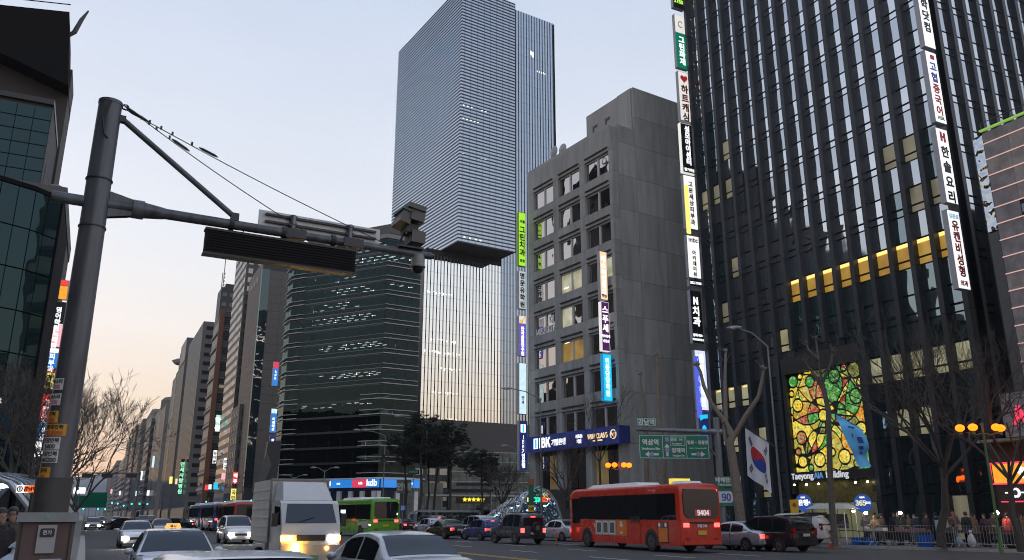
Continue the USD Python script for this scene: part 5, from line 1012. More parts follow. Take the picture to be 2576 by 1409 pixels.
p0 = on_z(1918, 1388); a = math.radians(-5); f = np.array([math.sin(a), math.cos(a)]); rt = np.array([f[1], -f[0]]); c = p0[:2] + f * 2.38 + rt * .8
car('silver_sedan', 'silver sedan with glowing tail lamps behind the red coach by the kerb', 'car', 'sedan', c[0], c[1], -5, SIL, plate=PLATEY)
p0 = on_z(2004, 1391); c = p0[:2] + f * 2.4 + rt * .8; t = car('dark_van', 'black people carrier with its tailgate raised at the kerb', 'car', 'van', c[0], c[1], -5, BLK, tail=False)
t.part('raised_tailgate', MB().hexa([[-2.35, -.8, 1.72], [-3.25, -.72, 1.86], [-3.25, .72, 1.86], [-2.35, .8, 1.72], [-2.35, -.8, 1.78], [-3.25, -.72, 1.92], [-3.25, .72, 1.92], [-2.35, .8, 1.78]]), BLK)
p0 = on_d(1978, 1300, 54.5); car('white_van', 'white van parked behind the silver sedan and the black people carrier', 'van', 'van', p0[0], p0[1], -24, WHT, tail=False, z=.15)
# oncoming traffic
HO = 'oncoming cars with lit headlamps'
t = car('silver_taxi', 'silver taxi sedan with an orange roof lamp, coming towards the viewer', 'taxi', 'sedan', 2.0, 22.6, 180, PSL, tail=False)
t.part('taxi_lamp', MB().hexa([[-.50, -.20, 1.47], [-.30, -.20, 1.47], [-.30, .20, 1.47], [-.50, .20, 1.47], [-.45, -.15, 1.60], [-.36, -.15, 1.60], [-.36, .15, 1.60], [-.45, .15, 1.60]]), glow('taxi_orange', (1.0, .55, .14), .9)).part('taxi_lettering', MB().text('택시', .06, (-.315, 0, 1.50), (0, 1, 0), (0, 0, 1), .004), MAROON)
for s in (.36, -.36):
    t.part('seat', MB().hexa([[-.25, s - .22, .8], [-.1, s - .22, .8], [-.1, s + .22, .8], [-.25, s + .22, .8], [-.4, s - .2, 1.24], [-.3, s - .2, 1.24], [-.3, s + .2, 1.24], [-.4, s + .2, 1.24]]), DPLASTIC)
t.part('wiper', MB().tube([(1.18, -.3, 1.0), (1.02, .25, 1.09)], .008, 5), DPLASTIC); t.part('wiper', MB().tube([(1.18, .25, 1.0), (1.04, .62, 1.06)], .008, 5), DPLASTIC)
for y in (.3, -.3): t.part('bonnet_crease', MB().tube([(1.35, y * 1.15, .915), (1.8, y, .852), (2.2, y * .8, .752)], .006, 5), PSL)
car('white_sedan', 'pale car at the bottom edge, only its roof in view before the taxi', 'car', 'sedan', 1.25, 7.9, 180, PSL, tail=False, head=False)
car('oncoming_car', 'pale car with two glaring headlamps up the near lane', 'car', 'sedan', 2.75, 54.5, 180, PSL, tail=False, head=True, group=HO); car('oncoming_car', 'white off roader with lit headlamps left of the box truck', 'car', 'van', 9.1, 59.5, 180, WHT, tail=False, head=True, group=HO)
car('oncoming_car', 'dim car with headlamps lit farther up the second lane', 'car', 'sedan', 6.2, 82, 180, GRY, tail=False, head=True, group=HO); car('oncoming_car', 'tiny car with headlamps lit far off by the left kerb', 'car', 'sedan', 1.0, 120, 180, GRY, tail=False, head=True, group=HO)
car('crossing_car', 'dark sedan crossing the avenue far off, tail lamp at right', 'car', 'sedan', 4.3, 118, -72, BLK); car('crossing_car', 'dark sedan crossing farther right of the first, beyond the glaring headlamps', 'car', 'sedan', 9.8, 112, -72, BLK)
car('turning_car', 'silver sedan crossing the bottom foreground, seen from its side', 'car', 'sedan', 5.75, 17.2, -6, SIL, tail=False, head=False)
for i, (x, y) in enumerate(((20, 128), (23.5, 135), (27, 124), (20, 150), (24, 160), (9, 160), (5.5, 185), (2.5, 170), (12, 190))):
    car('distant_car', ['pale', 'dark', 'grey'][i % 3] + ' small car in the far traffic, ' + ['behind the blue buses', 'beside the bus queue', 'near the right kerb', 'behind the green bus', 'farther behind the green bus', 'far down the middle', 'farthest in the oncoming lanes', 'far down the near lane', 'beyond the bus queue'][i], 'car', ['sedan', 'hatch', 'van'][i % 3], x, y, 180 if x < 12 else 0, [WHT, BLK, GRY][i % 3], tail=x > 12, head=x < 12, group='distant traffic')
# the box truck
t = thing('box_truck', 'white box truck with glaring yellow fog lamp coming across the junction', 'truck', (6.4, 27.6, 0), -90 - 0)
TW = mat('truck_white', (.50, .50, .50), .4, var=.06); BOXM = mat('truck_box', (.58, .55, .50), .6, var=.15, scale=.8)
t.part('cargo_box', MB().box(-4.6, -1.25, -.95, .95, .95, 2.95), BOXM)
for z in np.arange(1.1, 2.9, .3): t.part('box_rib', MB().box(-4.58, -1.27, -.965, -.951, z, z + .04), BOXM)
t.part('box_edge', MB().box(-1.30, -1.2, -.98, .98, .93, .99).box(-1.30, -1.2, -.98, .98, 2.92, 2.98).box(-1.30, -1.2, -.98, -.93, .99, 2.92).box(-1.30, -1.2, .93, .98, .99, 2.92), STEEL)
prof = [(-1.1, .55), (.62, .55), (.72, .7), (.74, 1.2), (.67, 1.52), (.32, 2.16), (.14, 2.24), (-1.1, 2.24)]
m_ = MB().prism(prof, -.92, .92, (0, 0, 0), (1, 0, 0), (0, 0, 1)); t.part('cab', m_, TW)
t.part('wind_deflector', MB().hexa([[-1.1, -.85, 2.25], [.05, -.8, 2.25], [.05, .8, 2.25], [-1.1, .85, 2.25], [-1.1, -.82, 2.86], [-.85, -.66, 2.86], [-.85, .66, 2.86], [-1.1, .82, 2.86]]), TW)
t.part('windscreen', MB().quad((.672, -.80, 1.57), (.672, .80, 1.57), (.345, .72, 2.14), (.345, -.72, 2.14), .012), CARGLASS)
for s in (1, -1):
    t.part('side_window', MB().prism([(-.55, 1.5), (.50, 1.5), (.25, 2.04), (-.55, 2.08)], 0, .01, (0, s * .925 if s < 0 else .935, 0), (1, 0, 0), (0, 0, 1)), CARGLASS); t.part('door_mirror', MB().box(.35, .45, s * 1.0, s * 1.18, 1.45, 1.85), DPLASTIC).part('mirror_arm', MB().tube([(.3, s * .9, 1.9), (.4, s * 1.08, 1.82)], .015, 5), DPLASTIC)
    t.part('head_lamp', MB().box(.66, .76, s * .55, s * .85, 1.02, 1.18), AMBERL if s < 0 else HEAD); t.part('indicator', MB().box(.66, .765, s * .86, s * .92, 1.02, 1.18), AMBERL)
    for x in (.0, -3.5): wheel(t, x, s * .92, .36, .22, 6)
    t.part('mud_guard', MB().box(-.45, .45, s * .9, s * .935, .5, .74), DPLASTIC)
t.part('fog_lamp', MB().ball((.80, -.48, .80), .14, 2), FOG); t.part('fog_lamp', MB().ball((.80, .5, .80), .06, 2), AMBERL)
t.part('bumper', MB().box(.55, .80, -.93, .93, .42, .90), mat('truck_bumper', (.30, .29, .27), .5)); t.part('grille', MB().box(.70, .758, -.45, .45, 1.02, 1.2), DPLASTIC); t.part('number_plate', MB().box(.801, .815, -.25, .25, .46, .6), PLATEG); t.part('chassis', MB().box(-4.6, .5, -.4, .4, .5, .9), DPLASTIC)
t.part('wiper', MB().tube([(.70, -.5, 1.57), (.60, .1, 1.73)], .012, 5), DPLASTIC)
# ------------------------------------------------------------------ the near pole with its long arm
PD = 13.0
pb_, ptp = on_d(141, 1220, PD), on_d(274, 256, PD); px_, py_ = (pb_[0] + ptp[0]) / 2, (pb_[1] + ptp[1]) / 2; ph_ = float(ptp[2])
PO = thing('signal_pole', 'thick grey steel pole with a long arm over the road', 'pole', (px_, py_, 0))
PSTEEL = mat('pole_steel', (.095, .10, .112), .40, metal=.5, var=.6, scale=4, bump=.08, bscale=25, streak=1)
PO.part('shaft', MB().tube([(0, 0, .15), (0, 0, ph_)], [.205, .165], 28), PSTEEL, smooth=40); PO.part('cap', MB().lathe([(0, .03), (.12, .025), (.172, 0), (.172, -.05), (.165, -.05)], (0, 0, ph_), 28), PSTEEL, smooth=40)
PO.part('base_sleeve', MB().tube([(0, 0, .15), (0, 0, 2.28)], .225, 28), mat('sleeve_brown', (.05, .045, .042), .6, var=.3, scale=6), smooth=40)
aza = None
a0 = on_d(283, 517, PD); az_ = float(a0[2]); a1 = on_z(1085, 645, az_)
A0 = np.array([0, 0, az_]); A1 = np.array([a1[0] - px_, a1[1] - py_, az_ + .0]); AD = (A1 - A0) / np.linalg.norm(A1 - A0); AN = np.array([-AD[1], AD[0], 0]); AL = float(np.linalg.norm(A1 - A0)); UP = np.array([0, 0, 1.0])
azarm = math.degrees(math.atan2(AD[0], AD[1]))
def on_arm(u, v): p = on_l(u, v, (px_, py_), azarm); return float((p[0] - px_) * AD[0] + (p[1] - py_) * AD[1]), float(p[2])
PO.part('arm', MB().tube([A0 + AD * .16, A0 + AD * AL], [.088, .062], 18), PSTEEL, smooth=40); PO.part('arm_stub', MB().tube([A0 - AD * .58, A0 - AD * .16], .085, 18), PSTEEL, smooth=40)
for d in (.05, -.05): PO.part('gusset', MB().prism([(.17, -.20), (.17, .20), (.62, .10), (.62, -.10)], d - .008, d + .008, A0, AD, UP), PSTEEL)
PO.part('flange', MB().tube([A0 + AD * .50, A0 + AD * .66], .145, 18), PSTEEL, smooth=40); PO.part('flange', MB().tube([A0 + AD * .665, A0 + AD * .95], [.125, .09], 18), PSTEEL, smooth=40)
PO.part('weld_band', MB().tube([(0, 0, az_ + .35), (0, 0, az_ + .37)], .188, 24), DSTEEL); PO.part('weld_band', MB().tube([(0, 0, az_ - .40), (0, 0, az_ - .38)], .190, 24), DSTEEL)
bz = float(on_d(305, 300, PD)[2]); bs, _ = on_arm(590, 552); b0, b1 = np.array([0, 0, bz]) + AD * .2, A0 + AD * bs + UP * .13
PO.part('brace', MB().tube([b0, b1], .045, 14), PSTEEL, smooth=40); PO.part('brace_clevis', MB().obox(b0 - AD * .03, AD, AN, UP, (.14, .10, .10)), DSTEEL); PO.part('brace_clevis', MB().obox(b1, AD, AN, UP, (.12, .10, .12)), DSTEEL)
wz = float(on_d(305, 268, PD)[2])
for (u, v, s) in ((762, 582, -.05), (968, 603, .05)):
    e, _ = on_arm(u, v); w0, w1 = np.array([0, 0, wz]) + AD * .19 + AN * s, A0 + AD * e + UP * .10
    L_ = np.linalg.norm(w1 - w0); P_ = [w0 + (w1 - w0) * f - UP * .05 * math.sin(math.pi * f) for f in np.linspace(0, 1, 12)]
    c = PO.part('stay_cable', MB().tube(P_, .0075, 6), BLACK)
    for f in (.05, .30): q = w0 + (w1 - w0) * f; d = (w1 - w0) / L_; PO.part('turnbuckle', MB().tube([q - d * .16, q - d * .1, q + d * .1, q + d * .16], [.008, .022, .022, .008], 6), BLACK)
    for f in (.09, .13, .17, .24): q = w0 + (w1 - w0) * f; PO.part('cable_clip', MB().obox(q, AD, AN, UP, (.03, .03, .055)), BLACK)
PO.part('eye_ring', MB().tube([np.array([0, 0, wz]) + AD * (.21 + .045 * math.cos(t)) + UP * .045 * math.sin(t) for t in np.linspace(0, 6.28, 14)], .012, 6), BLACK)
PO.part('loose_wire', MB().tube([(.02, -.18, ph_ - .05), (-.08, -.185, ph_ - .35), (-.02, -.19, ph_ - .62), (.04, -.188, ph_ - .68)], .012, 6), BLACK)
for u in (742, 888): e, _ = on_arm(u, 590); PO.part('arm_saddle', MB().obox(A0 + AD * e, AD, AN, UP, (.34, .17, .15)), DSTEEL)
def tdir(lat):    # a direction round the pole: lat from -1 (its left edge as seen) to 1
    c_ = math.atan2(-py_, -px_); return c_ + math.asin(lat)
STK = 'stickers pasted on the grey pole'
def sticker(u0, u1, v0, v1, m, label, lines):
    zc0, zc1 = float(on_d(u0, v1, PD - .2)[2]), float(on_d(u0, v0, PD - .2)[2]); r = .206 - (.04) * (zc0 + zc1) / 2 / ph_
    cu = 141 + (274 - 141) * (1220 - (v0 + v1) / 2) / (1220 - 256); half = 34
    l0, l1 = np.clip((u0 - cu) / half, -.98, .98), np.clip((u1 - cu) / half, -.98, .98)
    t = thing('sticker', label, 'sticker', (px_, py_, 0), 0, STK); an = np.linspace(tdir(l0), tdir(l1), 7)
    t.part('paper', MB().grid([[[(r + .004) * math.cos(a), (r + .004) * math.sin(a), z] for a in an] for z in (zc0, zc1)]), m)
    am = (an[0] + an[-1]) / 2; N = np.array([math.cos(am), math.sin(am), 0]); X = np.array([-math.sin(am), math.cos(am), 0]); wd = (r) * abs(an[-1] - an[0])
    for i, (s, mm) in enumerate(lines):
        h = (zc1 - zc0) / len(lines) * .62; w = glyphs(s)[2] * h; h *= min(1, wd * .92 / w) if w else 1
        v, f, w = glyphs(s); k = v * [h, h, 1]; k[:, 0] -= w * h / 2; z = zc1 - (zc1 - zc0) * (i + .82) / len(lines); th = am + k[:, 0] / r; rr = r + .005 + .002 * k[:, 2]
        t.part('lettering', (np.stack([rr * np.cos(th), rr * np.sin(th), z + k[:, 1]], 1), f), mm)
PAPW = mat('sticker_white', (.50, .49, .47), .7, var=.3, scale=30); PAPY = mat('sticker_yellow', (.55, .28, .015), .7, var=.3, scale=30); PINKT = mat('pink_ink', (.45, .16, .18), .7)
sticker(138, 165, 949, 979, PAPW, 'topmost white sticker with faded pink print', [('마스타', DKTXT), ('기획', PINKT)]); sticker(134, 159, 988, 1018, PAPW, 'second white sticker with faded pink print', [('마스타', DKTXT), ('기획', PINKT)])
sticker(128, 153, 1032, 1062, PAPY, 'upper plain yellow sticker with red numerals', [('인력', DKTXT), ('500', REDTXT)]); sticker(125, 170, 1065, 1095, PAPY, 'wide yellow sticker lettered 현대인력 with red numerals', [('현대인력', DKTXT), ('02-5000', REDTXT)])
sticker(120, 156, 1098, 1130, PAPW, 'white sticker with heavy black 건강인력 and 400', [('건강인력', DKTXT), ('5400', DKTXT)]); sticker(115, 151, 1132, 1164, PAPW, 'white sticker lettered 건강인력 with a torn yellow patch', [('건강인력', DKTXT), ('540200', DKTXT)]); sticker(110, 134, 1175, 1206, PAPY, 'lowest yellow sticker above the sleeve', [('용역', DKTXT), ('00', REDTXT)])
sticker(166, 178, 1263, 1275, PAPY, 'tiny yellow sticker on the dark sleeve', [('97', DKTXT)])
# the message board and the sign hung on the arm
vb = thing('message_board', 'long black electronic message board seen from its back under the arm', 'sign', (px_, py_, 0))
s0, z0 = on_arm(511, 640); s1, z1_ = on_arm(889, 692); _, zt0 = on_arm(513, 574)
zt_ = zt0; zbm = z0
vb.part('housing', MB().obox(AD * (s0 + s1) / 2 + UP * (zt_ + zbm) / 2, AD, AN, UP, (s1 - s0, .16, zt_ - zbm)), mat('board_black', (.005, .005, .006), .7, spec=.2)); LV = []
for i in range(int((zt_ - zbm) / .045) - 1): LV.append(MB().obox(AD * (s0 + s1) / 2 - AN * .084 + UP * (zbm + .05 + i * .045), AD, AN, UP, (s1 - s0 - .08, .012, .02)))
vb.pieces('louvre', LV, mat('board_louvre', (.005, .005, .006), .7, spec=.2)); fr_ = MB()
for zz in (zt_ - .015, zbm + .015): vb.part('frame_rail', MB().obox(AD * (s0 + s1) / 2 + UP * zz, AD, AN, UP, (s1 - s0 + .03, .19, .035)), BLACK)
for u in (579, 713, 838):
    e, _ = on_arm(u, 600); vb.part('hanger', MB().tube([AD * e + UP * (zt_ - .02), AD * e + UP * (az_ - .06)], .022, 8), DSTEEL).part('clamp_ring', MB().tube([A0 + AD * (e - .035), A0 + AD * (e + .035)], .098, 14), BLACK)
vb.part('cable', MB().tube([AD * (s0 + .55) + UP * (zt_ - .0), AD * (s0 + .62) + UP * (zt_ + .16), AD * (s0 + .45) + UP * (az_ - .05)], .012, 6), BLACK)
sb_ = thing('road_sign', 'grey back of a long road sign standing on the arm', 'sign', (px_, py_, 0)); e0, zb0 = on_arm(654, 558); e1, zb1 = on_arm(962, 607); _, zt1 = on_arm(656, 519)
off = .16
sb_.part('plate', MB().obox(AD * (e0 + e1) / 2 + AN * off + UP * (zb0 + zt1) / 2, AD, AN, UP, (e1 - e0, .02, zt1 - zb0)), mat('sign_aluminium', (.62, .63, .65), .5, metal=.0, var=.25, scale=5))
for f in (.28, .74):
    for q0, q1 in ((.05, .27), (.30, .72), (.75, .96)): sb_.part('rail', MB().obox(AD * (e0 + (e1 - e0) * (q0 + q1) / 2) + AN * (off - .035) + UP * (zb0 + (zt1 - zb0) * f), AD, AN, UP, ((e1 - e0) * (q1 - q0), .045, .035)), DSTEEL)
for u in (741, 886):
    e, _ = on_arm(u, 560); sb_.part('post', MB().tube([A0 + AD * e + AN * (off - .07), AD * e + AN * (off - .07) + UP * (zt1 - .03)], .042, 12), STEEL, smooth=40)
    for f in (.28, .74): sb_.part('bracket', MB().obox(AD * e + AN * (off - .04) + UP * (zb0 + (zt1 - zb0) * f), AD, AN, UP, (.13, .08, .06)), DSTEEL)
cm = thing('traffic_camera', 'pair of boxed traffic cameras on a bracket at the arm end', 'camera', (px_, py_, 0)); CAMM = mat('camera_grey', (.09, .088, .085), .5, metal=.2)
e, zc = on_arm(1030, 640)
def cbox(u, v, w, hh, dd, name, m, tilt=.35): s_, z_ = on_arm(u, v); X = AD * math.cos(tilt) - UP * math.sin(tilt); Y = UP * math.cos(tilt) + AD * math.sin(tilt); cm.part(name, MB().obox(AD * s_ + UP * z_, X, AN, Y, (w, dd, hh)), m)
cbox(1040, 548, .26, .27, .5, 'camera_housing', CAMM, .15); cbox(1036, 532, .34, .09, .56, 'sun_hood', CAMM, .15); cbox(1013, 552, .19, .26, .45, 'camera_housing', CAMM, .3); cbox(1016, 537, .22, .05, .5, 'sun_hood', CAMM, .3); cbox(1044, 602, .26, .22, .35, 'control_box', CAMM, .05); cbox(1030, 580, .22, .16, .3, 'pan_head', mat('camera_dark', (.03, .03, .03), .5), .1)
sA, zA = on_arm(1000, 610); sB, zB = on_arm(1036, 545); cm.part('strut', MB().tube([AD * sA + UP * (az_ + .07), AD * sB + UP * zB], .018, 8), DSTEEL); cm.part('strut', MB().tube([AD * (sA + .22) + UP * (az_ + .07), AD * (sB - .02) + UP * zB], .03, 8), DSTEEL); cm.part('base_plate', MB().obox(A0 + AD * e + UP * .085, AD, AN, UP, (.46, .2, .03)), DSTEEL)
cm.part('cable_loop', MB().tube([AD * (e + .13 + .07 * math.cos(t)) + AN * -.12 + UP * (az_ + .28 + .11 * math.sin(t)) for t in np.linspace(0, 6.28, 14)], .013, 6), BLACK)
dc = thing('dome_camera', 'round dome camera hanging below the arm end', 'camera', (px_, py_, 0)); s_, z_ = on_arm(1051, 665)
dc.part('housing', MB().lathe([(0, .17), (.10, .17), (.115, .12), (.118, -.02), (.135, -.03), (.135, -.06), (.10, -.06)], AD * s_ + UP * z_, 20), mat('dome_grey', (.22, .22, .22), .4), smooth=30); dc.part('dome', MB().lathe([(.105, -.06), (.095, -.12), (.06, -.165), (0, -.18)], AD * s_ + UP * z_, 20), mat('dome_smoke', (.01, .01, .011), .08), smooth=True); dc.part('hanger', MB().tube([AD * s_ + UP * (z_ + .17), AD * s_ + UP * (az_ - .03)], .025, 8), DSTEEL); dc.part('junction_box', MB().obox(AD * (s_ + .06) + UP * (z_ + .20), AD, AN, UP, (.12, .09, .07)), CAMM)
# the utility cabinet at the bottom left
q0, q1 = on_d(45, 1300, 10.5), on_d(197, 1300, 10.5); cw_ = float(np.hypot(*(q1 - q0)[:2])); caz = math.degrees(math.atan2(q1[1] - q0[1], q1[0] - q0[0]))
cb_ = thing('utility_cabinet', 'maroon grey utility cabinet with a pale lid in front of the pole', 'cabinet', q0[:2], caz); ztop_ = float(on_d(120, 1289, 10.5)[2])
cb_.part('body', MB().box(.02, cw_ - .02, .02, .40, .15, ztop_ - .10), mat('cabinet_maroon', (.10, .062, .060), .5, var=.3, scale=5, streak=1)); cb_.part('lid', MB().hexa([[-.01, -.03, ztop_ - .10], [cw_ + .01, -.03, ztop_ - .10], [cw_ + .01, .43, ztop_ - .10], [-.01, .43, ztop_ - .10], [.0, -.01, ztop_], [cw_, -.01, ztop_], [cw_, .42, ztop_], [.0, .42, ztop_]]), mat('cabinet_lid', (.20, .205, .205), .5, var=.2, scale=8))
for x in (.055, cw_ - .055): cb_.part('door_edge', MB().box(x - .006, x + .006, .008, .02, .3, ztop_ - .12), DPLASTIC)
mp = cb_.part('meter_plate', MB().box(cw_ * .36, cw_ * .67, -.012, .019, ztop_ - .42, ztop_ - .13), mat('meter_plate', (.30, .30, .30), .45)); mp.part('meter_badge', MB().prism(sbox(cw_ * .435, ztop_ - .235, cw_ * .605, ztop_ - .185).buffer(.02), 0, .006, (0, -.012, 0), (1, 0, 0), (0, 0, 1)), DKTXT).part('lettering', MB().text('전기', .035, (cw_ * .52, -.019, ztop_ - .225), (1, 0, 0), (0, 0, 1), .003), PAPW)
cb_.part('notice', MB().box(cw_ * .45, cw_ * .82, .008, .019, ztop_ - .66, ztop_ - .48), mat('notice_pale', (.36, .40, .46), .6)).part('lettering', MB().text('불법부착금지', .048, (cw_ * .635, .006, ztop_ - .545), (1, 0, 0), (0, 0, 1), .002), BLUETXT); cb_.part('lid_badge', MB().prism([(cw_ * .46, ztop_ - .06), (cw_ * .49, ztop_ - .03), (cw_ * .52, ztop_ - .06)], 0, .004, (0, -.032, 0), (1, 0, 0), (0, 0, 1)), GREENF)

# ------------------------------------------------------------------ street lamps
def lamp(u, v0, v1, D, hu, hv, label, r=.09):
    """a lamp post: pole at column u from v1 (foot or hidden) up to v0; its head reaches to hu, hv"""
    b = on_d(u, 1295, D); top = on_d(u, v0, D); h = on_d(hu, hv, D); base = .15; t = thing('street_lamp', label, 'street lamp', (b[0], b[1], 0), 0, 'tall street lamps')
    zt_ = float(top[2]); d = np.array([h[0] - b[0], h[1] - b[1], h[2]]); L = math.hypot(d[0], d[1]); x = np.array([d[0], d[1], 0]) / L
    t.part('post', MB().tube([(0, 0, base), (0, 0, zt_ - .3)], [r, r * .6], 12), STEEL, smooth=40); t.part('foot', MB().tube([(0, 0, base), (0, 0, base + .6)], r * 1.5, 12), STEEL, smooth=40)
    t.part('arm', MB().tube([np.array([0, 0, zt_ - .32]), np.array([0, 0, zt_ - .05]) + x * L * .12, x * L * .45 + UP * (zt_ + (h[2] - zt_) * .6), x * L * .92 + UP * h[2]], [r * .6, r * .55, r * .5, r * .4], 8), STEEL, smooth=40)
    c = x * L + UP * h[2]; y = np.cross(UP, x); hd = t.part('lamp_head', MB().loft([[c + x * (-.5 + .2 * i * 1.0) + y * w * math.cos(a) + UP * (hh * math.sin(a)) for a in np.linspace(0, 2 * math.pi, 9)[:-1]] for i, (w, hh) in enumerate(((.06, .06), (.14, .10), (.17, .12), (.17, .12), (.13, .08), (.05, .03)))]), GREYP, smooth=50)
    hd.part('lens', MB().ball(c + UP * -.06, 1, 1, (.26, .13, .07)), mat('lamp_lens', (.55, .55, .52), .2)); return t
lamp(1968, 858, 1290, 56, 1846, 824, 'single arm street lamp before the granite tower, its pole crossing the glass panel'); lamp(1362, 997, 1330, 75, 1275, 977, 'single arm street lamp before the concrete bank'); lamp(1068, 1062, 1275, 110, 1000, 1047, 'single arm street lamp among the pines'); lamp(961, 1092, 1250, 122, 897, 1081, 'single arm street lamp before the glass bank fascia'); lamp(1181, 1182, 1230, 150, 1168, 1175, 'small street lamp beyond the pines', .08); lamp(1303, 1132, 1225, 112, 1268, 1121, 'street lamp left of the concrete bank', .08)
def twin(u, v, D, hw, label):
    b = on_d(u, v, D); t = thing('twin_lamp', label, 'street lamp', (b[0], b[1], 0), -26.6, 'twin arm street lamps'); t.part('post', MB().tube([(0, 0, .1), (0, 0, b[2])], [.1, .07], 8), STEEL)
    for s in (1, -1): t.part('arm', MB().tube([(0, 0, b[2] - .3), (s * hw * .5, 0, b[2] + .25), (s * hw, 0, b[2] + .35)], .05, 6), STEEL); t.part('lamp_head', MB().ball((s * hw, 0, b[2] + .33), 1, 2, (.45, .18, .12)), GREYP, smooth=True)
twin(817, 1182, 128, 1.7, 'twin arm street lamp over the box truck'); twin(741, 1200, 150, 1.8, 'twin arm street lamp left of the box truck')
ORB = glow('sodium_globe', (1.0, .085, .002), 6.5); GREENP = mat('green_post_paint', (.06, .12, .035), .5)
def globe_lamp(u, v, D, spread, label, four=True, post=STEEL):
    b = on_d(u, v, D); t = thing('globe_lamp', label, 'street lamp', (b[0], b[1], 0), -26.6, 'orange globe lamps on the pavement'); z = float(b[2]); t.part('post', MB().tube([(0, 0, .15), (0, 0, .9), (0, 0, z + .12)], [.10, .06, .045], 10), post, smooth=40); t.part('finial', MB().ball((0, 0, z + .16), .07, 1), post)
    for s in (1, -1):
        t.part('cross_arm', MB().tube([(0, 0, z - .25), (s * spread * .5, 0, z - .32), (s * spread, 0, z - .22)], .025, 6), post)
        for k in ((-.22, .22) if four else (0,)): g = t.part('lamp_globe', MB().ball((s * (spread + k * .9), k * .8, z), .19, 2, (1.05, 1.05, .85)), ORB, smooth=True); g.part('globe_collar', MB().tube([(s * (spread + k * .9), k * .8, z - .30), (s * (spread + k * .9), k * .8, z - .16)], .07, 8), post)
globe_lamp(1557, 1170, 58, .52, 'orange globe lamp before the concrete bank, above the red coach'); globe_lamp(2471, 1076, 43, .72, 'orange globe lamp at the right, before the stone clad building', post=GREENP)
def far_globe(): pass

# ------------------------------------------------------------------ sign gantry and traffic signs
GREENS = mat('sign_green', (.005, .16, .10), .45, var=.1); SIGNW = mat('sign_white', (.62, .64, .62), .45)
b = on_d(1818, 1295, 56.0); gb = np.array([b[0], b[1]])
G = thing('sign_gantry', 'grey gantry pole with a side arm carrying the green road signs', 'pole', (b[0], b[1], 0), -22)
gz = float(on_d(1700, 1085, 55)[2]); gt = float(on_d(1812, 1050, 56)[2])
G.part('post', MB().tube([(0, 0, .15), (0, 0, gt)], [.24, .19], 16), STEEL, smooth=40); p = on_d(1600, 1085, 54.5); L = float(np.hypot(*(p[:2] - gb)))
G.part('arm', MB().tube([(.1, 0, gz), (-L, 0, gz + .12)], [.15, .12], 14), STEEL, smooth=40); G.part('arm_collar', MB().tube([(-.5, 0, gz), (.3, 0, gz)], .2, 14), STEEL, smooth=40); G.part('brace', MB().tube([(-.15, 0, gz - 1.6), (-1.3, 0, gz - .1)], .07, 8), STEEL)
k = L / (1812 - 1600.0)            # metres per picture column along the arm
def gx(u): return -(1812 - u) * k
def sgn(name, label, u0, u1, z0, z1, parts, D=.28):
    t = thing(name, label, 'road sign', (b[0], b[1], 0), -22); t.part('plate', MB().box(gx(u0), gx(u1), -D, -D + .06, z0, z1), GREENS)
    t.part('border', MB().prism(sbox(gx(u0) + .05, z0 + .05, gx(u1) - .05, z1 - .05).difference(sbox(gx(u0) + .08, z0 + .08, gx(u1) - .08, z1 - .08)), 0, .004, (0, -D - .001, 0), (1, 0, 0), (0, 0, 1)), SIGNW)
    for (s, h, u, z, m) in parts: t.part('lettering', MB().text(s, h, (gx(u), -D - .002, z), (1, 0, 0), (0, 0, 1), .008), m)
    return t
zb_, zt_b = gz - 1.78, gz - .22
t = sgn('direction_sign', 'wide green three panel direction sign under the gantry arm', 1603, 1786, zb_, zt_b, [('역삼역', .30, 1634, zb_ + .92, SIGNW), ('Yeoksam Stn', .15, 1634, zb_ + .58, SIGNW), ('성남', .17, 1694, zb_ + 1.16, SIGNW), ('과천', .11, 1712, zb_ + 1.18, SIGNW), ('Seongnam', .10, 1702, zb_ + .94, SIGNW), ('양재역', .24, 1705, zb_ + .44, SIGNW), ('Yangjae Stn', .11, 1705, zb_ + .17, SIGNW), ('법원·검찰청', .185, 1756, zb_ + .98, SIGNW), ('Court·Prosecutors Ofc', .075, 1756, zb_ + .66, SIGNW)])
for u in (1665, 1726): t.part('panel_seam', MB().box(gx(u) - .015, gx(u) + .015, -.286, -.281, zb_ + .08, zt_b - .08), SIGNW)
def arrow(u, z, ang, s=.5): 
    q = affinity.rotate(Polygon([(-s, -.07), (s * .4, -.07), (s * .4, -.18), (s, 0), (s * .4, .18), (s * .4, .07), (-s, .07)]), ang, origin=(0, 0)); a = t.part('arrow', MB().prism(affinity.translate(q, gx(u), z), 0, .006, (0, -.282, 0), (1, 0, 0), (0, 0, 1)), SIGNW); a.part('route_badge', MB().prism(Point(gx(u), z).buffer(.15), 0, .004, (0, -.290, 0), (1, 0, 0), (0, 0, 1)), mat('badge_violet', (.28, .24, .42), .5))
arrow(1636, zb_ + .30, 180, .45); arrow(1676, zb_ + .58, 90, .4); arrow(1756, zb_ + .32, 0, .45)
t.part('route_badge', MB().box(gx(1672), gx(1682), -.287, -.281, zb_ + 1.12, zb_ + 1.4), mat('badge_violet', (.28, .24, .42), .5)); t.part('inset_frame', MB().prism(sbox(gx(1685), zb_ + .86, gx(1723), zb_ + 1.42).difference(sbox(gx(1685.8), zb_ + .89, gx(1722.2), zb_ + 1.39)), 0, .005, (0, -.282, 0), (1, 0, 0), (0, 0, 1)), SIGNW)
sgn('station_sign', 'small green sign lettered 강남역 above the gantry arm', 1601, 1652, gz + .30, gz + .86, [('강남역', .30, 1626, gz + .42, SIGNW)])
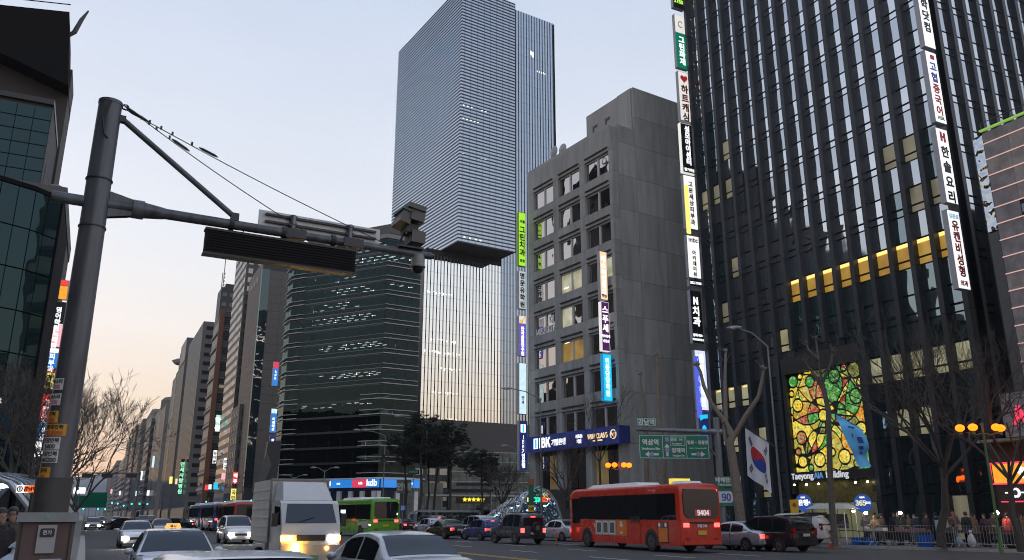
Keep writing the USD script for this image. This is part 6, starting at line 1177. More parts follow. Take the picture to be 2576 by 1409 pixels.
zz = float(on_d(1820, 1226, 55.6)[2]); t = thing('street_name_sign', 'green street name plate lettered 테헤란로 low on the gantry pole', 'road sign', (b[0], b[1], 0), -22); t.part('plate', MB().box(-.45, .85, -.33, -.28, zz, zz + .68), GREENS); t.part('lettering', MB().text('테헤란로', .26, (.2, -.335, zz + .34), (1, 0, 0), (0, 0, 1), .008).text('Teheranno', .15, (.2, -.335, zz + .10), (1, 0, 0), (0, 0, 1), .008), SIGNW)
t = thing('route_sign', 'green sign with a white arrow shaped 90 route shield', 'road sign', (b[0], b[1], 0), -22); t.part('plate', MB().box(-.45, .95, -.33, -.28, zz - 1.15, zz - .06), GREENS); t.part('shield', MB().prism([(-.30, zz - .95), (.52, zz - .95), (.80, zz - .6), (.52, zz - .25), (-.30, zz - .25)], 0, .006, (0, -.331, 0), (1, 0, 0), (0, 0, 1)), SIGNW); t.part('lettering', MB().text('90', .42, (.2, -.34, zz - .81), (1, 0, 0), (0, 0, 1), .006), BLUETXT)
# lesser signs and signals in the distance
def pole_sign(name, label, cat, u, v, D, w, h, m, txt=None, tm=SIGNW, group=None, rnd_=False, post=True):
    c = on_d(u, v, D); t = thing(name, label, cat, (c[0], c[1], 0), -26.6, group)
    if rnd_: t.part('plate', MB().prism(Point(0, c[2]).buffer(w / 2, 12), 0, .05, (0, 0, 0), (1, 0, 0), (0, 0, 1)), m)
    else: t.part('plate', MB().box(-w / 2, w / 2, -.05, 0, c[2] - h / 2, c[2] + h / 2), m)
    if txt: t.part('lettering', MB().text(txt, h * .45, (0, -.056, c[2] - h * .22), (1, 0, 0), (0, 0, 1), .01), tm)
    if post: t.part('post', MB().tube([(0, .06, .1), (0, .06, c[2] + h * .4)], .05, 8), STEEL)
    return t
pole_sign('round_sign', 'round blue arrow sign right of the green bus', 'road sign', 1013, 1278, 95, .7, .7, mat('sign_blue', (.02, .10, .42), .4), '↰', rnd_=True); pole_sign('street_name_sign', 'small green street plate among the pine trunks', 'road sign', 1040, 1187, 118, 1.6, .6, GREENS, '서초대로'); pole_sign('banner_sign', 'pale banner board before the blue fascia', 'sign', 1016, 1224, 112, 1.9, 1.7, mat('board_olive', (.16, .17, .12), .6), '안내')
t = pole_sign('bus_stop_post', 'dark green stop post with a yellow number plate 150', 'sign', 1336, 1253, 66, .42, 2.0, mat('post_green', (.01, .10, .07), .5), None); zq = float(on_d(1336, 1278, 66)[2]); t.part('number_plate', MB().box(-.24, .24, -.08, -.05, zq - .3, zq + .2), mat('plate_amber', (.6, .33, .02), .5)).part('lettering', MB().text('150', .2, (0, -.085, zq - .15), (1, 0, 0), (0, 0, 1), .01), DKTXT); t.part('top_board', MB().box(-.24, .24, -.08, .02, zq + 1.75, zq + 2.2), mat('plate_brown', (.25, .08, .03), .5))
def led_row(label, u, v, D, items, group=None):
    c = on_d(u, v, D); t = thing('led_sign', label, 'sign', (c[0], c[1], 0), -26.6, group); x = 0.0
    for (w, h, m, s) in items:
        q = t.part('sign_box', MB().box(x, x + w - .03, 0, .2, c[2] - h / 2, c[2] + h / 2), m)
        if s: q.part('lettering', MB().text(s, h * .55, (x + w / 2, -.005, c[2] - h * .28), (1, 0, 0), (0, 0, 1), .02), DKTXT if m is not BLACKF else glow('led_red', (1.0, .25, .03), 1.6))
        x += w
    t.part('post', MB().tube([(x * .5, .12, .1), (x * .5, .12, c[2])], .05, 8), DSTEEL); return t
LEDG = glow('led_green', (.02, 1.0, .5), 1.4); LEDR = glow('led_red_face', (1.0, .16, .03), 1.4)
led_row('lit station sign lettered 강남역 at the left behind the cabinet', 41, 1230, 21, [(.17, .16, WFACE, '①'), (.28, .14, LEDR, '강남역'), (.16, .15, LEDG, '출구')]); led_row('row of lit station boxes inside the glass canopy mouth', 1326, 1257, 80, [(.42, .4, YELLOWF, None), (.8, .4, LEDG, '출구'), (.75, .4, LEDR, '강남'), (.42, .45, WFACE, '①')])
yb = on_d(1999, 1272, 55.7); t = thing('yellow_banner', 'yellow banner strapped to the lamp pole near the black people carrier', 'banner', (yb[0], yb[1], 0), -20); t.part('cloth', MB().quad((-.28, 0, 1.75), (.22, 0, 1.7), (.30, 0, 2.75), (-.32, 0, 2.7), .01), mat('banner_yellow', (.62, .40, .02), .6)); t.part('emblem', MB().prism(Point(-.02, 2.4).buffer(.12), 0, .004, (0, -.002, 0), (1, 0, 0), (0, 0, 1)), REDTXT)
for i, (u, v, w, tx, lb) in enumerate(((2171, 1266, 1.25, '365', 'round blue sign lettered 365 at the tower entrance'), (2022, 1265, 1.3, '은행', 'round blue sign at the far side of the tower entrance'))):
    c = on_x(u, v, 49.6); t = thing('round_sign', lb, 'sign', (c[0], c[1], 0), -90 + 20); t.part('plate', MB().prism(Point(0, c[2]).buffer(w / 2, 16), 0, .08, (0, 0, 0), (1, 0, 0), (0, 0, 1)), glow('round_blue', (.03, .10, .42), .55)); t.part('lettering', MB().text(tx, .34, (-.12 if i == 0 else 0, -.085, c[2] - .15), (1, 0, 0), (0, 0, 1), .02), glow('pale_gold_letters', (.9, .85, .5), .8) if i == 0 else WTXT); t.part('small_lettering', MB().text('코너', .15, (.38, -.085, c[2] - .05), (1, 0, 0), (0, 0, 1), .02).text('자동화', .10, (0, -.085, c[2] + .35), (1, 0, 0), (0, 0, 1), .02), WTXT); t.part('post', MB().tube([(0, .1, .15), (0, .1, c[2])], .05, 6), DSTEEL)
# far signals: the gantry over the avenue, green lights, the white glare
c = on_d(203, 1190, 210); gl0 = on_d(352, 1194, 205); t = thing('far_gantry', 'thin gantry across the far avenue with three dark sign boxes', 'gantry', (c[0], c[1], 0)); d = gl0 - c
t.part('beam', MB().tube([(0, 0, c[2]), (d[0], d[1], c[2])], .18, 6), STEEL); t.part('post', MB().tube([(d[0], d[1], 0), (d[0], d[1], c[2] + .4)], .22, 6), STEEL); t.part('post', MB().tube([(-4, 0, 0), (-4, 0, c[2])], .22, 6), STEEL)
for f in (.12, .45, .86): t.part('sign_box', MB().box(d[0] * f - 1.1, d[0] * f + 1.1, d[1] * f - .3, d[1] * f + .2, c[2] - 1.0, c[2] - .2), BLACKF)
GLT = glow('green_signal', (.03, 1.0, .62), 9.0)
for i, (u, v, D) in enumerate(((296, 1267, 250), (311, 1272, 230), (331, 1268, 240), (351, 1268, 225), (371, 1268, 215), (247, 1280, 330), (265, 1281, 340), (210, 1280, 320), (519, 1262, 150), (567, 1262, 140), (632, 1259, 150), (282, 1266, 260))):
    c = on_d(u, v, D); t = thing('traffic_signal', 'green traffic light ' + ['leftmost of the bright row under the far signs', 'second from the left in the bright far row', 'in the middle of the bright far row', 'right of the middle in the bright far row', 'rightmost of the bright far row', 'faint and low near the left kerb', 'faint and low beside the far green signs', 'faintest, just right of the pole', 'hung above the white and red bus roof', 'above the farther blue bus roof', 'left of the box truck', 'small one just left of the bright far row'][i], 'traffic light', (c[0], c[1], 0), 0, 'green traffic lights down the avenue'); r = D / 1500.0
    t.part('housing', MB().box(-r * 2.0, r * 2.2, .1, .4, c[2] - r * 1.3, c[2] + r * 1.3), BLACKF); t.part('lens', MB().ball((0, .02, c[2]), r, 2), GLT); t.part('post', MB().tube([(r * 3, .3, 0), (r * 3, .3, c[2] + .5), (0, .3, c[2] + .5)], .08, 5), STEEL)
c = on_d(199, 1234, 190); t = thing('lit_board', 'glaring white board by the left kerb, right of the pole', 'sign', (c[0], c[1], 0), -26.6); t.part('sign_box', MB().box(-1.1, 1.1, 0, .3, c[2] - .55, c[2] + .55), glow('glare_white', (1, 1, .98), 2.0)); t.part('post', MB().tube([(0, .2, 0), (0, .2, c[2])], .1, 6), STEEL)
pole_sign('direction_sign', 'far green road sign low over the avenue', 'road sign', 226, 1262, 210, 7.5, 2.6, GREENS, None); pole_sign('direction_sign', 'far narrower green road sign beside the first', 'road sign', 246, 1250, 260, 5, 2.4, GREENS, None)

# ------------------------------------------------------------------ glass canopies over the subway stairs
CANG = clear_glass('canopy_glass', (.55, .66, .72), .28, (.8, .88, .95), wave=.03, wscale=1.5)
def canopy(label, F0, hw0, h0, F1, hw1, h1, n=9, m=7):
    """arched glass hood from the mouth at F0 to its low tail at F1"""
    F0, F1 = np.array(F0, float), np.array(F1, float); d = (F1 - F0) / np.linalg.norm(F1 - F0); s = np.array([d[1], -d[0]]); t = thing('subway_canopy', label, 'subway entrance', (F0[0], F0[1], 0), 0)
    R = []
    for j in range(m + 1):
        f = j / m; hw, h = hw0 + (hw1 - hw0) * f, h0 + (h1 - h0) * f ** 1.5; c = (F1 - F0) * f
        R.append([[c[0] + s[0] * hw * math.cos(a), c[1] + s[1] * hw * math.cos(a), .15 + h * math.sin(a)] for a in np.linspace(0, math.pi, n)])
    R = np.array(R); pn = []
    for j in range(m):
        for i in range(n - 1):
            a, b_, c_, e = R[j, i], R[j + 1, i], R[j + 1, i + 1], R[j, i + 1]
            for T3 in ((a, b_, c_), (a, c_, e)): g = np.array(T3); k = g.mean(0); pn.append((k + (g - k) * .97, np.array([[0, 1, 2]])))
    t.pieces('glass_panel', pn, CANG, cap=150)
    for j in (0, m): t.part('end_arch', MB().tube(R[j], .11 if j == 0 else .07, 8), mat('canopy_steel', (.42, .42, .43), .35, metal=.6), smooth=40)
    for j in range(1, m): t.part('rib', MB().tube(R[j], .045, 6), STEEL)
    for i in range(0, n, 2): t.part('purlin', MB().tube(R[:, i], .035, 6), STEEL)
    for j in range(1, m, 1):
        for i in (2, 4, 6):
            if rnd.random() < .75: t.part('blue_lamp', MB().ball(R[j, i] * [.9, .9, .86] + [0, 0, .1], .11, 1, (1.6, 1, .6)), glow('blue_white_lamp', (.45, .7, 1.0), 5.0))
    return t
f0, f1 = on_d(1357, 1295, 78), on_d(1222, 1295, 92)
canopy('arched glass subway canopy with bluish lamps between the bank and the off roader', f0[:2], 2.3, 4.1, f1[:2], 1.2, 1.2)
f0, f1 = on_d(62, 1295, 33), on_d(-60, 1295, 24); canopy('arched glass subway canopy at the left edge behind the cabinet', f0[:2], 1.5, 2.9, f1[:2], 1.5, 2.6)
c = on_d(1115, 1288, 108); t = thing('stair_shelter', 'low curved grey stair shelter behind the queueing cars', 'shelter', (c[0], c[1], 0), -20); t.part('hood', MB().prism([(-4.6, .15), (-4.6, 1.4), (-4.2, 2.1), (-3.2, 2.4), (4.2, 2.4), (4.6, 2.2), (4.6, .15), (4.3, .15), (4.3, 2.1), (-3.2, 2.15), (-4.1, 1.8), (-4.3, .15)], 0, 3, (0, 0, 0), (1, 0, 0), (0, 0, 1)), GREYP); t.part('side_glass', MB().box(-4.2, 4.2, -.3, -.2, .3, 2.0), CANG)
c = on_d(1185, 1258, 128); t = thing('entrance_pavilion', 'small pavilion with a row of yellow lit letters beyond the shelter', 'shelter', (c[0], c[1], 0), -20); zq = float(c[2]); t.part('roof', MB().box(-3.6, 3.4, 0, 4, zq + 1.2, zq + 1.6), DKST); t.part('roof', MB().box(-2.2, 3.0, .5, 3.5, zq + 2.2, zq + 2.5), DKST); t.part('fascia', MB().box(-2.3, 2.9, -.1, .0, zq - .5, zq + .5), mat('fascia_olive', (.05, .045, .02), .5)); t.part('lettering', MB().text('★★★★★', .5, (.4, -.11, zq - .15), (1, 0, 0), (0, 0, 1), .04), glow('yellow_letters', (1.0, .75, .05), 1.4))
for x in (-3.2, 3.0): t.part('column', MB().tube([(x, .5, .1), (x, .5, zq + 1.2)], .15, 8), STEEL)
# ------------------------------------------------------------------ trees
BARK = mat('plane_bark', (.17, .145, .115), .85, var=.4, scale=7, bump=.5, bscale=18); BARKD = mat('dark_bark', (.05, .043, .038), .85, var=.35, scale=7, bump=.5, bscale=18); TWIG = mat('twigs', (.055, .046, .04), .85, var=.2)
NEED = mat('pine_needles', (.010, .018, .011), .8, var=.5, scale=3)
def limb(mb, pts, r0, r1, n=7): P = np.array(pts, float); mb.tube(P, np.linspace(r0, r1, len(P)), n)
def wander(a, b, k, amp, g):
    P = np.linspace(a, b, k); P[1:-1] += g.normal(0, amp, (k - 2, 3)); return P
def grow(mb, g, p, d, L, r, depth, spread=.6, up=.25, kids=(2, 3), minr=.006):
    q = p + d * L; m = (p + q) / 2 + g.normal(0, L * .05, 3); mb.tube([p, m, q], [r, r * .85, r * .7], 5 if r > .03 else 3, caps=False)
    if depth == 0: return
    for _ in range(int(g.integers(kids[0], kids[1] + 1))):
        v = d + g.normal(0, spread, 3) + np.array([0, 0, up]); v /= np.linalg.norm(v); s = p + (q - p) * g.uniform(.55, 1.0); grow(mb, g, s, v, L * g.uniform(.6, .85), max(r * g.uniform(.5, .68), minr), depth - 1, spread, up, kids, minr)
def bare_tree(label, loc, H, r, seed, depth=5, trunk=.35, spread=.55, up=.22, name='bare_tree', lean=(0, 0), n0=5, bark=BARKD, tw=TWIG, group='bare street trees', minr=.006):
    g = np.random.default_rng(seed); t = thing(name, label, 'tree', loc, 0, group); top = np.array([lean[0], lean[1], H * trunk]); T_ = wander(np.array([0, 0, .1]), top, 5, r * .4, g); mb = MB(); limb(mb, T_, r, r * .62, 9); t.part('trunk', mb, bark, smooth=50)
    cr = MB()
    for i in range(n0):
        a = i * 2 * math.pi / n0 + g.uniform(-.4, .4); d = np.array([math.cos(a) * .62, math.sin(a) * .62, g.uniform(.6, 1.2)]); d /= np.linalg.norm(d); s = T_[-1] if i < n0 * .6 else T_[-2] + (T_[-1] - T_[-2]) * g.uniform(.3, .9); grow(cr, g, s, d, H * g.uniform(.19, .26), r * .42, depth, spread, up, (2, 3), minr)
    t.part('crown', cr, tw, kind='stuff'); return t
def px_tree(label, D, trunk_px, limbs_px, r, bark=BARK, name='pruned_tree', seed=1, stubs=True):
    """a pruned plane tree whose trunk and limbs run through these places, all about D away, with a little depth of their own"""
    g = np.random.default_rng(seed); b = on_d(*trunk_px[0], D); t = thing(name, label, 'tree', (b[0], b[1], 0), 0, 'pruned plane trees'); O = np.array([b[0], b[1], 0])
    def P(px, dd=0.0): return np.array([on_d(u, v, D + dd * i) - O for i, (u, v) in enumerate(px)])
    Q = P(trunk_px); Q[0, 2] = .1; mb = MB(); limb(mb, Q, r, r * .72, 9); t.part('trunk', mb, bark, smooth=50)
    for i, (px, dd) in enumerate(limbs_px):
        mb = MB(); q = P(px, dd); limb(mb, q, r * .55, r * .26, 7)
        if stubs:
            for _ in range(5): e = q[-1] + (q[-2] - q[-1]) * g.uniform(0, .5); mb.ball(q[-1] + g.normal(0, .05, 3), r * .34, 1); d = g.normal(0, 1, 3); d[2] = abs(d[2]) + .5; d /= np.linalg.norm(d); mb.tube([e, e + d * g.uniform(.3, .9)], [.03, .008], 4)
        t.part('limb', mb, bark, smooth=50)
    return t
px_tree('forked plane tree with two bare pruned limbs by the gantry pole', 51, [(1866, 1310), (1852, 1215), (1842, 1150), (1836, 1112), (1846, 1092)], [([(1846, 1096), (1824, 1060), (1790, 1015), (1770, 970), (1762, 935), (1752, 915)], .15), ([(1848, 1096), (1874, 1048), (1908, 998), (1918, 952), (1922, 925)], -.15), ([(1840, 1100), (1826, 1058), (1824, 960), (1826, 882)], .2), ([(1838, 1140), (1824, 1100), (1820, 1062)], .1)], .30, seed=3)
px_tree('pair stemmed pruned plane tree behind the direction sign', 62, [(1668, 1290), (1666, 1200), (1670, 1120)], [([(1670, 1130), (1657, 1040), (1655, 950), (1652, 890)], .1)], .33, seed=4); px_tree('thin pruned plane tree left of the direction sign', 64, [(1628, 1290), (1626, 1180), (1625, 1060)], [([(1625, 1070), (1616, 990), (1610, 940)], .1)], .22, seed=6)
px_tree('slim pruned plane tree crossing the stained glass panel', 51.5, [(2096, 1320), (2092, 1260), (2088, 1180), (2084, 1030), (2066, 955)], [([(2084, 1040), (2068, 960), (2058, 900), (2052, 850)], .1), ([(2078, 990), (2040, 930), (2020, 905)], .2), ([(2070, 960), (2090, 915), (2096, 880)], -.2), ([(2060, 905), (2034, 880), (2026, 862)], .1)], .19, mat('slim_bark', (.11, .095, .078), .85, var=.4, scale=7, bump=.5, bscale=18), seed=8)
b = on_d(2358, 1300, 50); bare_tree('broad twiggy bare tree before the near corner signs', (b[0], b[1], .1), 14.5, .24, 21, 6, .28, .42, .22, n0=7, lean=(.3, -.6)); b = on_d(2555, 1300, 46); bare_tree('bare tree at the right edge before the stone clad building', (b[0], b[1], .1), 11, .18, 22, 6, .3, .45, .2, n0=6)
b = on_d(1422, 1300, 70); bare_tree('small bare tree before the concrete bank base', (b[0], b[1], .1), 9.5, .17, 23, 5, .35, .5, .2, n0=6); b = on_d(1512, 1300, 68); bare_tree('thin bare tree under the WIN CLASS lettering', (b[0], b[1], .1), 11.5, .13, 29, 4, .5, .35, .3, n0=4)
for i, (u, D, H, r, sd, lb) in enumerate(((172, 31, 6.3, .085, 24, 'bare tree right behind the grey pole, twigs against the orange sky'), (80, 34, 7.6, .12, 26, 'bare tree left of the grey pole'), (28, 30, 7.0, .12, 27, 'leftmost bare tree by the left edge'), (124, 44, 9.0, .13, 28, 'bare tree between the pole and the stacked signs'))):
    b = on_d(u, 1300, D); bare_tree(lb, (b[0], b[1], .1), H, r, sd, 6, .3, .42, .25, lean=(.2, .1), n0=5, minr=.006)
def pine(label, u, D, H, r, seed, tilt=(0, 0), vc=.62):
    b = on_d(u, 1295, D); g = np.random.default_rng(seed); t = thing('pine_tree', label, 'tree', (b[0], b[1], 0), 0, 'dark pines before the tall tower'); top = np.array([tilt[0], tilt[1], H]); T_ = wander(np.array([0, 0, .1]), top, 7, .15, g); mb = MB(); limb(mb, T_, r, r * .3, 8); t.part('trunk', mb, BARKD, smooth=50)
    br, nd = MB(), MB()
    for i in range(26):
        f = vc + (1 - vc) * g.random(); s = T_[0] + (T_[-1] - T_[0]) * f; a = g.uniform(0, 6.28); Lb = (1.15 - f) * H * .40 * g.uniform(.6, 1.1) + .8; e = s + np.array([math.cos(a) * Lb, math.sin(a) * Lb, g.uniform(-.3, .8)]); br.tube([s, (s + e) / 2 + [0, 0, .2], e], [.07, .05, .025], 5)
        for _ in range(11):
            c = s + (e - s) * g.uniform(.35, 1.1) + g.normal(0, .38, 3); n = 26; d = g.normal(0, 1, (n, 3)); d[:, 2] = np.abs(d[:, 2]) * .7; d /= np.linalg.norm(d, axis=1, keepdims=True); w = np.cross(d, g.normal(0, 1, (n, 3))); w /= np.linalg.norm(w, axis=1, keepdims=True); Ln = g.uniform(.35, .7, (n, 1)); V = np.stack([c - w * .035, c + w * .035, c + d * Ln], 1).reshape(-1, 3); nd.add(V, np.arange(3 * n).reshape(-1, 3))
    t.part('branch_set', br, BARKD, kind='stuff'); t.part('crown', nd, NEED, kind='stuff'); return t
for (u, D, H, r, sd, ti, lb) in ((1022, 112, 12.5, .22, 41, (-.6, 0), 'leftmost tall pine before the dark glass bank'), (1052, 108, 14.0, .24, 42, (.4, 0), 'tallest pine, beside the street lamp'), (1088, 114, 13.0, .22, 43, (.9, 0), 'leaning pine right of the tallest one'), (1128, 110, 12.8, .20, 44, (.3, 0), 'slim pine before the silver glass'), (1214, 104, 9.0, .18, 45, (-.3, 0), 'short pine left of the round bare crown'), (1075, 118, 13.5, .2, 46, (0, 0), 'pine half hidden behind the tallest one')): pine(lb, u, D, H, r, sd, ti)
b = on_d(1262, 1300, 98); bare_tree('round crowned dark tree behind the glass canopy', (b[0], b[1], .1), 9.5, .2, 47, 6, .3, .6, .1, n0=7, minr=.012)
sh = MB(); g = np.random.default_rng(50)
for i in range(260): p = on_d(g.uniform(1105, 1230), 1295, g.uniform(112, 118)); n = 10; c = np.array([p[0], p[1], g.uniform(.4, 2.1)]); d = g.normal(0, .35, (n, 3, 3)); sh.add((c + d).reshape(-1, 3), np.arange(3 * n).reshape(-1, 3))
solo('hedge', sh, NEED, 'dark clipped hedge behind the stair shelter', 'hedge')

# ------------------------------------------------------------------ flags
def flag(name, label, O, Xd, Yd, w, h, m, marks, amp=.10, waves=1.6):
    """a hanging cloth: f(s, t) gives the place of a point of the cloth; marks are patches riding on it"""
    O, Xd, Yd = np.array(O, float), np.array(Xd, float), np.array(Yd, float); N = np.cross(Xd, Yd); N /= np.linalg.norm(N)
    def f(s, t, o=0.0): return O + Xd * s * w + Yd * t * h + N * (amp * math.sin(s * waves * 6.28 + t * 2.0) * (.3 + s) + o)
    t_ = thing(name, label, 'flag'); t_.part('cloth', MB().grid([[f(s, t) for t in np.linspace(0, 1, 16)] for s in np.linspace(0, 1, 20)]), m, smooth=True)
    for nm, poly, mm in marks:
        for q in getattr(poly, 'geoms', [poly]):
            g = trimesh.creation.triangulate_polygon(q.segmentize(.05), engine='earcut'); g = trimesh.remesh.subdivide_to_size(np.c_[g[0], np.zeros(len(g[0]))], g[1], .05); V = np.array([[f(x, y, .015), f(x, y, -.015)] for x, y, _ in g[0]]); t_.part(nm, MB().add(V[:, 0], g[1]).add(V[:, 1], g[1][:, ::-1]), mm)
    return t_, f
# the white flag hangs from a slanting staff: its top edge runs down to the right
f0, f1, f2, f3 = on_d(1874, 1077, 52), on_d(1936, 1116, 51), on_d(1881, 1207, 52), on_d(1942, 1230, 51)
Xd = (f1 - f0); Yd = (f2 - f0 + f3 - f1) / 2; w, h = np.linalg.norm(Xd), np.linalg.norm(Yd)
ar = 1.0; C_ = Point(.5, .5)
el = affinity.scale(C_.buffer(.25, 16), 1.25, .80)
red = el.intersection(sbox(0, .0, 1, .5)); red = red.union(affinity.translate(affinity.scale(C_.buffer(.125, 12), 1.25, .8), -.155, .0)).difference(affinity.translate(affinity.scale(C_.buffer(.125, 12), 1.25, .8), .155, 0)); blue = el.difference(red)
mk_ = [('red_half', affinity.rotate(red, 25, origin=(.5, .5)), mat('flag_red', (.50, .02, .03), .7)), ('blue_half', affinity.rotate(blue, 25, origin=(.5, .5)), mat('flag_blue', (.02, .06, .32), .7))]
for (x, y, an, br) in ((.20, .22, 50, (0, 0, 0)), (.80, .22, -50, (1, 0, 1)), (.20, .78, -50, (0, 1, 0)), (.80, .78, 50, (1, 1, 1))):
    for i in range(3):
        bar = sbox(-.095, -.055 + i * .04, .095, -.030 + i * .04)
        if br[i]: bar = bar.difference(sbox(-.012, -1, .012, 1))
        mk_.append(('trigram_bar', affinity.translate(affinity.rotate(bar, an, origin=(0, 0)), x, y), DKTXT))
fl, _ = flag('white_flag', 'white flag with a red and blue roundel and black bars hanging by the lamp pole', f0, Xd / w, Yd / h, w, h, mat('flag_white', (.72, .72, .76), .8, var=.05), mk_, .10)
fl.part('staff', MB().tube([f0 + np.array([0, 0, .08]), f1 + (f1 - f0) * .25 + np.array([0, 0, .02])], .025, 8), DSTEEL)
ua = np.array([on_d(u, v, 50 + .25 * math.sin(i * 1.7)) for i, (u, v) in enumerate(((2099, 1038), (2135, 1058), (2166, 1080), (2185, 1122), (2182, 1147), (2193, 1173)))])
la = np.array([on_d(u, v, 50 + .25 * math.sin(i * 1.7 + 1.2)) for i, (u, v) in enumerate(((2099, 1041), (2107, 1056), (2116, 1074), (2134, 1122), (2148, 1150), (2166, 1177)))])
ks = np.linspace(0, 1, 6); UA, LA = PchipInterpolator(ks, ua), PchipInterpolator(ks, la); vd = np.array([_f[0], _f[1], 0]); vd /= np.linalg.norm(vd)
def bf(s_, t_, o=0.0): return UA(s_) * (1 - t_) + LA(s_) * t_ + vd * (.09 * math.sin(s_ * 9 + t_ * 5) + o)
fl = thing('blue_flag', 'sky blue city flag with a dark emblem hanging from the slim plane tree', 'flag'); fl.part('cloth', MB().grid([[bf(s_, t_) for t_ in np.linspace(0, 1, 9)] for s_ in np.linspace(0, 1, 22)]), mat('flag_sky_blue', (.16, .56, .95), .8, var=.08), smooth=True)
for nm, q in (('emblem', [(.36, .62), (.38, .35), (.52, .60)]), ('lettering', [(.50, .20), (.56, .20), (.56, .42), (.50, .42)]), ('lettering', [(.60, .25), (.66, .25), (.66, .48), (.60, .48)]), ('lettering', [(.70, .30), (.76, .30), (.76, .52), (.70, .52)])):
    P_ = np.array([bf(a_, b_, -.02) for a_, b_ in q]); fl.part(nm, MB().add(P_, [[0, i, i + 1] for i in range(1, len(q) - 1)]), BLUETXT)
c0, c1 = ua[0], ua[2]
fl.part('staff', MB().tube([c0 - (c1 - c0) * .12, c1 + (c1 - c0) * .1], .022, 8), DSTEEL)

# ------------------------------------------------------------------ people
def hull(a, b, ra, rb, n=10): return manifold3d.Manifold.batch_hull([manifold3d.Manifold.sphere(ra, n).translate(a), manifold3d.Manifold.sphere(rb, n).translate(b)])
_pcache = {}
def body_shape(pose):
    """one continuous figure 1.72 m tall, facing local -y; returns the shapes of the body, the jacket, the trousers, the hair and the shoes"""
    if pose in _pcache: return _pcache[pose]
    walk, bend, arm = {'stand': (0, 0, 'down'), 'walk': (.22, .03, 'swing'), 'reach': (.05, .16, 'reach'), 'bend': (.05, .55, 'reach'), 'carry': (.10, .0, 'carry'), 'talk': (.04, .0, 'phone')}[pose]
    hip = np.array([0, 0, .92]); up_ = np.array([0, -math.sin(bend), math.cos(bend)]); ch = hip + up_ * .36; sh_ = hip + up_ * .50; nk = hip + up_ * .57; hd = hip + up_ * .70 + np.array([0, -.03, 0])
    J = lambda *p: np.array(p, float); L = []
    kn = [J(.10, -walk, .50), J(-.10, walk * .7, .50)]; an = [J(.11, -walk * 1.3, .09), J(-.11, walk * 1.5, .10 + .06 * (walk > .1))]
    el_, ha = [], []
    for s in (1, -1):
        S = sh_ + J(s * .19, 0, -.03)
        if arm == 'down' or (arm in ('carry', 'phone') and s < 0) : e = S + J(s * .05, .02, -.28); h_ = e + J(s * .0, -.06, -.25)
        elif arm == 'swing': e = S + J(s * .05, .10 * s, -.27); h_ = e + J(0, -.10 + .06 * s, -.23)
        elif arm == 'carry': e = S + J(.05, .03, -.27); h_ = e + J(-.04, -.22, -.02)
        elif arm == 'phone': e = S + J(.08, -.10, -.24); h_ = S + J(-.04, -.12, .10)
        else: e = S + J(s * .06, -.10, -.24); h_ = e + J(-s * .04, -.24, -.02)
        el_.append(e); ha.append(h_)
    def fig(g, parts):      # parts: which chains, g: how far out from the skin
        M = []
        if 'torso' in parts: M += [hull(hip, ch, .135 + g, .155 + g), hull(hip + J(.07, 0, 0), ch + J(.07, 0, 0), .12 + g, .13 + g), hull(hip - J(.07, 0, 0), ch - J(.07, 0, 0), .12 + g, .13 + g), hull(ch + J(.06, 0, 0), sh_ + J(.13, 0, -.02), .12 + g, .075 + g), hull(ch - J(.06, 0, 0), sh_ - J(.13, 0, .02), .12 + g, .075 + g), hull(sh_ + J(.13, 0, -.02), sh_ - J(.13, 0, .02), .075 + g, .075 + g)]
        if 'neck' in parts: M += [hull(sh_, nk, .07, .055), hull(nk, hd, .055, .06)]
        if 'head' in parts: M += [hull(hd + J(0, .015, .045), hd + J(0, -.02, -.05), .090, .064, 14), hull(hd + J(0, -.055, -.075), hd + J(0, -.02, .0), .045, .06), manifold3d.Manifold.sphere(.018, 8).translate(hd + J(0, -.105, -.015)), manifold3d.Manifold.sphere(.022, 8).translate(hd + J(.088, .01, -.01)), manifold3d.Manifold.sphere(.022, 8).translate(hd + J(-.088, .01, -.01))]
        for i, s in enumerate((1, -1)):
            S = sh_ + J(s * .185, 0, -.03); f = (ha[i] - el_[i]) / np.linalg.norm(ha[i] - el_[i])
            if 'arms' in parts: M += [hull(S, el_[i], .058 + g, .045 + g), hull(el_[i], ha[i], .045 + g, .032 + g)]
            if 'hands' in parts:
                side = np.cross(f, J(0, 1, 0.2)); side /= np.linalg.norm(side); M += [hull(ha[i], ha[i] + f * .07, .030, .034)]
                for k, q in enumerate((-.027, -.009, .009, .027)): M += [hull(ha[i] + f * .07 + side * q, ha[i] + f * (.105 + .008 * (k in (1, 2))) + side * q, .0105, .0095, 7), hull(ha[i] + f * (.105 + .008 * (k in (1, 2))) + side * q, ha[i] + f * (.130 + .012 * (k in (1, 2))) + side * q + J(0, -.012, 0), .0095, .008, 7)]
                M += [hull(ha[i] + f * .02 + side * .03, ha[i] + f * .065 + side * .055, .013, .010, 7)]
            if 'legs' in parts: M += [hull(hip + J(s * .085, 0, -.04), kn[i], .10 + g, .062 + g), hull(kn[i], an[i] + J(0, 0, .0), .062 + g, .045 + g)]
            if 'feet' in parts: M += [hull(an[i] + J(0, .02, -.04), an[i] + J(0, -.14, -.05), .046 + g, .038 + g)]
        m = manifold3d.Manifold.batch_boolean(M, manifold3d.OpType.Add).to_mesh(); T_ = trimesh.Trimesh(m.vert_properties[:, :3], m.tri_verts); T_ = trimesh.Trimesh(*trimesh.remesh.subdivide_to_size(T_.vertices, T_.faces, .09)) if g >= 0 and 'head' not in parts else T_; T_.merge_vertices(); trimesh.smoothing.filter_taubin(T_, iterations=6); return (np.array(T_.vertices), np.array(T_.faces))
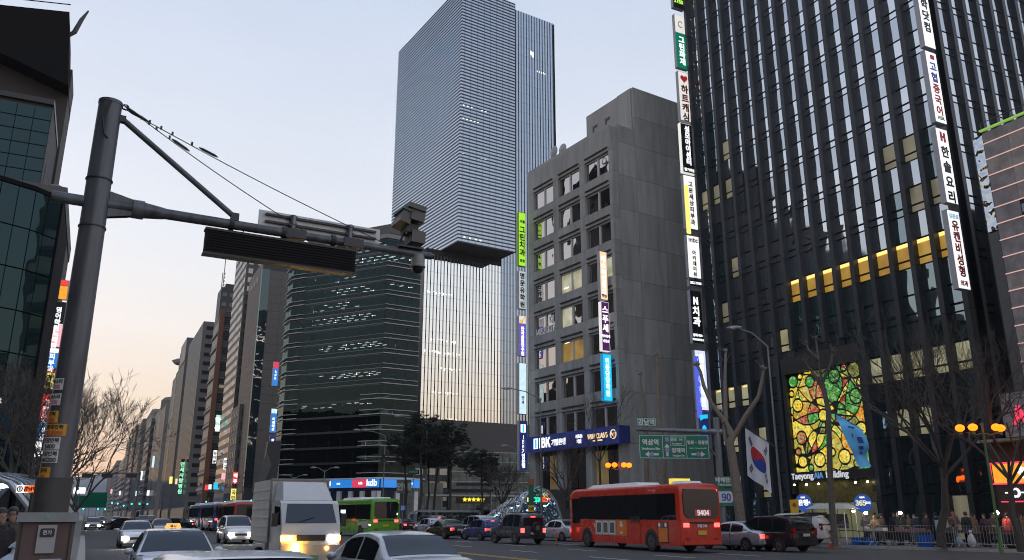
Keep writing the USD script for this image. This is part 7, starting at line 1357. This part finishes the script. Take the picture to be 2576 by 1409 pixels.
    hair = manifold3d.Manifold.sphere(.104, 16).scale((.97, 1.08, 1.04)).translate(hd + J(0, .024, .048)) - manifold3d.Manifold.cube((.15, .3, .5), True).translate(hd + J(0, -.20, -.18)) - manifold3d.Manifold.cube((.5, .5, .3), True).translate(hd + J(0, 0, -.22)); m = hair.to_mesh()
    out = dict(body=fig(0, ('torso', 'neck', 'head', 'arms', 'hands', 'legs', 'feet')), jacket=fig(.028, ('torso', 'arms')), trousers=fig(.016, ('legs',)), shoes=fig(.008, ('feet',)), hair=(np.array(m.vert_properties[:, :3]), np.array(m.tri_verts)), head=hd, hands=ha)
    _pcache[pose] = out; return out
SKIN = mat('skin', (.30, .19, .14), .55, var=.05); HAIRM = mat('black_hair', (.012, .010, .010), .5)
CL = {k: mat(f'cloth_{k}', c, .85, var=.12, scale=9) for k, c in dict(black=(.014, .014, .016), navy=(.02, .025, .05), grey=(.065, .065, .07), olive=(.06, .065, .05), tan=(.19, .13, .075), red=(.45, .05, .045), pink=(.22, .13, .14), white=(.5, .5, .5), brown=(.08, .055, .04), denim=(.05, .07, .12), plum=(.045, .026, .042)).items()}
def person(label, x, y, face, pose, jacket, trousers, h=1.0, hair=HAIRM, hat=None, glasses=False, bag=None, z=.15, group=None):
    """face: the way they look, degrees from +y towards +x"""
    B = body_shape(pose); t = thing('person', label, 'person', (x, y, z), 180 - face, group); k = np.array([h, h, h])
    t.part('body', (B['body'][0] * k, B['body'][1]), SKIN, smooth=True); t.part('jacket', (B['jacket'][0] * k, B['jacket'][1]), CL[jacket], smooth=True); t.part('trousers', (B['trousers'][0] * k, B['trousers'][1]), CL[trousers], smooth=True); t.part('shoes', (B['shoes'][0] * k, B['shoes'][1]), CL['black'], smooth=True)
    t.part('hair', (B['hair'][0] * k, B['hair'][1]), CL[hat] if hat else hair, smooth=50); hd = B['head'] * h
    for s in (1, -1): t.part('eye', MB().ball(hd + np.array([s * .032, -.088, .012]) * h, .010, 1), DKTXT)
    t.part('mouth', MB().ball(hd + np.array([0, -.094, -.062]) * h, 1, 1, (.022, .008, .005)), mat('lip', (.25, .10, .09), .5))
    if glasses: t.part('glasses', MB().tube([hd + np.array([.033 + .028 * math.cos(a), -.105, .012 + .022 * math.sin(a)]) for a in np.linspace(0, 6.28, 12)], .004, 4).tube([hd + np.array([-.033 + .028 * math.cos(a), -.105, .012 + .022 * math.sin(a)]) for a in np.linspace(0, 6.28, 12)], .004, 4).tube([hd + np.array([.01, -.108, .015]), hd + np.array([-.01, -.108, .015])], .004, 4), DKTXT)
    return t
def bagged(label, x, y, z, m, s=1.0, rot=0, name='shopping_bag', cat='bag', m2=None):
    t = thing(name, label, cat, (x, y, z), rot); v, f = ICO[3]; w = v * np.array([.20, .13, .24]) * s; w *= (1 + .25 * (meshkit.fbm(v * 2.3 + rot, 3, 5) - .5))[:, None]; w[:, 2] += .22 * s; t.part('sack', (w, f), m, smooth=True); t.part('tied_top', MB().tube([(0, 0, .42 * s), (.02, 0, .52 * s), (-.02, .0, .56 * s)], [.05 * s, .03 * s, .06 * s], 7), m)
    if m2: t.part('printed_band', MB().lathe([(.206 * s, -.02), (.206 * s, .03)], (0, 0, .2 * s), 20).tri(np.diag([1, .68, 1, 1])), m2)
    return t
# the two at the left edge
q = on_d(32, 1300, 19); person('person in glasses and an olive padded jacket by the cabinet, facing the viewer', q[0], q[1], 185, 'carry', 'olive', 'denim', 1.02, glasses=True)
q = on_d(2, 1300, 16.5); person('person in a dark coat cut by the left edge, holding a bag', q[0], q[1], 150, 'carry', 'black', 'black', 1.0); q = on_d(-16, 1300, 20); person('person half out of frame behind the dark coat', q[0], q[1], 190, 'stand', 'brown', 'black', 1.02, hair=mat('brown_hair', (.06, .035, .025), .5))
q = on_d(30, 1409, 12.6); bagged('pale blue plastic bag with a black and yellow band by the cabinet', q[0], q[1], .88, mat('bag_pale', (.42, .50, .58), .35), 1.0, 20, m2=mat('bag_band', (.05, .045, .01), .5))
# the crowd behind the barriers
def pv(X_off, t):         # a place on the pavement: t metres along the kerb from its near end, X_off metres in from it
    a, b = np.array([42.9, 20.5]), np.array([38.6, 35.7]); d = (b - a) / np.linalg.norm(b - a); n = np.array([d[1], -d[0]]); return a + d * t + n * X_off
CG = 'people on the right pavement'
crowd = [(2.2, 14.4, 260, 'reach', 'tan', 'black', 'person in a tan coat leaning over a stall behind the barrier', None), (2.8, 15.3, 250, 'stand', 'grey', 'black', 'person with a red cap beside the tan coat', 'red'), (2.5, 13.2, 280, 'stand', 'black', 'black', 'person in a black coat with a pale scarf right of the tan coat', None), (3.2, 12.6, 270, 'talk', 'navy', 'denim', 'person in a navy coat deeper in the crowd near the blue 365 sign', None),
    (2.4, 10.4, 265, 'reach', 'brown', 'black', 'person in a brown coat behind the white board', None), (2.0, 9.4, 90, 'stand', 'black', 'black', 'broad backed person in black at the middle of the barrier', None), (2.9, 8.8, 270, 'stand', 'plum', 'black', 'person in a plum jacket right of the broad black back', None), (2.0, 7.4, 95, 'stand', 'red', 'grey', 'person in a bright red padded jacket, back turned, under the white lamp', None), (2.3, 5.3, 250, 'reach', 'black', 'black', 'person in a white knit hat and a black coat', 'white'),
    (2.0, 3.9, 300, 'bend', 'navy', 'black', 'person bending forward over a crate in dark clothes', None), (3.4, 2.4, 200, 'stand', 'grey', 'navy', 'person with a grey cap standing near the green pole', 'grey'), (2.3, 1.2, 100, 'walk', 'navy', 'black', 'person in navy walking off past the green pole', None), (3.1, -.2, 110, 'walk', 'white', 'denim', 'person in a white jacket with a slung bag near the red doorway', None), (2.6, -1.3, 95, 'stand', 'grey', 'black', 'person in grey with a pale hat at the right edge', 'pink'),
    (4.2, 9.8, 180, 'walk', 'tan', 'black', 'person with tan coat walking deeper behind the white board', None), (4.6, 6.4, 190, 'walk', 'black', 'denim', 'person walking past the piers behind the red jacket', None), (4.4, 13.8, 175, 'walk', 'olive', 'black', 'person in olive walking at the tower entrance', None), (5.0, 11.6, 10, 'walk', 'grey', 'black', 'person in grey walking away by the entrance', None), (4.1, 4.6, 185, 'walk', 'brown', 'black', 'person in brown behind the white knit hat', None), (5.3, 3.0, 5, 'walk', 'black', 'black', 'person in black walking away behind the grey cap', None), (3.8, 8.0, 270, 'stand', 'olive', 'black', 'person in olive behind the red jacket', None), (4.8, 15.6, 180, 'talk', 'black', 'denim', 'person at the phone left of the tan coat', None)]
more = ['beside the entrance doors', 'near the round 365 sign', 'before the second pier from the panel', 'before the third pier from the panel', 'under the twiggy tree', 'by the big tree trunk', 'left of the green pole', 'between the two orange lamps and the piers', 'deep by the shop glass', 'close to the barrier by the sacks']
for i in range(26):
    xo, tt = 2.0 + (i * 0.618 % 1) * 5.5, -2.5 + i * .74; ja = ('black', 'navy', 'grey', 'brown', 'plum', 'olive', 'tan', 'pink')[(i * 5) % 8]; po = ('walk', 'stand', 'walk', 'carry', 'talk')[i % 5]
    crowd.append((xo, tt, (185, 5, 270, 95, 200)[i % 5], po, ja, ('black', 'denim', 'grey')[i % 3], f"person in {'a dark ' if ja in ('black', 'navy', 'plum') else 'a '}{ja} coat {dict(walk='walking', stand='standing', carry='carrying', talk='phoning')[po]} {more[i % 10]}" + ('' if i < 10 else ', farther back' if i < 20 else ', half hidden'), (None, None, 'grey', None, None, 'red', None)[i % 7]))
for i, (xo, tt, fc, po, ja, tr_, lb, hat) in enumerate(crowd):
    p = pv(xo, tt); person(lb, p[0], p[1], fc, po, ja, tr_, 1.0 + (i * 37 % 11 - 5) * .008, hat=hat, group=CG)
q = on_d(1152, 1298, 99); person('person in dark clothes standing by the stair shelter', q[0], q[1], 190, 'stand', 'black', 'black', group=None); q = on_d(1478, 1330, 60); person('person in a tan jacket left of the red coach nose', q[0] + 2, q[1] + 3, 200, 'stand', 'tan', 'black')
# crowd barriers
BARM = mat('barrier_steel', (.34, .35, .37), .4, metal=.6, var=.2, scale=9)
pr0 = None
for i in range(9):
    a, b = pv(.45, 15.9 - i * 2.15), pv(.45, 15.9 - i * 2.15 - 2.05); d = b - a; L = float(np.hypot(*d)); rot = math.degrees(math.atan2(d[1], d[0])); lb = ['leftmost crowd barrier behind the black people carrier', 'second crowd barrier from the black people carrier', 'third crowd barrier, before the tan coat', 'fourth crowd barrier along the kerb', 'crowd barrier before the white board', 'crowd barrier before the red jacket', 'crowd barrier before the white knit hat', 'crowd barrier before the green pole', 'crowd barrier at the right edge'][i]
    if pr0 is None:
        t = pr0 = thing('crowd_barrier', lb, 'barrier', (a[0], a[1], .15), rot, 'steel crowd barriers along the kerb')
        t.part('frame', MB().tube([(0, 0, .18), (0, 0, 1.02), (.08, 0, 1.1), (L - .08, 0, 1.1), (L, 0, 1.02), (L, 0, .18)], .021, 8, caps=False).tube([(0, 0, .22), (L, 0, .22)], .018, 8), BARM, smooth=50)
        for j in range(13): t.part('bar', MB().tube([((j + .7) * L / 13.4, 0, .22), ((j + .7) * L / 13.4, 0, 1.09)], .008, 6), BARM)
        for x in (.12, L - .12): t.part('foot', MB().tube([(x, -.3, .02), (x, -.02, .2), (x, .02, .2), (x, .3, .02)], .016, 6), BARM)
    else: copy(pr0, lb, (a[0], a[1], .15), rot)
# stall goods
BLUEP = mat('blue_plastic', (.01, .10, .42), .35); 
def crate(label, t_, xo, w, d, h, m, rot=0):
    p = pv(xo, t_); c = thing('crate', label, 'crate', (p[0], p[1], .15), rot, None); c.part('side', MB().box(-w, -w + .02, -d, d, 0, h).box(w - .02, w, -d, d, 0, h).box(-w + .021, w - .021, -d, -d + .02, 0, h).box(-w + .021, w - .021, d - .02, d, 0, h), m); c.part('bottom', MB().box(-w + .021, w - .021, -d + .021, d - .021, .0, .02), m); c.part('rim', MB().box(-w - .02, w + .02, -d - .02, -d - .001, h - .05, h).box(-w - .02, w + .02, d + .001, d + .02, h - .05, h), m)
crate('blue plastic tub left of the slim plane tree', 15.0, .95, .30, .22, .42, BLUEP, 10); crate('blue plastic tub beside the first one', 14.3, .95, .26, .22, .40, BLUEP, -10); crate('tall blue crate in the middle behind the barrier', 11.2, .9, .36, .26, .62, BLUEP, 15); crate('blue crate toward the right edge', 4.2, 1.0, .34, .25, .42, BLUEP, 5); crate('dark crate right of the tall blue crate', 10.1, 1.0, .3, .25, .4, DPLASTIC, 20)
p = pv(.95, 8.9); bagged('white sack slumped behind the barrier', p[0], p[1], .15, mat('sack_white', (.45, .47, .52), .5), 1.5, 30, 'sack', 'sack'); p = pv(1.2, 9.6); bagged('pale bluish sack beside the white one', p[0], p[1], .15, mat('sack_pale', (.32, .38, .46), .5), 1.2, 70, 'sack', 'sack'); p = pv(1.1, 6.0); bagged('crumpled pale bag before the white knit hat', p[0], p[1], .15, mat('sack_cream', (.36, .34, .30), .5), .8, 110, 'sack', 'sack')
def stall(label, t_, xo, w, top, rot, lampat=None, cloth=None):
    p = pv(xo, t_); s = thing('market_stall', label, 'stall', (p[0], p[1], .15), rot); s.part('table', MB().box(-w, w, -.4, .4, .72, .78), mat('table_wood', (.12, .09, .06), .6))
    for x in (-w + .05, w - .05):
        for y in (-.35, .35): s.part('leg', MB().tube([(x, y, 0), (x, y, .72)], .02, 6), DSTEEL)
    s.part('goods', MB().box(-w * .8, -w * .3, -.3, .3, .785, .95).box(-w * .1, w * .4, -.25, .3, .785, .88).box(w * .5, w * .9, -.3, .1, .785, 1.0), top)
    if lampat: L = thing('work_lamp', lampat, 'lamp', (p[0], p[1], .15), rot, 'bright lamps over the stalls'); L.part('stand', MB().tube([(w * .6, .3, .78), (w * .6, .3, 1.75), (w * .5, 0, 1.8)], .015, 6), DSTEEL); L.part('bulb', MB().ball((w * .5, -.02, 1.76), .10, 2), glow('work_bulb', (1.0, .95, .75), 60))
stall('stall with small goods before the tan coat', 14.2, 1.45, .8, CL['white'], 105, 'bare lamp over the stall by the tan coat'); stall('stall with folded cloths near the blue 365 sign', 12.2, 1.5, .9, CL['pink'], 105, 'bare lamp over the stall near the 365 sign'); stall('stall with dark goods before the broad black back', 9.6, 1.6, .8, CL['grey'], 105); stall('stall with a glaring lamp beside the red jacket', 7.2, 1.4, .9, CL['brown'], 105, 'glaring white lamp above the red jacket'); stall('stall before the white knit hat', 5.2, 1.45, .8, CL['white'], 105)
p = pv(1.6, 10.5); t = thing('notice_board', 'plain white board propped on a stall', 'board', (p[0], p[1], .15), 105); t.part('board', MB().quad((-.36, 0, .8), (.36, 0, .8), (.34, .1, 1.38), (-.34, .1, 1.38), .02), CL['white']); t.part('prop', MB().tube([(0, .1, 1.2), (0, .45, .78)], .015, 6), DSTEEL)
p = pv(1.5, 16.6); t = thing('stall_tent', 'small white framed stall with a lit dark picture behind the black people carrier', 'stall', (p[0], p[1], .15), 100)
for x in (-1.1, 1.1):
    for y in (-.6, .6): t.part('post', MB().tube([(x, y, 0), (x, y, 2.0)], .025, 6), WHITEP)
t.part('canopy', MB().hexa([[-1.3, -.8, 2.0], [1.3, -.8, 2.0], [1.3, .8, 2.0], [-1.3, .8, 2.0], [-.9, -.3, 2.3], [.9, -.3, 2.3], [.9, .3, 2.3], [-.9, .3, 2.3]]), CL['white']); t.part('picture', MB().box(-.9, .9, -.1, -.05, .9, 1.7), mat('stall_picture', (.10, .10, .11), .5, var=.9, scale=6)); t.part('lamp', MB().ball((-.9, -.7, 1.85), .08, 1), glow('work_bulb', (1.0, .95, .75), 60)); t.part('table', MB().box(-1.1, 1.1, -.5, .5, .75, .8), CL['grey'])
cn = pv(-.6, 15.8); t = thing('traffic_cone', 'small red cone at the kerb by the black people carrier', 'cone', (cn[0], cn[1], 0)); t.part('cone', MB().lathe([(.17, .03), (.04, .6), (0, .6)], (0, 0, 0), 14), mat('cone_red', (.5, .06, .02), .5), smooth=40); t.part('base', MB().box(-.2, .2, -.2, .2, 0, .03), mat('cone_red', (.5, .06, .02), .5)); t.part('white_band', MB().lathe([(.125, .25), (.10, .36)], (0, 0, 0), 14), CL['white'])
for (u, lb) in ((857, 'thin orange lane post between the truck and the silver car'), (1400, 'thin orange lane post far right of the crossing')):
    q = on_z(u, 1392 if u < 900 else 1372); t = thing('lane_post', lb, 'post', (q[0], q[1], 0)); t.part('post', MB().tube([(0, 0, 0), (0, 0, .75)], .04, 8), mat('post_orange', (.55, .12, .02), .5)); t.part('base', MB().lathe([(0, .05), (.1, .05), (.13, .004), (0, .004)], (0, 0, 0), 10), DPLASTIC)
# ------------------------------------------------------------------ the evening haze over the avenue
usdkit.material(stage, '/World/Looks/haze_air', {'v': ('principled_volume', {'color': (.82, .84, .90), 'density': 0.00006, 'anisotropy': 0.2})}, [], volume='v.volume')
hz = usdkit.mesh(stage, '/World/haze', MB().box(-2600, 2600, -300, 3200, -3.5, 262).arr(), UsdShade.Material.Get(stage, '/World/Looks/haze_air'))
note(hz.GetPrim(), kind='stuff', label='thin evening haze over the avenue')
